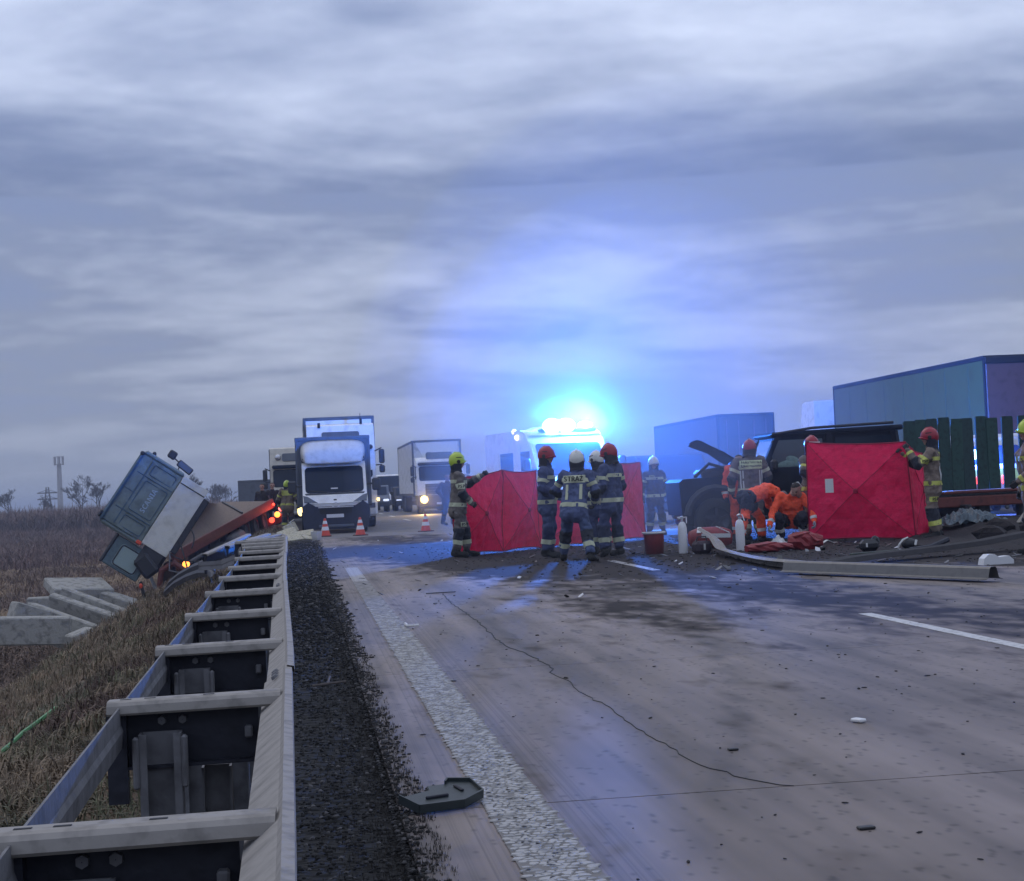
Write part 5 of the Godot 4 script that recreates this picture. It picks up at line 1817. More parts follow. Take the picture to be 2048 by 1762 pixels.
const RAIL_R := [[0.0, -0.03], [2.2, -0.035], [5.6, -0.06], [9.4, -0.11], [12.7, -0.14], [16.1, -0.165], [19.0, -0.19], [21.8, -0.21], [23.4, -0.27], [24.9, -0.42], [26.2, -0.72], [27.2, -1.15], [28.0, -1.7]]
const RAIL_L := [[0.0, -0.43], [2.7, -0.475], [6.0, -0.50], [9.4, -0.52], [12.7, -0.535], [16.1, -0.58], [17.5, -0.60], [19.0, -0.66], [20.2, -0.8], [20.8, -1.0], [21.2, -1.3]]
const RAIL_Y := [[0.0, 0.75], [18.0, 0.75], [22.0, 0.74], [25.0, 0.70], [28.0, 0.55]]

func strip_along(prof: Array, pts: Array, ups: Array = []) -> MB:   # prof of (across to the right, up)
	var mb := MB.new().smooth(false)
	var last := PackedVector3Array()
	for i in pts.size():
		var p: Vector3 = pts[i]
		var d: Vector3 = (pts[mini(i + 1, pts.size() - 1)] - pts[maxi(i - 1, 0)]).normalized()
		var u: Vector3 = ups[i] if ups.size() else Vector3.UP
		var x := d.cross(u).normalized()
		u = x.cross(d)
		var r := PackedVector3Array()
		for q in prof: r.append(p + x * q.x + u * q.y)
		for k in range(prof.size() - 1, -1, -1):
			var a: Vector2 = prof[maxi(k - 1, 0)]; var b: Vector2 = prof[mini(k + 1, prof.size() - 1)]
			var n := (b - a).orthogonal().normalized() * 0.005
			r.append(p + x * (prof[k].x + n.x) + u * (prof[k].y + n.y))
		if i > 0:
			mb.skin(r, last)
		last = r
	return mb

func make_barrier() -> void:
	var o := thing("crash_barrier", "galvanised steel crash barrier with cross bars, bent at its far end", "crash barrier", Vector3(-0.25, -0.05, -2.0))
	var base := o.position
	var prof := [Vector2(0.004, -0.012), Vector2(0.003, 0.004), Vector2(-0.009, 0.006), Vector2(-0.015, -0.006), Vector2(-0.02, -0.010), Vector2(-0.07, -0.05), Vector2(-0.074, -0.13), Vector2(-0.02, -0.18), Vector2(-0.02, -0.21), Vector2(-0.074, -0.26), Vector2(-0.07, -0.33), Vector2(-0.01, -0.38)]
	var zs := []
	var z := 0.5
	while z < 26.6:
		zs.append(z)
		z += 0.5 if z < 19.0 else 0.25
	# beam lengths overlap every few metres
	var cuts := [0.5, 4.95, 9.9, 14.9, 19.5, 26.6]
	for c in cuts.size() - 1:
		var pts := []; var ups := []
		var list := [cuts[c]]
		for q in zs:
			if q > cuts[c] + 0.05 and q < cuts[c + 1] - 0.05: list.append(q)
		list.append(minf(cuts[c + 1] + 0.12, 26.7))
		for q in list:
			var out := 0.0 if c % 2 == 0 else 0.006
			pts.append(Vector3(curve(RAIL_R, q) + out, curve(RAIL_Y, q) + out * 0.6, -q) - base)
			ups.append(Vector3(-0.6 * smoothf(22.0, 28.0, q), 1, 0).normalized())
		put("beam", strip_along(prof, pts, ups), M.zinc, o)
	# splice bolts where two beams overlap
	for q in [4.95, 9.9, 14.9]:
		for k in 3:
			var bz: float = q - 0.06 + k * 0.07
			var bp := Vector3(curve(RAIL_R, bz) - 0.04, 0.735, -bz) - base
			put("splice_bolt", MB.new().lathe([Vector2(0.001, 0.011), Vector2(0.009, 0.009), Vector2(0.012, 0)], 8, bp, Basis(Vector3.BACK, 0.65)), M.zinc_mid, o)
	# rear strap
	var rp := []
	for q in [0.5, 1.5, 2.7, 4.4, 6.0, 7.6, 9.3, 11.1, 12.7, 14.5, 16.2, 17.4, 18.6, 19.6, 20.2, 20.8, 21.2]:
		rp.append(Vector3(curve(RAIL_L, q) + 0.012, 0.735 - 0.25 * smoothf(19, 21.2, q), -q) - base)
	put("rear_strap", strip_along([Vector2(0, 0), Vector2(0, -0.045), Vector2(0.005, -0.06), Vector2(0, -0.105)], rp), M.zinc_mid, o)
	var rows := []
	var bars := [1.05, 2.73, 4.42, 6.0, 7.64, 9.38, 11.08, 12.67, 14.54, 16.15, 17.5, 18.7, 19.9]
	for q in bars:
		rows.append([Vector3(curve(RAIL_L, q) - 0.02, 0.75, -q), Vector3(curve(RAIL_R, q) - 0.022, 0.755, -q + 0.01)])
	rows.append([Vector3(-0.68, 0.745, -20.5), Vector3(-0.225, 0.745, -21.4)])
	rows.append([Vector3(-0.78, 0.72, -21.0), Vector3(-0.30, 0.74, -23.2)])
	rows.append([Vector3(-0.95, 0.66, -21.6), Vector3(-0.5, 0.72, -24.9)])
	rows.append([Vector3(-1.25, 0.56, -22.0), Vector3(-0.82, 0.70, -26.2)])
	for k in rows.size():
		var a: Vector3 = rows[k][0] - base; var b: Vector3 = rows[k][1] - base
		var d := (b - a).normalized()
		var back := d.cross(Vector3.UP).normalized()   # towards us
		var near: bool = k < 6
		# top flange: a rolled channel edge
		var sec := [Vector2(-0.034, 0.0), Vector2(0.012, 0.0), Vector2(0.025, -0.003), Vector2(0.034, -0.011), Vector2(0.038, -0.03)]
		var r0 := PackedVector3Array(); var r1 := PackedVector3Array()
		for q in sec:
			r0.append(a + back * q.x + Vector3(0, q.y, 0)); r1.append(b + back * q.x + Vector3(0, q.y, 0))
		for i in range(sec.size() - 1, -1, -1):
			var q: Vector2 = sec[i] + Vector2(-0.005, -0.006)
			r0.append(a + back * q.x + Vector3(0, q.y, 0)); r1.append(b + back * q.x + Vector3(0, q.y, 0))
		var mb := MB.new()
		mb.skin(r1, r0)
		mb.cap(r0); mb.cap(r1, true)
		var bar_ := put("crossbar", mb, M.zinc, o)
		# web plate and its lower flange
		var webtop := Vector3(0, -0.004, 0)
		var inn := d * 0.012
		mb = MB.new()
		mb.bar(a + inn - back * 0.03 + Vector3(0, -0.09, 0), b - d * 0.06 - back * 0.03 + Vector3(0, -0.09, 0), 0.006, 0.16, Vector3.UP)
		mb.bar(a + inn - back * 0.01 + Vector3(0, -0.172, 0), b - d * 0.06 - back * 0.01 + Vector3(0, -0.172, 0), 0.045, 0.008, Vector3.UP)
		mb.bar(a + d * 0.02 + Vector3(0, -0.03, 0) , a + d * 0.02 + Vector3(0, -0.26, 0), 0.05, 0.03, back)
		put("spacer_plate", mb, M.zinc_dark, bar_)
		if near:
			mb = MB.new()
			for t in [0.1, 0.24, 0.58]:
				var p := a.lerp(b, t) + Vector3(0, 0.0006, 0) - back * 0.008
				mb.bar(p - d * 0.014, p + d * 0.014, 0.011, 0.0008)
			put("bolt_slot", mb, M.ink, bar_)
			mb = MB.new()
			for t in [0.3, 0.42]:
				mb.lathe([Vector2(0.001, 0.012), Vector2(0.011, 0.012), Vector2(0.012, 0)], 6, a.lerp(b, t) + Vector3(0, -0.06, 0) - back * 0.026, frame(back, Vector3.UP))
			mb.box(b - d * 0.085 + Vector3(0, -0.1, 0), Vector3(0.02, 0.03, 0.03), 0.004)
			put("bolt", mb, M.zinc_mid, bar_)
		if k > 14: continue
		# post: an open channel in front, a second one behind
		var p1 := a.lerp(b, 0.3) + back * 0.02
		mb = MB.new()
		var top := -0.085
		var foot := -0.05 - base.y
		var h := p1.y + top + 0.3
		var mid := p1.y + top - h / 2
		mb.box(Vector3(p1.x, mid, p1.z - 0.025), Vector3(0.1, h, 0.006))
		for sg in [-1.0, 1.0]:
			mb.box(Vector3(p1.x + sg * 0.05, mid, p1.z + 0.004), Vector3(0.006, h, 0.06))
			mb.box(Vector3(p1.x + sg * 0.042, mid, p1.z + 0.034), Vector3(0.018, h, 0.006))
			mb.box(Vector3(p1.x + sg * 0.06, p1.y + top - 0.07, p1.z + 0.03), Vector3(0.016, 0.13, 0.03), 0.005)
		put("post", mb, M.zinc_mid, o)
		var p2 := a.lerp(b, 0.6) - back * 0.08
		mb = MB.new()
		h = p2.y - 0.19 + 0.25
		mid = p2.y - 0.19 - h / 2
		mb.box(Vector3(p2.x, mid, p2.z), Vector3(0.07, h, 0.006))
		for sg in [-1.0, 1.0]:
			mb.box(Vector3(p2.x + sg * 0.035, mid, p2.z + 0.02), Vector3(0.006, h, 0.05))
		put("post", mb, M.zinc_mid, o)
	# torn length of beam thrown under the lorry
	var torn := []
	var tu := []
	for i in 14:
		var t := i / 13.0
		torn.append(Vector3(lerpf(-1.3, -3.3, t) + 0.25 * sin(t * 9.0), lerpf(0.35, -0.85, t) + 0.18 * sin(t * 7.0), lerpf(-25.5, -41.0, t)))
		tu.append(Vector3(sin(t * 5.0) * 0.8, 1, 0.2).normalized())
	tag(put("torn_beam", strip_along(prof, torn, tu), M.zinc_dark), "torn twisted length of barrier beam lying below the tilted lorry", "barrier beam")

# ---------------------------------------------------------------- the lorry that went down the bank
func make_tilted_lorry() -> void:
	var o := thing("tilted_lorry", "flatbed lorry thrown off the road, its blue grey cab tilted over the embankment", "lorry", Vector3(-4.1, -0.4, -52.0))
	var C := Vector3(-4.1, -0.4, -52.0)
	# the cab frame: u along its width (up to the right), v towards its roof
	var u := Vector3(1.22, 1.78, -0.25).normalized()
	var v := Vector3(-1.7, 1.28, 0.1)
	v = (v - u * v.dot(u)).normalized()
	var n := u.cross(v).normalized()
	var foot := Vector3(-4.11, -0.43, -52.0) - C
	var cabt := Transform3D(Basis(u, v, n), foot)   # x 0..2.2 across, y up the cab, z towards us
	var W := 2.3
	# pale headboard, then the cab's back wall above it
	var mb := MB.new().at(cabt)
	mb.box(Vector3(W / 2 + 0.02, 0.42, -0.04), Vector3(W + 0.06, 0.86, 0.06), 0.01)
	put("headboard", mb, M.ply, o)
	put("headboard_frame", MB.new().at(cabt).box(Vector3(W - 0.18, 0.42, 0.0), Vector3(0.03, 0.84, 0.02), 0.004).box(Vector3(W / 2, -0.1, -0.12), Vector3(W * 0.82, 0.2, 0.2), 0.02), M.steel_dark, o)
	mb = MB.new().at(cabt)
	mb.box(Vector3(W / 2, 1.54, -0.87), Vector3(W, 1.36, 1.6), 0.05)
	mb.smooth().sheet(26, 18, func(a: float, b: float) -> Vector3:
		var dent := exp(-(pow((a - 0.12) / 0.14, 2.0) + pow((b - 0.15) / 0.25, 2.0))) * 0.07 + exp(-(pow((a - 0.9) / 0.1, 2.0) + pow((b - 0.75) / 0.2, 2.0))) * 0.05
		return Vector3(lerpf(0.02, W - 0.02, a), lerpf(0.88, 2.2, b), -0.05 - dent + 0.05 * nz_g.get_noise_2d(a * 12.0, b * 9.0)))
	var cabn := put("cab_body", mb, M.blue_steel, o)
	mb = MB.new().at(cabt)
	# pressed ribs and panels of the back wall
	mb.box(Vector3(W / 2, 1.86, -0.035), Vector3(W - 0.12, 0.04, 0.03), 0.01)
	mb.box(Vector3(0.55, 1.5, -0.035), Vector3(0.035, 1.2, 0.03), 0.01)
	mb.box(Vector3(1.74, 1.5, -0.035), Vector3(0.035, 1.2, 0.03), 0.01)
	mb.box(Vector3(1.15, 2.03, -0.035), Vector3(0.03, 0.3, 0.025), 0.01)
	for q in [rr(0.66, 0.98, 1.64, 1.74, 0.06), rr(0.1, 1.0, 0.46, 1.72, 0.05), rr(1.84, 1.0, 2.18, 1.75, 0.05)]:
		var loop := []
		for p in q: loop.append(Vector3(p.x, p.y, -0.045))
		loop.append(loop[0])
		mb.tube(loop, 0.016, 5, false)
	put("pressed_rib", mb, M.blue_steel_dark, cabn)
	letters(cabn, "SCANIA", cabt * Vector3(1.15, 1.34, -0.022), Basis(u, v, n), 0.2, 0.78, M.pale_letter)
	mb = MB.new().at(cabt)
	mb.box(Vector3(W / 2, 2.25, -0.7), Vector3(W + 0.1, 0.12, 1.5), 0.05)
	mb.box(Vector3(W / 2, 2.27, -0.02), Vector3(W + 0.06, 0.07, 0.08), 0.02)
	put("roof", mb, M.blue_steel_dark, o)
	put("roof_lip", MB.new().at(cabt).box(Vector3(0.1, 2.34, 0.0), Vector3(0.22, 0.09, 0.12), 0.03).box(Vector3(W - 0.03, 2.26, 0.02), Vector3(0.12, 0.14, 0.12), 0.03), M.black, o)
	put("side_corner", MB.new().at(cabt).box(Vector3(W + 0.06, 1.54, -0.3), Vector3(0.14, 1.36, 0.5), 0.05), M.blue_steel, o)
	put("side_corner", MB.new().at(cabt).box(Vector3(-0.06, 1.54, -0.3), Vector3(0.12, 1.36, 0.5), 0.05), M.blue_steel, o)
	# mirrors on the raised side
	mb = MB.new().at(cabt)
	mb.tube([Vector3(W + 0.05, 1.1, -0.5), Vector3(W + 0.35, 1.15, -0.5), Vector3(W + 0.42, 1.5, -0.5)], 0.025, 6)
	mb.box(Vector3(W + 0.32, 0.98, -0.45), Vector3(0.22, 0.52, 0.1), 0.03, Basis(Vector3.BACK, -0.12))
	mb.box(Vector3(W + 0.45, 1.5, -0.45), Vector3(0.26, 0.26, 0.1), 0.04)
	put("mirror", mb, M.black, o)
	put("mirror_glass", MB.new().at(cabt).box(Vector3(W + 0.32, 0.98, -0.395), Vector3(0.17, 0.44, 0.012), 0.004, Basis(Vector3.BACK, -0.12)), M.tarp_grey, o)
	put("roof_horn", MB.new().at(cabt).box(Vector3(W + 0.14, 1.95, -0.3), Vector3(0.2, 0.12, 0.16), 0.04, Basis(Vector3.BACK, 0.5)), M.black, o)
	# the door hanging open at the low side
	var dr := put("door", MB.new().at(cabt).box(Vector3(-0.62, 0.95, -0.25), Vector3(0.95, 1.2, 0.07), 0.03), M.door_frame, o)
	put("door_window", MB.new().at(cabt).prism(rr(-1.0, 0.52, -0.3, 1.3, 0.09), 0.014, Transform3D(Basis(), Vector3(0, 0, -0.213))), M.door_pane, dr)
	var lp := []
	for p in rr(-0.97, 0.55, -0.33, 1.27, 0.09): lp.append(Vector3(p.x, p.y, -0.195))
	lp.append(lp[0])
	put("window_seal", MB.new().at(cabt).tube(lp, 0.022, 5, false), M.black, dr)
	put("door_edge", MB.new().at(cabt).box(Vector3(-0.62, 1.58, -0.25), Vector3(0.98, 0.1, 0.12), 0.03), M.black, dr)
	put("corner_lamp", MB.new().at(cabt).box(Vector3(-0.05, 0.92, 0.02), Vector3(0.12, 0.17, 0.08), 0.03), M.cone_red, o)
	# mudguard and dark underside at the low corner
	mb = MB.new().at(cabt)
	mb.box(Vector3(-0.25, 0.35, -0.35), Vector3(0.7, 0.75, 0.6), 0.1)
	put("wheel_arch", mb, M.black, o)
	# torn hoses and cables below the cab
	for q in [[Vector3(0.15, -0.05, 0.05), Vector3(0.1, -0.6, 0.2), Vector3(0.5, -1.0, 0.1)], [Vector3(0.6, -0.1, 0.0), Vector3(0.25, -0.5, 0.25), Vector3(-0.1, -0.85, 0.2)], [Vector3(1.1, -0.15, 0.0), Vector3(1.0, -0.45, 0.2), Vector3(0.6, -0.5, 0.25)]]:
		var hp := []
		for i in 9:
			var t := i / 8.0
			hp.append((q[0] as Vector3).lerp(q[1], t).lerp((q[1] as Vector3).lerp(q[2], t), t))
		put("hose", MB.new().at(cabt).tube(hp, 0.022, 6), M.black, o)
	put("bent_bracket", MB.new().at(cabt).bar(Vector3(0.2, 0.0, 0.04), Vector3(-0.3, -0.3, 0.15), 0.08, 0.03).bar(Vector3(-0.3, -0.3, 0.15), Vector3(-0.15, -0.7, 0.1), 0.07, 0.03), M.zinc_mid, o)
	# flatbed: a twisted deck from the near end down the bank to the far end on the road
	var nr := Vector3(-3.95, -0.42, -52.1) - C
	var fr := Vector3(-1.1, 1.07, -64.0) - C
	var fl := Vector3(-3.0, 1.12, -66.0) - C
	var nl := Vector3(-3.05, 1.08, -57.6) - C
	mb = MB.new().smooth()
	mb.sheet(10, 6, func(a: float, b: float) -> Vector3: return nr.lerp(fr, a).lerp(nl.lerp(fl, a), b) + Vector3(0, 0.02 * sin(a * 9.0), 0), 0.07)
	put("deck", mb, M.bed_wood, o)
	mb = MB.new()
	mb.bar(nr + Vector3(0.03, -0.06, 0), fr + Vector3(0.03, -0.06, 0), 0.1, 0.34, Vector3(-0.25, 1, 0), 0.02)
	put("side_rail", mb, M.rust_red, o)
	put("deck_bar", MB.new().bar(nr.lerp(fr, 0.72) + Vector3(-0.2, 0.06, 0), nr.lerp(fr, 0.72).lerp(nl.lerp(fl, 0.75), 0.9) + Vector3(0, 0.06, 0), 0.06, 0.06), M.black, o)
	put("stake", MB.new().bar(fr + Vector3(0.02, -0.2, 0.2), fr + Vector3(-0.12, 0.22, 0.2), 0.05, 0.05), M.tarp_grey, o)
	# chassis hanging under the rail
	var dn := Vector3(-0.05, -1.0, 0.12)
	mb = MB.new()
	mb.sheet(12, 3, func(a: float, b: float) -> Vector3: return nr.lerp(fr, a) + Vector3(-0.25, -0.2, 0) + dn * b * lerpf(1.25, 0.55, a), 0.05)
	put("chassis_side", mb, M.steel_dark, o)
	for i in 9:
		var a := 0.06 + i * 0.1
		var p := nr.lerp(fr, a) + Vector3(-0.15, -0.22, 0)
		var l := lerpf(1.15, 0.5, a)
		put("chassis_strut", MB.new().bar(p, p + dn * l + Vector3(0.1 if i % 2 else -0.05, 0, 0.25 if i % 3 else -0.5), 0.09, 0.07), M.zinc_mid if i % 3 == 1 else M.steel_dark, o)
	mb = MB.new()
	mb.bar(nr + Vector3(-0.1, -1.35, 0), nr.lerp(fr, 0.75) + Vector3(-0.1, -0.95, 0), 0.12, 0.14, Vector3.UP, 0.02)
	put("lower_rail", mb, M.rust_red, o)
	put("tool_box", MB.new().bar(nr.lerp(fr, 0.28) + Vector3(0.0, -0.72, 0), nr.lerp(fr, 0.45) + Vector3(0.0, -0.68, 0), 0.3, 0.5, Vector3.UP, 0.03), M.plastic, o)
	put("tank", MB.new().smooth().tube([nr.lerp(fr, 0.5) + Vector3(0, -0.62, 0), nr.lerp(fr, 0.62) + Vector3(0, -0.6, 0)], 0.27, 14), M.zinc_mid, o)
	for a in [0.7, 0.8, 0.9]:
		var c := nr.lerp(fr, a) + Vector3(-0.15, -0.62, 0)
		var g := Node3D.new()
		g.name = "axle_end"
		o.add_child(g, true)
		g.position = c
		g.rotation = Vector3(0, -0.23, 0.15)
		wheel(g, Vector3(), 0.46, 0.34)
	# bent front arch of the chassis at the near end
	mb = MB.new()
	var ap := nr + Vector3(0, -0.1, 0.1)
	mb.tube([ap + Vector3(-0.35, -1.75, 0.2), ap + Vector3(-0.42, -0.9, 0), ap + Vector3(-0.3, -0.3, 0), ap + Vector3(0.08, -0.1, 0), ap + Vector3(0.38, -0.35, 0), ap + Vector3(0.42, -1.0, 0), ap + Vector3(0.3, -1.7, 0.2)], [0.07, 0.08, 0.1, 0.1, 0.1, 0.07, 0.06], 8)
	put("front_arch", mb, M.rust_red, o)
	put("bent_strut", MB.new().bar(ap + Vector3(-0.62, -0.5, 0.1), ap + Vector3(-0.1, -1.75, 0.25), 0.14, 0.06).bar(ap + Vector3(0.3, -0.4, 0.1), ap + Vector3(0.34, -1.55, 0.2), 0.1, 0.06), M.zinc_mid, o)
	put("hook_plate", MB.new().box(ap + Vector3(-0.75, -0.15, -0.1), Vector3(0.5, 0.7, 0.5), 0.08, Basis(Vector3.BACK, 0.6)), M.black, o)
	# lamps
	put("side_marker_lamp", MB.new().smooth().ball(Vector3(-3.72, -0.72, -53.6) - C + Vector3(0.1, 0, 0.2), Vector3(0.12, 0.1, 0.08), 10, 8), M.lamp_orange, o)
	put("marker_housing", MB.new().bar(Vector3(-3.6, -0.72, -53.6) - C, Vector3(-3.15, -0.47, -54.3) - C, 0.08, 0.12, Vector3.UP, 0.03), M.zinc_mid, o)
	for q in [[Vector3(-1.05, 0.86, -63.9), 0.13, 2], [Vector3(-1.22, 0.62, -63.7), 0.11, 1], [Vector3(-1.42, 0.42, -63.5), 0.1, 0], [Vector3(-1.35, 1.0, -63.8), 0.05, 0]]:
		put("tail_lamp", MB.new().smooth().ball(q[0] - C + Vector3(0.3, -0.05, 0.1), Vector3(q[1], q[1], 0.08), 12, 8), [M.lamp_red, M.lamp_orange, M.lamp_redhot][q[2]], o)
	put("tail_beam", MB.new().bar(Vector3(-1.75, 0.12, -63.2) - C, Vector3(-0.55, 0.5, -63.9) - C, 0.12, 0.3, Vector3.UP, 0.03), M.rust_red, o)
	var l := OmniLight3D.new()
	l.name = "tail_light"
	l.position = Vector3(-0.75, 0.82, -63.6) - C
	l.light_color = Color(1.0, 0.08, 0.04).linear_to_srgb()
	l.light_energy = 0.45
	l.light_size = 0.1
	l.omni_range = 25.0
	l.omni_attenuation = 2.0
	l.shadow_enabled = true
	o.add_child(l, true)

# ---------------------------------------------------------------- spilled load of concrete kerb blocks
func block(label: String, c: Vector3, s: Vector3, b: Basis, lshape := false) -> void:
	var mb := MB.new()
	if lshape:
		mb.prism(v2([-s.x / 2, -s.y / 2, s.x / 2, -s.y / 2, s.x / 2, -s.y / 2 + 0.12, s.x * 0.12, -s.y / 2 + 0.2, 0.06, s.y / 2, -0.06, s.y / 2, -s.x * 0.16, -s.y / 2 + 0.2, -s.x / 2, -s.y / 2 + 0.12]), s.z, Transform3D(Basis(), Vector3(0, 0, -s.z / 2)))
	else:
		mb.box(Vector3(), s, 0.035)
	var o := put("concrete_block", mb, M.concrete)
	o.position = c
	o.basis = b
	tag(o, label, "concrete block", "concrete blocks spilled down the bank")

func make_blocks() -> void:
	block("long concrete block lying flat at the left edge of the photo, lowest of the spill", Vector3(-7.35, -1.98, -46.0), Vector3(2.3, 0.72, 0.8), Basis(Vector3.UP, 0.1) * Basis(Vector3.BACK, -0.05))
	block("concrete block behind the lowest one, its sloped pale end turned to the road", Vector3(-7.45, -1.75, -47.6), Vector3(1.1, 0.62, 0.6), Basis(Vector3.UP, 0.5) * Basis(Vector3.BACK, -0.35))
	var runs := [[Vector3(-6.9, -1.36, -50), Vector3(-4.8, -2.12, -48.4)], [Vector3(-7.25, -1.5, -49.6), Vector3(-5.0, -2.22, -47.9)], [Vector3(-7.6, -1.66, -48.8), Vector3(-5.3, -2.36, -46.6)], [Vector3(-7.7, -1.84, -48.4), Vector3(-5.65, -2.62, -45.7)]]
	for i in 4:
		var a: Vector3 = runs[i][0]; var b: Vector3 = runs[i][1]
		var zd := (b - a).normalized()
		var xd := Vector3(0.35, 1.0, -0.2).cross(zd).normalized()
		var bs := Basis(xd, zd.cross(xd), zd) * Basis(Vector3.BACK, [0.3, 0.62, 0.2, 0.75][i])
		block(["topmost of the four long parallel slabs, nearest the lorry", "second from the top of the four long parallel slabs", "third from the top of the four long parallel slabs", "lowest of the four long parallel slabs, nearest the flat block"][i], (a + b) / 2, Vector3([0.3, 0.24, 0.34, 0.26][i], [0.6, 0.7, 0.5, 0.62][i], (b - a).length() * [1.0, 0.9, 1.05, 0.95][i]), bs)
	block("pale concrete block standing on end in front of the long slabs", Vector3(-5.68, -2.3, -44.6), Vector3(0.62, 0.7, 0.6), Basis(Vector3.UP, 0.5) * Basis(Vector3.BACK, 0.3))
	block("wide concrete slab lying level on top of the heap", Vector3(-6.65, -1.2, -51.6), Vector3(1.75, 0.3, 1.5), Basis(Vector3.UP, 0.35) * Basis(Vector3.RIGHT, 0.2) * Basis(Vector3.BACK, -0.06))
	block("concrete block under the left end of the level slab, in its shade", Vector3(-7.5, -1.68, -51.0), Vector3(1.1, 0.6, 0.7), Basis(Vector3.UP, 0.1))
	block("concrete block with a stubbed edge at the right end of the heap", Vector3(-5.25, -1.8, -50.9), Vector3(1.45, 0.55, 0.7), Basis(Vector3.UP, -0.35) * Basis(Vector3.BACK, -0.32))
	block("broken concrete wedge low among the slabs beside the bank", Vector3(-4.9, -2.4, -47.4), Vector3(0.7, 0.4, 0.7), Basis(Vector3.UP, 0.8) * Basis(Vector3.BACK, 0.5))
	var o := thing("marker_post", "short dark post with a red reflector below the heap of slabs", "post", Vector3(-4.35, ground_y(-4.35, -47.0), -47.0))
	put("post", MB.new().box(Vector3(0, 0.3, 0), Vector3(0.09, 0.7, 0.06), 0.02, Basis(Vector3.BACK, 0.2)), M.black, o)
	put("reflector", MB.new().smooth().ball(Vector3(-0.06, 0.52, 0.04), Vector3(0.05, 0.07, 0.03), 10, 8), M.cone_red, o)
	# green rod in the verge
	var rod := MB.new()
	var pts := []
	for k in 7:
		var x := -1.86 + k * 0.018; var z := -10.0 - k * 0.36
		pts.append(Vector3(x, ground_y(x, z) + 0.1, z))
	rod.tube(pts, 0.014, 6)
	tag(put("green_pole", rod, mat(Color(0.05, 0.22, 0.06), 0.5)), "thin green pole lying in the dry grass at the lower left", "pole")

# ---------------------------------------------------------------- privacy screens
func screen(called: String, label: String, c: Array, bulge: float) -> Node3D:   # corners: bottom left, bottom right, top right, top left
	var base: Vector3 = (c[0] + c[1]) / 2
	var o := thing(called, label, "privacy screen", base)
	var p := []
	for q in c: p.append(q - base)
	var n: Vector3 = (p[1] - p[0]).cross(p[3] - p[0]).normalized()
	var f := func(a: float, b: float) -> Vector3:
		var s := maxf(absf(2.0 * a - 1.0), absf(2.0 * b - 1.0))
		var sag := 0.035 * (1.0 - pow(2.0 * a - 1.0, 2.0)) * (b - 0.5) * 2.0
		return (p[0] as Vector3).lerp(p[1], a).lerp((p[3] as Vector3).lerp(p[2], a), b) + n * (bulge * (1.0 - s) + 0.035 * nz_g.get_noise_2d(a * 9.0 + base.x * 9.0, b * 9.0) + 0.02 * nz_g.get_noise_2d(a * 26.0 + base.x * 5.0, b * 15.0)) - Vector3(0, sag, 0)
	put("fabric", MB.new().smooth(false).sheet(30, 30, f), M.screen_red, o)
	var hub: Vector3 = f.call(0.5, 0.5)
	for k in 4:
		var ca: float = [0.01, 0.99, 0.99, 0.01][k]; var cb: float = [0.01, 0.01, 0.99, 0.99][k]
		var pts := []
		for i in 9: pts.append(f.call(lerpf(ca, 0.5, i / 8.0), lerpf(cb, 0.5, i / 8.0)) + n * 0.004)
		put("seam", MB.new().tube(pts, 0.005, 5), M.screen_seam, o)
	put("hub", MB.new().lathe([Vector2(0.001, 0.03), Vector2(0.035, 0.025), Vector2(0.045, 0)], 12, hub, frame(n, Vector3.UP)), M.screen_seam, o)
	for e in [[0.0, 0.0, 1.0, 0.0], [1.0, 0.0, 1.0, 1.0], [1.0, 1.0, 0.0, 1.0], [0.0, 1.0, 0.0, 0.0]]:
		var pts := []
		for i in 11: pts.append(f.call(lerpf(e[0], e[2], i / 10.0), lerpf(e[1], e[3], i / 10.0)))
		put("hem", MB.new().tube(pts, 0.012, 5), M.screen_seam, o)
	return o

func make_screens() -> void:
	var g := "red privacy screens round the wreck"
	var a := Vector3(2.72, 0, -30.9); var b := Vector3(3.72, 0, -31.9); var c := Vector3(4.58, 0, -33.0)
	var up := Vector3(0, 1.52, 0)
	screen("privacy_screen", "red privacy screen at the left, held by the firefighter in the lime helmet", [a + Vector3(0, 0.03, 0), b + Vector3(0, 0.02, 0), b + up + Vector3(0.06, 0.03, 0), a + up + Vector3(0, -0.08, 0)], 0.2).set_meta("group", g)
	screen("privacy_screen", "second red privacy screen from the left, ending behind the firefighters", [b + Vector3(0, 0.02, 0), c + Vector3(0, 0.02, 0), c + up, b + up + Vector3(0.06, 0.03, 0)], 0.2).set_meta("group", g)
	var d := Vector3(6.2, 0, -33.8)
	screen("privacy_screen", "red privacy screen seen only between the legs of the central firefighters", [c + Vector3(0, 0.01, 0), d + Vector3(0, 0.01, 0), d + up * 0.75, c + up * 0.75], 0.12).set_meta("group", g)
	var e := Vector3(6.25, 0.03, -33.9); var h := Vector3(7.13, 0.03, -35.1)
	screen("privacy_screen", "bright pink red screen strip between the central group and the white-helmeted firefighter", [e, h, h + Vector3(-0.05, 1.6, 0), e + Vector3(0, 1.6, 0)], -0.12).set_meta("group", g)
	var l := screen("privacy_screen", "big square crimson privacy screen with a paper label, at the right", [Vector3(8.92, 0.04, -29.4), Vector3(10.52, 0.02, -28.4), Vector3(10.42, 1.7, -28.4), Vector3(8.95, 1.78, -29.4)], 0.22)
	l.set_meta("group", g)
	put("paper_label", MB.new().box(Vector3(-0.7, 0.97, 0.5), Vector3(0.14, 0.24, 0.004), 0.0, Basis(Vector3.UP, -0.35)), M.paper, l)
	screen("privacy_screen", "narrow crimson screen wing running back behind the firefighter at the right", [Vector3(10.54, 0.03, -28.5), Vector3(11.25, 0.05, -29.7), Vector3(11.2, 1.5, -29.7), Vector3(10.44, 1.69, -28.5)], 0.1).set_meta("group", g)

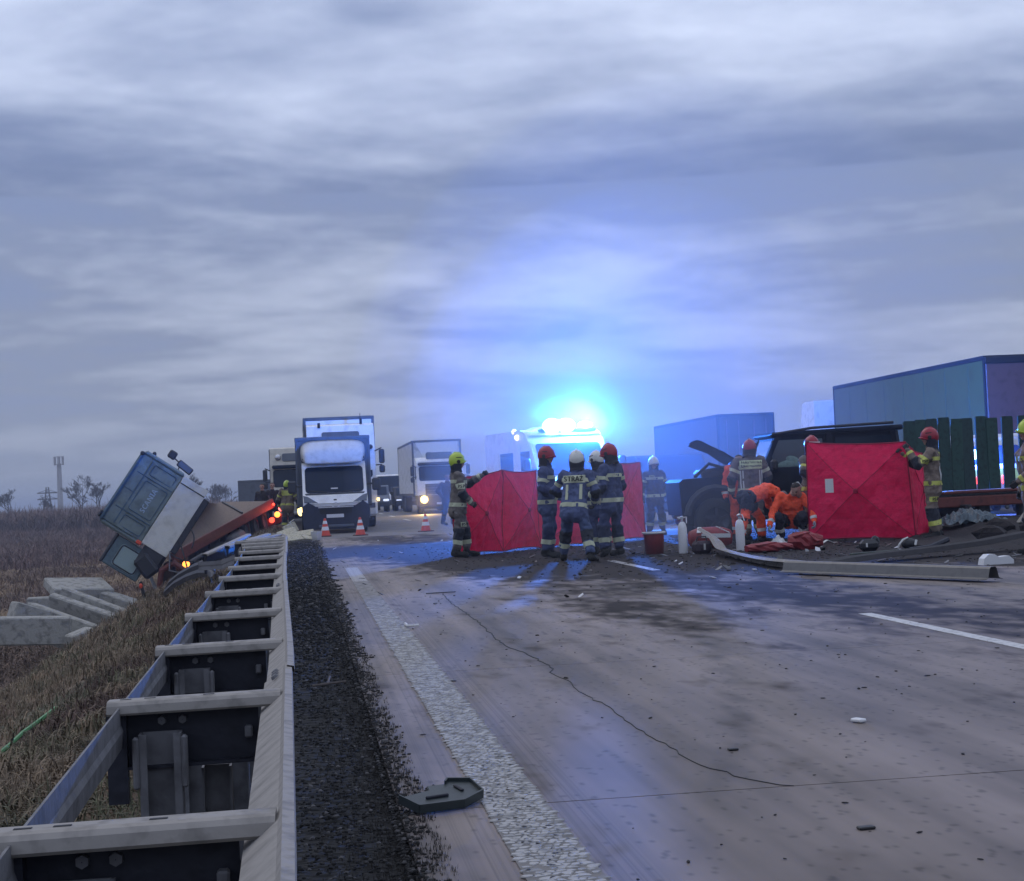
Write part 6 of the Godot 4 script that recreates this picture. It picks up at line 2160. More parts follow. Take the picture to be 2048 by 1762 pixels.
# ---------------------------------------------------------------- the people
func make_people() -> void:
	var lime := M.helmet_lime as StandardMaterial3D
	var red := M.helmet_red as StandardMaterial3D
	var wh := M.helmet_white as StandardMaterial3D
	var o: Node3D
	o = person("person", "firefighter in a lime yellow helmet gripping the left end of the red screens", Vector3(2.78, 0, -30.45), -PI / 2 + 0.12, 1.03, {
		"er": Vector3(0.28, 1.12, -0.02), "wr": Vector3(0.22, 0.95, -0.2), "el": Vector3(-0.24, 1.28, -0.25), "wl": Vector3(-0.1, 1.42, -0.48), "chest": Vector3(0, 1.34, -0.03), "curl": 0.7,
		"kl": Vector3(-0.12, 0.5, -0.12), "al": Vector3(-0.13, 0.1, -0.16), "tl": Vector3(-0.15, 0.04, -0.34), "kr": Vector3(0.12, 0.5, 0.02), "ar": Vector3(0.13, 0.1, 0.1), "tr": Vector3(0.16, 0.04, -0.08)},
		{"helmet": lime, "stripe": M.pale_stripe, "visor": false, "coat": Color(0.15, 0.13, 0.12), "legs": Color(0.13, 0.115, 0.11)})
	badge(o, "badge", Vector3(0.34, 1.24, -0.0), Vector3(1, 0.1, 0.1), 0.13, 0.09, M.pale_stripe, "PSP", M.ink)
	badge(o, "badge", Vector3(0.22, 0.58, -0.06), Vector3(1, 0, -0.2), 0.13, 0.08, M.pale_stripe, "PSP", M.ink)
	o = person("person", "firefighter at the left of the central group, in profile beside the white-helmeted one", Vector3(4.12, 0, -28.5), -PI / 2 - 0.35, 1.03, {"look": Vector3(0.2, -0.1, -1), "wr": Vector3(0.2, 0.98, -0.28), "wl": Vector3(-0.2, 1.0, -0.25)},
		{"coat": Color(0.055, 0.075, 0.17), "legs": Color(0.045, 0.062, 0.145), "helmet": red, "stripe": M.pale_stripe, "visor": false, "dark": Color(0.02, 0.03, 0.09)})  # blue cast of the beacon glow is put into coat and leg colours
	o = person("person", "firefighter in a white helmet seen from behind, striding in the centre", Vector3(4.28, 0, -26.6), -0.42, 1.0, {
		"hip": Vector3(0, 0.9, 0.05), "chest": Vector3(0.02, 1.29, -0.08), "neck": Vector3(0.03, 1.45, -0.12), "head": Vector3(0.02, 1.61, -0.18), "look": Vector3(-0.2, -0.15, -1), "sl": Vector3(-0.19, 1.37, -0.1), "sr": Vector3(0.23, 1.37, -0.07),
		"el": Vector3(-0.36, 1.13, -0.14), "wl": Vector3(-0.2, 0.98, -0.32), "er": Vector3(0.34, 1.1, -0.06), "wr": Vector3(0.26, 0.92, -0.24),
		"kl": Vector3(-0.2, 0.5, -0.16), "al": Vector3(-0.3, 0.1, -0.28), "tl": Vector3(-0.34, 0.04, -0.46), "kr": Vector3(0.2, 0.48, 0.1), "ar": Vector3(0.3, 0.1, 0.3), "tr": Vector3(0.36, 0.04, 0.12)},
		{"helmet": wh, "stripe": M.pale_stripe, "visor": false, "coat": Color(0.08, 0.105, 0.21), "legs": Color(0.07, 0.095, 0.19)})  # coat and legs tinted blue in place of the beacon glow
	badge(o, "back_panel", Vector3(0.02, 1.3, -0.04), Vector3(0.0, 0.1, 1), 0.36, 0.12, M.pale_stripe, "STRAŻ", M.ink)
	for x in [-0.09, 0.14]:
		badge(o, "back_strip", Vector3(x, 1.1, -0.02), Vector3(0, 0.05, 1), 0.045, 0.24, M.pale_stripe)
	o = person("person", "firefighter with a pale cap helmet in the middle of the central group, facing away", Vector3(5.02, 0, -28.6), 0.35, 0.97, {"wr": Vector3(0.18, 0.98, -0.25), "wl": Vector3(-0.2, 1.0, -0.25), "look": Vector3(-0.3, -0.2, -1)}, {"coat": Color(0.055, 0.075, 0.17), "legs": Color(0.045, 0.062, 0.145), "helmet": wh, "stripe": M.pale_stripe, "visor": false, "dark": Color(0.02, 0.035, 0.09)})  # blue beacon cast carried by the coat and leg colours
	badge(o, "back_panel", Vector3(0, 1.34, 0.05), Vector3(0, 0.1, 1), 0.2, 0.09, M.pale_stripe, "PSP", M.ink)
	o = person("person", "firefighter at the right of the central group in a striped reddish helmet", Vector3(5.1, 0, -27.8), 0.75, 1.02, {"wl": Vector3(-0.24, 1.0, -0.28), "wr": Vector3(0.2, 0.95, -0.2), "look": Vector3(-0.2, -0.25, -1), "kl": Vector3(-0.13, 0.5, -0.1), "al": Vector3(-0.18, 0.1, -0.05)}, {"coat": Color(0.055, 0.075, 0.17), "legs": Color(0.045, 0.062, 0.145), "helmet": red, "stripe": M.pale_stripe, "visor": false, "dark": Color(0.02, 0.03, 0.07)})  # navy here stands in for blue light falling on the suit
	o = person("person", "firefighter in a white helmet facing us, standing left of the wrecked car", Vector3(7.8, 0, -37.2), PI + 0.1, 0.96, {"curl": 0.4, "er": Vector3(0.3, 1.14, 0.02), "wr": Vector3(0.33, 0.9, -0.08), "kl": Vector3(-0.13, 0.5, -0.03), "al": Vector3(-0.17, 0.1, 0.02), "ar": Vector3(0.16, 0.1, 0.03)}, {"helmet": wh, "stripe": M.pale_stripe, "visor": false, "coat": Color(0.06, 0.075, 0.15), "legs": Color(0.05, 0.06, 0.13)})  # suit colour holds the blue of the beacon glow
	badge(o, "chest_badge", Vector3(0.09, 1.36, -0.1), Vector3(0, 0.1, -1), 0.13, 0.06, M.pale_stripe, "PSP", M.ink)
	o = person("person", "firefighter in a crimson helmet seen from behind, yellow back panel, by the open bonnet", Vector3(8.36, 0, -31.1), -0.08, 1.05, {
		"look": Vector3(0.45, -0.4, -1), "head": Vector3(0.03, 1.66, -0.08), "el": Vector3(-0.34, 1.15, 0.0), "wl": Vector3(-0.32, 0.9, -0.1), "er": Vector3(0.33, 1.14, -0.02), "wr": Vector3(0.31, 0.9, -0.14), "sl": Vector3(-0.22, 1.43, 0), "sr": Vector3(0.22, 1.43, 0)},
		{"helmet": red, "coat": Color(0.145, 0.12, 0.12), "stripe": M.pale_stripe, "visor": false, "bulk": 1.06})
	badge(o, "back_panel", Vector3(0, 1.37, 0.08), Vector3(0, 0.12, 1), 0.4, 0.15, M.pale_lime, "PAŃSTWOWA|STRAŻ POŻARNA", M.ink)
	for x in [-0.19, -0.15, 0.15, 0.19]:
		badge(o, "back_strip", Vector3(x, 1.1, 0.1), Vector3(0, 0, 1), 0.02, 0.34, M.silver_stripe)
	person("person", "orange-clad rescuer almost hidden behind the firefighter with the yellow back panel", Vector3(8.3, 0, -31.75), PI - 0.1, 0.97, {"chest": Vector3(0, 1.3, -0.06), "head": Vector3(0, 1.58, -0.15)}, {"kind": "medic", "coat": Color(0.95, 0.12, 0.045), "legs": Color(0.95, 0.12, 0.045)})
	# paramedics at work
	var org := Color(0.98, 0.115, 0.045)
	o = person("person", "paramedic in orange overalls bending forward over the casualty, back towards us", Vector3(7.96, 0, -29.9), -PI / 2 + 0.25, 0.98, {
		"hip": Vector3(0, 0.86, 0.02), "chest": Vector3(0, 0.98, -0.42), "neck": Vector3(0, 0.92, -0.6), "head": Vector3(0, 0.84, -0.74), "look": Vector3(0, -1, -0.4), "headup": Vector3(0, 0.4, -1),
		"sl": Vector3(-0.2, 0.95, -0.5), "sr": Vector3(0.2, 0.95, -0.5), "el": Vector3(-0.24, 0.7, -0.6), "wl": Vector3(-0.14, 0.47, -0.7), "er": Vector3(0.25, 0.7, -0.56), "wr": Vector3(0.16, 0.46, -0.66),
		"kl": Vector3(-0.15, 0.48, -0.34), "al": Vector3(-0.14, 0.1, -0.36), "tl": Vector3(-0.15, 0.04, -0.54), "kr": Vector3(0.14, 0.5, 0.14), "ar": Vector3(0.14, 0.1, 0.28), "tr": Vector3(0.15, 0.04, 0.1), "hipx": Vector3(1, 0, 0)},
		{"kind": "medic", "coat": org, "legs": org, "glove": Color(0.35, 0.4, 0.5), "hair": Color(0.22, 0.2, 0.2), "seat": Color(0.018, 0.02, 0.04)})
	if false: put("seat_panel", band_of(o.get_meta("field"), Vector3(0, 0.84, 0.06), Vector3(0, -0.7, 1).normalized(), 0.3, 0.35, 0.006), M.navy_cloth, o)
	var f9: Field = o.get_meta("field")
	put("knee_panel", band_of(f9, Vector3(0.14, 0.46, 0.16), Vector3(0, -1, 0.2), 0.05, 0.15, 0.006), M.navy_cloth, o)
	o = person("person", "paramedic in orange crouching with both arms reaching down, at the edge of the crimson screen", Vector3(8.72, 0, -29.75), PI - 0.35, 1.0, {
		"hip": Vector3(0, 0.36, 0.2), "chest": Vector3(-0.02, 0.72, 0.0), "neck": Vector3(-0.06, 0.86, -0.1), "head": Vector3(-0.12, 0.96, -0.2), "look": Vector3(0.4, -0.8, -1),
		"sl": Vector3(-0.22, 0.8, -0.04), "sr": Vector3(0.18, 0.84, -0.04), "el": Vector3(-0.38, 0.6, -0.2), "wl": Vector3(-0.42, 0.38, -0.34), "er": Vector3(0.3, 0.6, -0.2), "wr": Vector3(0.36, 0.34, -0.4),
		"kl": Vector3(-0.22, 0.48, -0.26), "al": Vector3(-0.2, 0.1, 0.0), "tl": Vector3(-0.22, 0.04, -0.2), "kr": Vector3(0.22, 0.48, -0.26), "ar": Vector3(0.2, 0.1, 0.0), "tr": Vector3(0.22, 0.04, -0.2)},
		{"kind": "medic", "coat": org, "legs": Color(0.02, 0.02, 0.035), "glove": Color(0.3, 0.34, 0.4)})
	put("headband", MB.new().smooth().tube([Vector3(-0.22, 0.99, -0.14), Vector3(-0.15, 1.08, -0.12), Vector3(-0.05, 1.05, -0.12)], 0.014, 6), M.silver_stripe, o)
	# the two holding the big screen
	o = person("person", "firefighter in a red helmet peering over the left edge of the crimson screen", Vector3(9.22, 0, -30.0), PI + 0.5, 1.04, {"er": Vector3(0.3, 1.2, -0.1), "wr": Vector3(0.22, 1.05, -0.26), "el": Vector3(-0.25, 1.25, -0.25), "wl": Vector3(-0.1, 1.45, -0.42), "look": Vector3(0.1, -0.1, -1), "curl": 0.8}, {"helmet": red, "coat": Color(0.17, 0.15, 0.13), "visor": true, "visor_mat": M.silver_stripe})
	o = person("person", "firefighter in a red helmet seen from behind, holding the right edge of the crimson screen", Vector3(10.78, 0, -28.15), PI / 2 - 0.42, 1.05, {
		"el": Vector3(-0.3, 1.22, -0.2), "wl": Vector3(-0.22, 1.48, -0.36), "er": Vector3(0.2, 1.24, -0.3), "wr": Vector3(0.12, 1.42, -0.48), "look": Vector3(-0.1, -0.05, -1), "curl": 0.75,
		"kl": Vector3(-0.12, 0.5, -0.04), "al": Vector3(-0.12, 0.1, 0.02), "kr": Vector3(0.11, 0.5, -0.04), "ar": Vector3(0.12, 0.1, 0.05)},
		{"helmet": red, "visor": false, "coat": Color(0.20, 0.155, 0.125), "legs": Color(0.20, 0.155, 0.125), "stripe": M.lime_stripe})
	badge(o, "back_panel", Vector3(0.02, 1.36, 0.05), Vector3(0.1, 0.1, 1), 0.26, 0.12, M.lime_stripe, "STRAŻ", M.ink)
	badge(o, "sleeve_badge", Vector3(-0.32, 1.28, -0.1), Vector3(-1, 0.1, 0.4), 0.13, 0.07, M.lime_stripe, "PSP", M.ink)
	badge(o, "knee_badge", Vector3(-0.18, 0.66, 0.02), Vector3(-0.8, 0, 0.6), 0.14, 0.08, M.lime_stripe, "PSP", M.ink)
	badge(o, "back_strip", Vector3(-0.1, 1.1, 0.06), Vector3(-0.1, 0.05, 1), 0.03, 0.28, M.silver_stripe)
	o = person("person", "firefighter in a lime helmet cut off by the right edge of the photo", Vector3(9.82, 0, -22.0), PI / 2 - 0.1, 1.0, {"el": Vector3(-0.28, 1.16, -0.05), "wl": Vector3(-0.2, 1.0, -0.24), "chest": Vector3(0, 1.34, -0.05)}, {"helmet": lime, "visor": false, "stripe": M.lime_stripe, "coat": Color(0.22, 0.165, 0.14), "legs": Color(0.2, 0.16, 0.13)})
	# by the lorries
	o = person("person", "firefighter in a lime helmet seen from behind beside the tail lamps of the tilted lorry", Vector3(-0.5, 0, -59.8), -0.15, 1.0, {"chest": Vector3(0.02, 1.3, -0.08), "neck": Vector3(0.02, 1.46, -0.12), "head": Vector3(-0.02, 1.62, -0.18), "el": Vector3(-0.34, 1.1, -0.05), "wl": Vector3(-0.3, 0.88, -0.2), "er": Vector3(0.34, 1.1, -0.05), "wr": Vector3(0.36, 0.85, -0.1)}, {"helmet": lime, "visor": false, "coat": Color(0.2, 0.16, 0.12), "legs": Color(0.12, 0.09, 0.075), "bulk": 1.06})
	badge(o, "back_panel", Vector3(0.02, 1.34, 0.02), Vector3(0, 0.15, 1), 0.38, 0.18, M.lime_stripe)
	person("person", "onlooker in dark clothes at the left of the two by the cream lorry", Vector3(-1.5, 0, -66.5), PI - 0.2, 0.98, {}, {"kind": "plain", "coat": Color(0.03, 0.025, 0.03), "legs": Color(0.03, 0.03, 0.04)})
	person("person", "onlooker in a dark jacket right behind the firefighter at the tail lamps", Vector3(-1.12, 0, -66.8), PI + 0.2, 1.0, {}, {"kind": "plain", "coat": Color(0.035, 0.02, 0.028), "legs": Color(0.03, 0.03, 0.04)})
	o = person("person", "bareheaded man in a dark coat walking past the glowing headlamp", Vector3(4.92, 0, -57.6), PI + 0.35, 0.98, {
		"er": Vector3(0.36, 1.2, 0.06), "wr": Vector3(0.28, 1.0, -0.14), "el": Vector3(-0.27, 1.14, 0.05), "wl": Vector3(-0.25, 0.9, -0.02), "kl": Vector3(-0.12, 0.52, -0.16), "al": Vector3(-0.12, 0.1, -0.05), "kr": Vector3(0.12, 0.5, 0.02), "ar": Vector3(0.14, 0.12, 0.2), "tl": Vector3(-0.13, 0.04, -0.24)},
		{"kind": "plain", "coat": Color(0.05, 0.022, 0.03), "legs": Color(0.028, 0.024, 0.034), "skin": Color(0.3, 0.18, 0.15)})

func crumple(w: float, h: float, sd: float) -> MB:
	var mb := MB.new()
	mb.sheet(10, 10, func(a: float, b: float) -> Vector3:
		var x := (a - 0.5) * w; var z := (b - 0.5) * w
		var r := Vector2(a - 0.5, b - 0.5).length() * 2.0
		return Vector3(x + 0.05 * nz_g.get_noise_2d(a * 30.0 + sd, b * 30.0), maxf(0.0, (1.0 - r * r) * h * (0.7 + nz_g.get_noise_2d(a * 25.0, b * 25.0 + sd))), z), 0.004)
	return mb

# ---------------------------------------------------------------- cones, bags, bottles, wreckage
func make_small_things() -> void:
	rng.seed = 3
	var o := thing("traffic_cone", "orange cone with white bands before the left headlight of the box van", "traffic cone", Vector3(0.65, 0, -50.3), 0.0, "traffic cones on the closed lane")
	var prof := func(a: float, b: float, off: float) -> MB:
		return MB.new().smooth().lathe([Vector2(lerpf(0.15, 0.03, a) + off, 0.03 + a * 0.5), Vector2(lerpf(0.15, 0.03, b) + off, 0.03 + b * 0.5)], 18)
	put("cone_body", MB.new().lathe([Vector2(0.15, 0.03), Vector2(0.03, 0.53), Vector2(0.001, 0.535)], 18), M.cone_red, o)
	put("white_band", prof.call(0.3, 0.52, 0.004), M.cone_white, o)
	put("white_band", prof.call(0.68, 0.86, 0.004), M.cone_white, o)
	put("base", MB.new().box(Vector3(0, 0.015, 0), Vector3(0.36, 0.03, 0.36), 0.01), M.cone_base, o)
	dup(o, Vector3(1.65, 0, -49.5), 0.3, "orange cone with white bands before the right end of the van bumper")
	dup(o, Vector3(3.62, 0, -50.5), 0.6, "orange cone with white bands standing alone below the glowing headlamp")
	# medical kit
	o = thing("waste_bin", "red bin with a white rim standing left of the oxygen bottles", "bin", Vector3(5.82, 0, -28.0))
	put("bin_body", MB.new().smooth().lathe([Vector2(0.001, 0), Vector2(0.15, 0.0), Vector2(0.175, 0.34)], 20), M.red_bag, o)
	put("rim", MB.new().smooth().lathe([Vector2(0.17, 0.335), Vector2(0.2, 0.34), Vector2(0.2, 0.37), Vector2(0.16, 0.372)], 20), M.white_plastic, o)
	o = thing("oxygen_bottle", "white oxygen bottle standing left of the striped red rescue bag", "bottle", Vector3(6.2, 0, -27.5), 0.0, "white oxygen bottles")
	put("cylinder", MB.new().smooth().lathe([Vector2(0.001, 0), Vector2(0.07, 0.0), Vector2(0.074, 0.02), Vector2(0.074, 0.42), Vector2(0.055, 0.5), Vector2(0.02, 0.53)], 18), M.white_plastic, o)
	put("valve", MB.new().box(Vector3(0, 0.57, 0), Vector3(0.05, 0.1, 0.05), 0.01).tube([Vector3(0, 0.58, 0), Vector3(0.07, 0.6, 0.02), Vector3(0.06, 0.5, 0.06)], 0.012, 6).box(Vector3(-0.05, 0.59, 0), Vector3(0.06, 0.04, 0.04), 0.01), M.chrome, o)
	dup(o, Vector3(7.12, 0, -27.3), 0.9, "white oxygen bottle standing in front of the bending paramedic's legs")
	o = thing("rescue_bag", "red rescue bag with bright reflective stripes in front of the car's front wheel", "bag", Vector3(7.0, 0, -28.9), 0.1)
	var rings := []
	for i in 7:
		var t := i / 6.0
		var x := lerpf(-0.36, 0.36, t)
		var s := 1.0 - 0.3 * pow(absf(2 * t - 1), 3.0)
		var r := PackedVector3Array()
		for k in 16:
			var a := TAU * k / 16
			r.append(Vector3(x, 0.19 + sin(a) * 0.19 * s * (1.0 if sin(a) > 0 else 1.0), -cos(a) * 0.2 * s))
		rings.append(r)
	put("bag_body", MB.new().smooth().loft(rings), M.red_bag, o)
	put("stripe", MB.new().bar(Vector3(-0.22, 0.24, 0.2), Vector3(0.3, 0.22, 0.2), 0.03, 0.07), M.silver_stripe, o)
	put("stripe", MB.new().bar(Vector3(-0.2, 0.38, 0.04), Vector3(-0.26, 0.29, 0.17), 0.07, 0.012), M.silver_stripe, o)
	put("stripe", MB.new().bar(Vector3(0.1, 0.385, 0.05), Vector3(0.3, 0.27, 0.17), 0.05, 0.012), M.silver_stripe, o)
	put("strap", MB.new().tube([Vector3(-0.3, 0.2, 0.2), Vector3(-0.42, 0.08, 0.3), Vector3(-0.2, 0.02, 0.36)], 0.018, 6), M.black, o)
	o = thing("kit_bag", "dark kit bag with a small white tag beside the left oxygen bottle", "bag", Vector3(6.42, 0, -27.1), 0.3)
	put("bag_body", MB.new().box(Vector3(0, 0.11, 0), Vector3(0.3, 0.2, 0.24), 0.05), M.dark_bag, o)
	put("tag", MB.new().box(Vector3(-0.02, 0.12, 0.125), Vector3(0.03, 0.1, 0.01)), M.paper, o)
	put("handle", MB.new().tube([Vector3(-0.1, 0.2, 0), Vector3(-0.08, 0.28, 0), Vector3(0.08, 0.28, 0), Vector3(0.1, 0.2, 0)], 0.012, 6), M.dark_bag, o)
	for q in [["long limp red bag lying on the road right of the oxygen bottle", Vector3(7.4, 0, -26.6), 0.78, 0.12, 0.15], ["crumpled red bag with a raised fold beside the crimson screen", Vector3(8.1, 0, -26.9), 0.56, 0.22, -0.35]]:
		o = thing("red_bag", q[0], "bag", q[1], q[4])
		rings = []
		for i in 9:
			var t := i / 8.0
			var s: float = 0.45 + 0.55 * sin(PI * clampf(t * 0.9 + 0.08, 0, 1))
			var r := PackedVector3Array()
			for k in 14:
				var a := TAU * k / 14
				var w := 1.0 + 0.3 * nz_g.get_noise_2d(i * 5.0 + q[1].x * 30.0, k * 6.0)
				r.append(Vector3((t - 0.5) * q[2], q[3] * 0.6 + sin(a) * q[3] * 0.75 * s * w, -cos(a) * 0.17 * s * w))
			rings.append(r)
		put("bag_body", MB.new().loft(rings), M.red_bag, o)
		put("fold", MB.new().bar(Vector3(-q[2] * 0.35, q[3] * 1.0, 0.1), Vector3(q[2] * 0.1, q[3] * 1.25, 0.02), 0.16, 0.02).bar(Vector3(q[2] * 0.1, q[3] * 1.25, 0.02), Vector3(q[2] * 0.4, q[3] * 0.6, 0.14), 0.12, 0.02), M.red_bag, o)
	o = thing("dressing", "white medical wrapping on the ground below the bending paramedic", "wrapping", Vector3(8.2, 0, -28.9))
	put("wrapping", crumple(0.34, 0.16, 3.0), M.paper, o)
	o = thing("dressing", "pale crumpled dressing beside the crouching paramedic's knees", "wrapping", Vector3(8.78, 0, -29.2))
	put("wrapping", crumple(0.3, 0.13, 8.0), M.paper, o)
	o = thing("paper_scrap", "white folded paper scrap at the lower left corner of the crimson screen", "paper", Vector3(8.95, 0, -28.45), 0.2)
	put("sheet", MB.new().bar(Vector3(-0.12, 0.01, 0), Vector3(0, 0.07, 0), 0.09, 0.006).bar(Vector3(0, 0.07, 0), Vector3(0.12, 0.01, 0.02), 0.09, 0.006), M.paper, o)
	o = thing("gear_bag", "black gear bag with a white tag in front of the crimson screen", "bag", Vector3(8.6, 0, -25.2), 0.1)
	put("bag_body", MB.new().box(Vector3(-0.02, 0.09, 0), Vector3(0.3, 0.18, 0.2), 0.06).box(Vector3(0.1, 0.16, -0.02), Vector3(0.12, 0.14, 0.12), 0.04, Basis(Vector3.BACK, 0.3)), M.black, o)
	put("tag", MB.new().box(Vector3(-0.1, 0.1, 0.105), Vector3(0.025, 0.06, 0.01)), M.paper, o)
	o = thing("breathing_mask", "black breathing mask with white straps lying before the screen's right corner", "mask", Vector3(9.2, 0, -25.3), -0.3)
	put("shell", MB.new().smooth().ball(Vector3(0.05, 0.08, 0), Vector3(0.12, 0.09, 0.1), 12, 8), M.black, o)
	put("strap", MB.new().tube([Vector3(-0.12, 0.02, 0.1), Vector3(-0.1, 0.08, 0.11), Vector3(-0.04, 0.15, 0.08), Vector3(0.04, 0.18, 0.03)], 0.014, 6).tube([Vector3(0.16, 0.14, 0.1), Vector3(0.14, 0.06, 0.12)], 0.02, 6), M.paper, o)
	put("hose", MB.new().tube([Vector3(0.15, 0.05, 0.05), Vector3(0.3, 0.03, 0.15), Vector3(0.42, 0.03, 0.05)], 0.025, 6), M.black, o)
	# broken barrier lengths on the road
	var om := [Vector2(-0.13, 0.0), Vector2(-0.10, 0.004), Vector2(-0.075, 0.015), Vector2(-0.05, 0.11), Vector2(-0.03, 0.13), Vector2(0.03, 0.13), Vector2(0.05, 0.11), Vector2(0.075, 0.015), Vector2(0.10, 0.004), Vector2(0.13, 0.0)]
	var pts := []
	for i in 14: pts.append(Vector3(lerpf(5.95, 7.22, i / 13.0), 0.035, lerpf(-20.6, -17.25, i / 13.0)))
	tag(put("barrier_profile", strip_along(om, pts), M.zinc_mid2), "straight hat-shaped steel profile lying on the road, open end to the right", "steel profile")
	pts = []; var ups := []
	var way := [Vector3(6.74, 0.3, -28.3), Vector3(6.66, 0.2, -27.2), Vector3(6.5, 0.1, -26.2), Vector3(6.42, 0.07, -25.6), Vector3(6.26, 0.05, -23.8), Vector3(6.2, 0.04, -22.2), Vector3(6.34, 0.04, -20.9)]
	for i in 25:
		var t := i / 24.0 * (way.size() - 1)
		var k := mini(int(t), way.size() - 2)
		pts.append((way[k] as Vector3).cubic_interpolate(way[k + 1], way[maxi(k - 1, 0)], way[mini(k + 2, way.size() - 1)], t - k))
		ups.append(Vector3(0.6, 1.0, 0).normalized())
	tag(put("barrier_beam", strip_along([Vector2(-0.12, 0.0), Vector2(-0.1, 0.05), Vector2(-0.04, 0.06), Vector2(0.0, 0.02), Vector2(0.04, 0.06), Vector2(0.1, 0.05), Vector2(0.12, 0.0)], pts, ups), M.zinc), "long pale barrier beam curving over the road from the striped bag", "barrier beam")
	pts = []
	for q in [Vector3(6.35, 0.05, -20.7), Vector3(7.0, 0.06, -21.5), Vector3(7.6, 0.07, -22.0), Vector3(8.5, 0.08, -22.6), Vector3(9.4, 0.12, -23.0), Vector3(10.3, 0.2, -23.4), Vector3(11.2, 0.22, -23.7)]: pts.append(q)
	tag(put("dark_beam", strip_along([Vector2(-0.16, 0.0), Vector2(-0.12, 0.06), Vector2(0.0, 0.02), Vector2(0.12, 0.06), Vector2(0.16, 0.0)], pts), M.steel_dark2), "dark dirt-covered beam continuing from the bent pale one to the right edge", "barrier beam")
	tag(put("black_post", MB.new().bar(Vector3(7.7, 0.04, -23.4), Vector3(8.75, 0.05, -23.7), 0.08, 0.07, Vector3.UP, 0.01), M.pole_green), "dark greenish steel post on the soil in front of the gear bag", "post")
	tag(put("bent_bar", MB.new().tube([Vector3(8.75, 0.05, -23.9), Vector3(9.1, 0.07, -24.0), Vector3(9.45, 0.16, -24.2)], 0.04, 7), M.zinc_dark), "short bent dark bar in front of the breathing mask", "bar")
	o = thing("foam_piece", "white broken foam piece on the dark soil at the right", "debris", Vector3(8.55, 0.0, -20.4), 0.1)
	put("foam", MB.new().prism(v2([-0.22, 0, 0.2, 0, 0.2, 0.05, 0.14, 0.1, 0.0, 0.09, -0.06, 0.13, -0.14, 0.13, -0.2, 0.08]), 0.14), M.white_plastic, o)
	# soil thrown up on the right
	var mound := MB.new().smooth()
	mound.sheet(46, 30, func(a: float, b: float) -> Vector3:
		var x := lerpf(8.7, 18.0, a); var z := lerpf(-22.4, -33.5, b)
		var e := smoothf(0.0, 0.22, a) * smoothf(0.0, 0.25, b) * (1.0 - smoothf(0.82, 1.0, a)) * (1.0 - smoothf(0.8, 1.0, b))
		var k := smoothf(10.9, 12.2, x) * smoothf(-25.5, -29.2, z)
		return Vector3(x, -0.02 + e * (0.05 + 0.2 * k + 0.10 * absf(nz_g.get_noise_2d(x * 5.0, z * 5.0)) + 0.07 * nz_g.get_noise_2d(x * 16.0, z * 16.0)), z))
	tag(put("soil_heap", mound, M.soil), "dark churned soil heaped on the road around the red platform trailer", "soil")
	o = thing("foil_bundle", "crumpled blue grey foil sheet bundled on the soil beside the red trailer", "sheet", Vector3(11.85, 0.24, -29.3), 0.1)
	put("foil", MB.new().sheet(26, 16, func(a: float, b: float) -> Vector3:
		var x := lerpf(-0.6, 0.6, a); var z := lerpf(0.4, -0.4, b)
		var r := Vector2(x / 0.6, z / 0.4).length()
		return Vector3(x, maxf(0.0, 1.0 - r * r) * 0.2 + 0.12 * nz_g.get_noise_2d(x * 18.0, z * 24.0) + 0.03 * nz_g.get_noise_2d(x * 37.0, z * 41.0), z)), M.foil, o)
	o = thing("pale_slab", "pale flat slab on the soil under the platform trailer at the right edge", "slab", Vector3(12.55, 0.22, -28.2), -0.1)
	put("slab", MB.new().prism(v2([-0.28, 0, 0.28, 0, 0.22, 0.16, -0.14, 0.17]), 0.2), M.concrete, o)
	for i in 9:
		var at := Vector3(rng.randf_range(10.2, 13.2), 0.12, rng.randf_range(-25.0, -28.6))
		o = thing("soil_lump", ["large dark lump of soil below the foil bundle", "dark soil lump left of the pale slab", "dark soil lump at the foot of the right firefighter", "dark soil lump nearest the dark beam", "small soil lump under the trailer's marker reflector", "flat soil lump behind the dark beam", "dark soil lump between foil and dark beam", "dark soil lump under the red side beam", "dark soil lump near the right edge"][i], "soil", at, rng.randf() * TAU)
		var rg := []
		for k in 5:
			var r := PackedVector3Array()
			for j in 9:
				var t := TAU * j / 9
				var s: float = [0.5, 1.0, 0.95, 0.6, 0.15][k] * rng.randf_range(0.75, 1.2) * 0.2
				r.append(Vector3(sin(t) * s * 1.5, [-0.1, 0.0, 0.08, 0.15, 0.19][k], cos(t) * s))
			rg.append(r)
		put("lump", MB.new().loft(rg), M.soil, o)
	# near foreground
	o = thing("plastic_panel", "dark green grey broken plastic panel lying across the ribbed line", "panel", Vector3(0.51, 0.0, -6.74), 0.42)
	o.position.y = 0.022
	o.rotation.x = 0.16
	var tray := MB.new().at(Transform3D(Basis.from_scale(Vector3(0.86, 0.7, 1.25)), Vector3()))
	var out := v2([-0.2, -0.09, 0.02, -0.1, 0.17, -0.04, 0.2, 0.08, 0.1, 0.11, 0.07, 0.085, -0.02, 0.09, -0.04, 0.05, -0.22, 0.02])
	tray.prism(out, 0.006, Transform3D(Basis(Vector3.RIGHT, -PI / 2), Vector3(0, 0.03, 0)))
	for i in out.size():
		var p := out[i]; var q := out[(i + 1) % out.size()]
		var hh := 0.05 if i not in [5, 6, 7] else 0.025
		tray.bar(Vector3(p.x, 0.006 + hh / 2, -p.y), Vector3(q.x, 0.006 + hh / 2, -q.y), 0.007, hh)
	put("panel", tray, M.panel_green, o)
	put("edge_clip", MB.new().box(Vector3(-0.05, 0.03, 0.03), Vector3(0.1, 0.012, 0.012), 0.003), M.zinc_dark, o)
	put("edge_clip", MB.new().box(Vector3(0.08, 0.03, -0.03), Vector3(0.015, 0.008, 0.07), 0.003), M.zinc_dark, o)
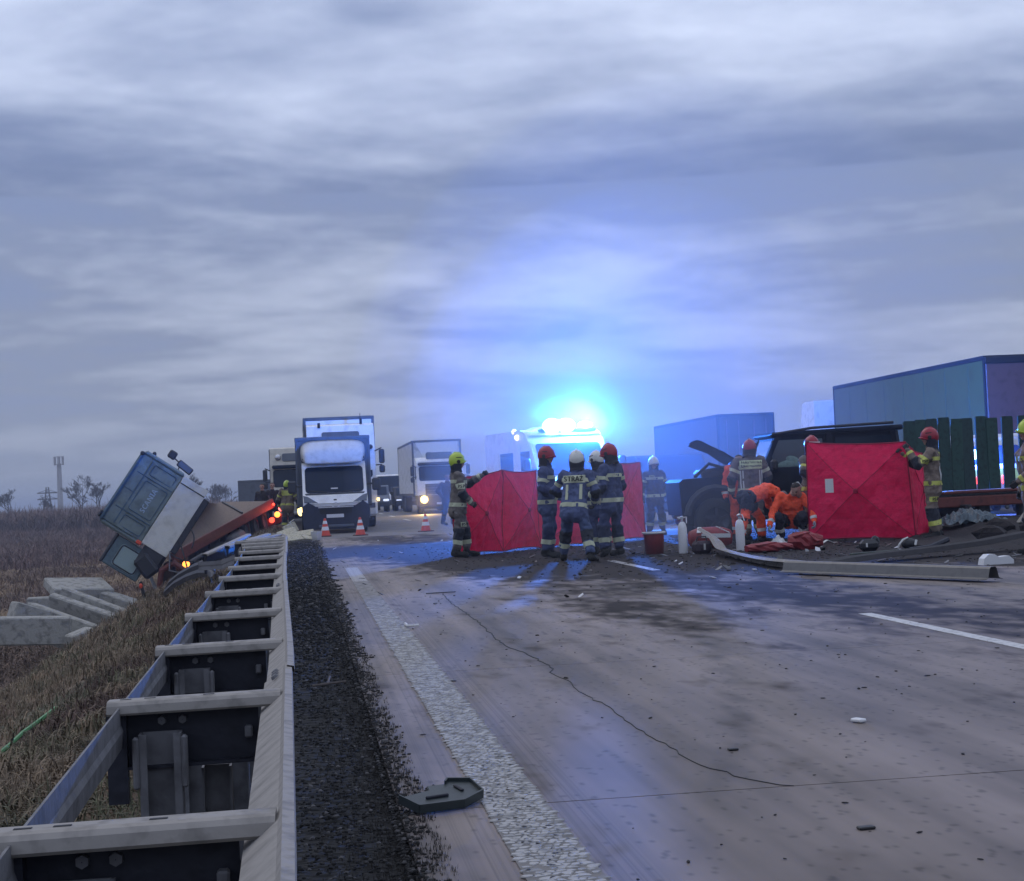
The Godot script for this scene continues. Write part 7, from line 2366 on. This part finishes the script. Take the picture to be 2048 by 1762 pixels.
	tag(put("white_hook", MB.new().tube([Vector3(0.9, 0.02, -15.75), Vector3(0.905, 0.02, -15.5), Vector3(0.96, 0.025, -15.42), Vector3(1.0, 0.02, -15.5)], 0.014, 6), M.white_plastic), "small white hook-shaped scrap beside the ribbed line", "scrap")
	tag(put("white_scrap", MB.new().box(Vector3(2.69, 0.012, -8.19), Vector3(0.045, 0.018, 0.07), 0.005, Basis(Vector3.UP, 0.5)), M.white_plastic), "tiny white fragment alone on the lane in the foreground", "scrap")
	for q in [["flat dark rubber scrap on the lane at the lower right", Vector3(1.9, 0.006, -5.76), 0.06], ["small dark scrap left of the white fragment in the lane", Vector3(1.9, 0.006, -7.6), 0.045], ["flat black splinter by the start of the road crack", Vector3(1.6, 0.012, -20.3), 0.36]]:
		tag(put("dark_scrap", MB.new().box(q[1], Vector3(q[2], 0.01, 0.035), 0.003, Basis(Vector3.UP, 0.1)), M.black), q[0], "scrap")
	o = thing("broken_stick", "grey T-shaped broken stick on the dark gravel beside the barrier", "stick", Vector3(0.12, 0.0, -11.3))
	put("stick", MB.new().tube([Vector3(-0.1, 0.0, 0.05), Vector3(0.12, 0.012, 0.02)], 0.009, 6).tube([Vector3(0.0, 0.005, 0.03), Vector3(0.02, 0.005, -0.4)], 0.008, 6), M.bark2, o)
	# insulation boards and a bucket by the van
	for q in [["crumpled pale board leaning on the pile at the barrier's broken end", Vector3(-0.45, 0.16, -48.6), Vector3(0.5, 0.05, 0.5), Vector3(0.5, 0.3, 0.35)], ["largest pale yellowish board of the pile near the van", Vector3(-0.1, 0.12, -47.6), Vector3(0.75, 0.06, 0.45), Vector3(0.55, -0.2, 0.12)], ["dark striped board standing in the pile near the van", Vector3(-0.35, 0.3, -49.2), Vector3(0.4, 0.3, 0.05), Vector3(-0.3, 0.2, 0.4)], ["thin yellowish board at the foot of the pile", Vector3(0.18, 0.07, -46.8), Vector3(0.4, 0.04, 0.3), Vector3(0.3, 0.4, -0.15)]]:
		o = thing("board_piece", q[0], "board", q[1])
		o.rotation = q[3]
		put("board", MB.new().box(Vector3(), q[2], 0.012), M.board_pale, o)
		put("torn_edge", MB.new().box(Vector3(q[2].x * 0.3, q[2].y * 0.6, 0.02), Vector3(q[2].x * 0.5, 0.03, q[2].z * 0.6), 0.01, Basis(Vector3.BACK, 0.2)), M.board_pale, o)
	o = thing("white_tub", "grey white square tub between the pile of boards and the left cone", "tub", Vector3(0.36, 0, -46.6), 0.15)
	put("tub", MB.new().lathe([Vector2(0.001, 0), Vector2(0.12, 0.0), Vector2(0.16, 0.24), Vector2(0.145, 0.245), Vector2(0.11, 0.03)], 4), M.dirty_white, o)
	# hand lamp carried beside the van
	o = thing("hand_lamp", "glowing hand lamp at the hip of the firefighter by the tail lamps", "lamp", Vector3(-0.06, 0.7, -58.6))
	put("lamp_lens", MB.new().smooth().ball(Vector3(), Vector3(0.1, 0.17, 0.06), 12, 8), M.lamp_warm, o)
	put("lamp_handle", MB.new().bar(Vector3(-0.12, 0.12, -0.05), Vector3(0.02, 0.12, -0.12), 0.05, 0.05), M.black, o)

const BEACON := 1550.0

func more_materials() -> void:
	M.lamp_warm = glow(Color(1.0, 0.70, 0.28), 2.6)
	M.lamp_white = glow(Color(1.0, 0.93, 0.75), 4.0)
	M.lamp_orange = glow(Color(1.0, 0.30, 0.05), 3.0)
	M.lamp_red = glow(Color(1.0, 0.06, 0.03), 3.5)
	M.lamp_redhot = glow(Color(1.0, 0.16, 0.14), 3.0)
	M.lens_lit = glow(Color(0.8, 0.85, 1.0), 0.8)
	M.beacon = glow(Color(0.35, 0.75, 1.0), 14.0)
	M.hazy_glass = mat(Color(0.075, 0.10, 0.12), 0.15)
	M.blue_tarp = worn(Color(0.022, 0.018, 0.028), 0.85, 1.1, 0.25, 0.6, 0.0, 0.0, 16)
	M.green_tarp = worn(Color(0.03, 0.064, 0.022), 0.8, 1.1, 0.22, 0.55, 0.0, 0.0, 17)
	M.plum = worn(Color(0.115, 0.065, 0.085), 0.75, 1.15, 0.4, 0.55, 0.0, 0.0, 18)
	M.navy_trim = mat(Color(0.018, 0.022, 0.03), 0.9)
	M.navy_trim.metallic_specular = 0.2
	M.navy_paint = worn(Color(0.010, 0.013, 0.024), 0.7, 1.4, 0.6, 0.65)
	M.navy_paint.metallic_specular = 0.2
	M.navy_plastic = worn(Color(0.022, 0.026, 0.045), 0.75, 1.4, 0.8, 0.55)
	M.bright_trim = mat(Color(0.62, 0.62, 0.62), 0.3)
	M.rim_dark = mat(Color(0.05, 0.055, 0.07), 0.35, 0.5)
	M.blue_steel_dark = worn(Color(0.05, 0.095, 0.13), 0.7, 1.2, 0.6, 0.5)
	M.pale_letter = mat(Color(0.28, 0.36, 0.42), 0.5)
	M.door_frame = worn(Color(0.07, 0.11, 0.12), 0.7, 1.2, 0.8, 0.5)
	M.door_pane = mat(Color(0.22, 0.29, 0.27), 0.15)
	M.pale_deflector = worn(Color(0.5, 0.49, 0.47), 0.75, 1.15, 0.5, 0.45)
	M.pale_stripe = mat(Color(0.48, 0.50, 0.34), 0.45)
	M.screen_seam = mat(Color(0.30, 0.004, 0.035), 0.7)
	M.cone_base = mat(Color(0.09, 0.03, 0.025), 0.8)
	M.dark_bag = worn(Color(0.03, 0.014, 0.025), 0.6, 1.5, 2.0, 0.7)
	M.zinc_mid2 = worn(Color(0.15, 0.145, 0.14), 0.7, 1.15, 1.0, 0.5, 0.3, 0.1, 34)
	M.steel_dark2 = worn(Color(0.028, 0.025, 0.028), 0.5, 1.8, 0.9, 0.8)
	M.pole_green = worn(Color(0.06, 0.075, 0.06), 0.5, 1.6, 1.2, 0.7)
	M.panel_green = worn(Color(0.022, 0.032, 0.034), 0.7, 1.5, 3.0, 0.45)
	M.bark2 = worn(Color(0.12, 0.10, 0.09), 0.6, 1.3, 4.0, 0.9)
	M.board_pale = worn(Color(0.46, 0.42, 0.30), 0.6, 1.15, 1.5, 0.9, 0.0, 0.4)
	M.board_green = [worn(Color(0.012, 0.05, 0.045), 0.6, 1.4, 1.4, 0.7, 0.0, 0.0, 61), worn(Color(0.016, 0.06, 0.05), 0.6, 1.4, 1.1, 0.7, 0.0, 0.0, 62), worn(Color(0.012, 0.042, 0.042), 0.6, 1.4, 1.3, 0.7, 0.0, 0.0, 63)]

func _ready() -> void:
	var t0 := Time.get_ticks_msec()
	setup_view()
	make_materials()
	more_materials()
	make_ground()
	make_road()
	make_markings()
	print("ground ", Time.get_ticks_msec() - t0)
	make_horizon()
	make_lorries()
	make_box_van()
	make_ambulance()
	make_patrol_car()
	make_wreck()
	make_stake_trailer()
	make_tilted_lorry()
	make_blocks()
	make_barrier()
	print("vehicles ", Time.get_ticks_msec() - t0)
	make_screens()
	make_people()
	print("people ", Time.get_ticks_msec() - t0)
	make_small_things()
	make_ground_cover()
	make_fragments()
	make_headlamps()
	print("all ", Time.get_ticks_msec() - t0)

func make_headlamps() -> void:
	# the one lit headlamp far down the lane: the lens glows in the lorry, its light stands just before it
	for c in get_children():
		if c is Node3D and c.has_meta("label") and "glowing headlamp, alone" in str(c.get_meta("label")):
			var l := SpotLight3D.new()
			l.name = "headlamp_light"
			l.position = Vector3(-0.9, 0.74, 0.3)
			l.rotation = Vector3(rad(-4), PI, 0)
			l.spot_angle = 62.0
			l.spot_range = 60.0
			l.spot_attenuation = 2.0
			l.light_color = Color(1.0, 0.62, 0.25).linear_to_srgb()
			l.light_energy = 26.0
			l.light_size = 0.15
			l.shadow_enabled = true
			c.add_child(l, true)
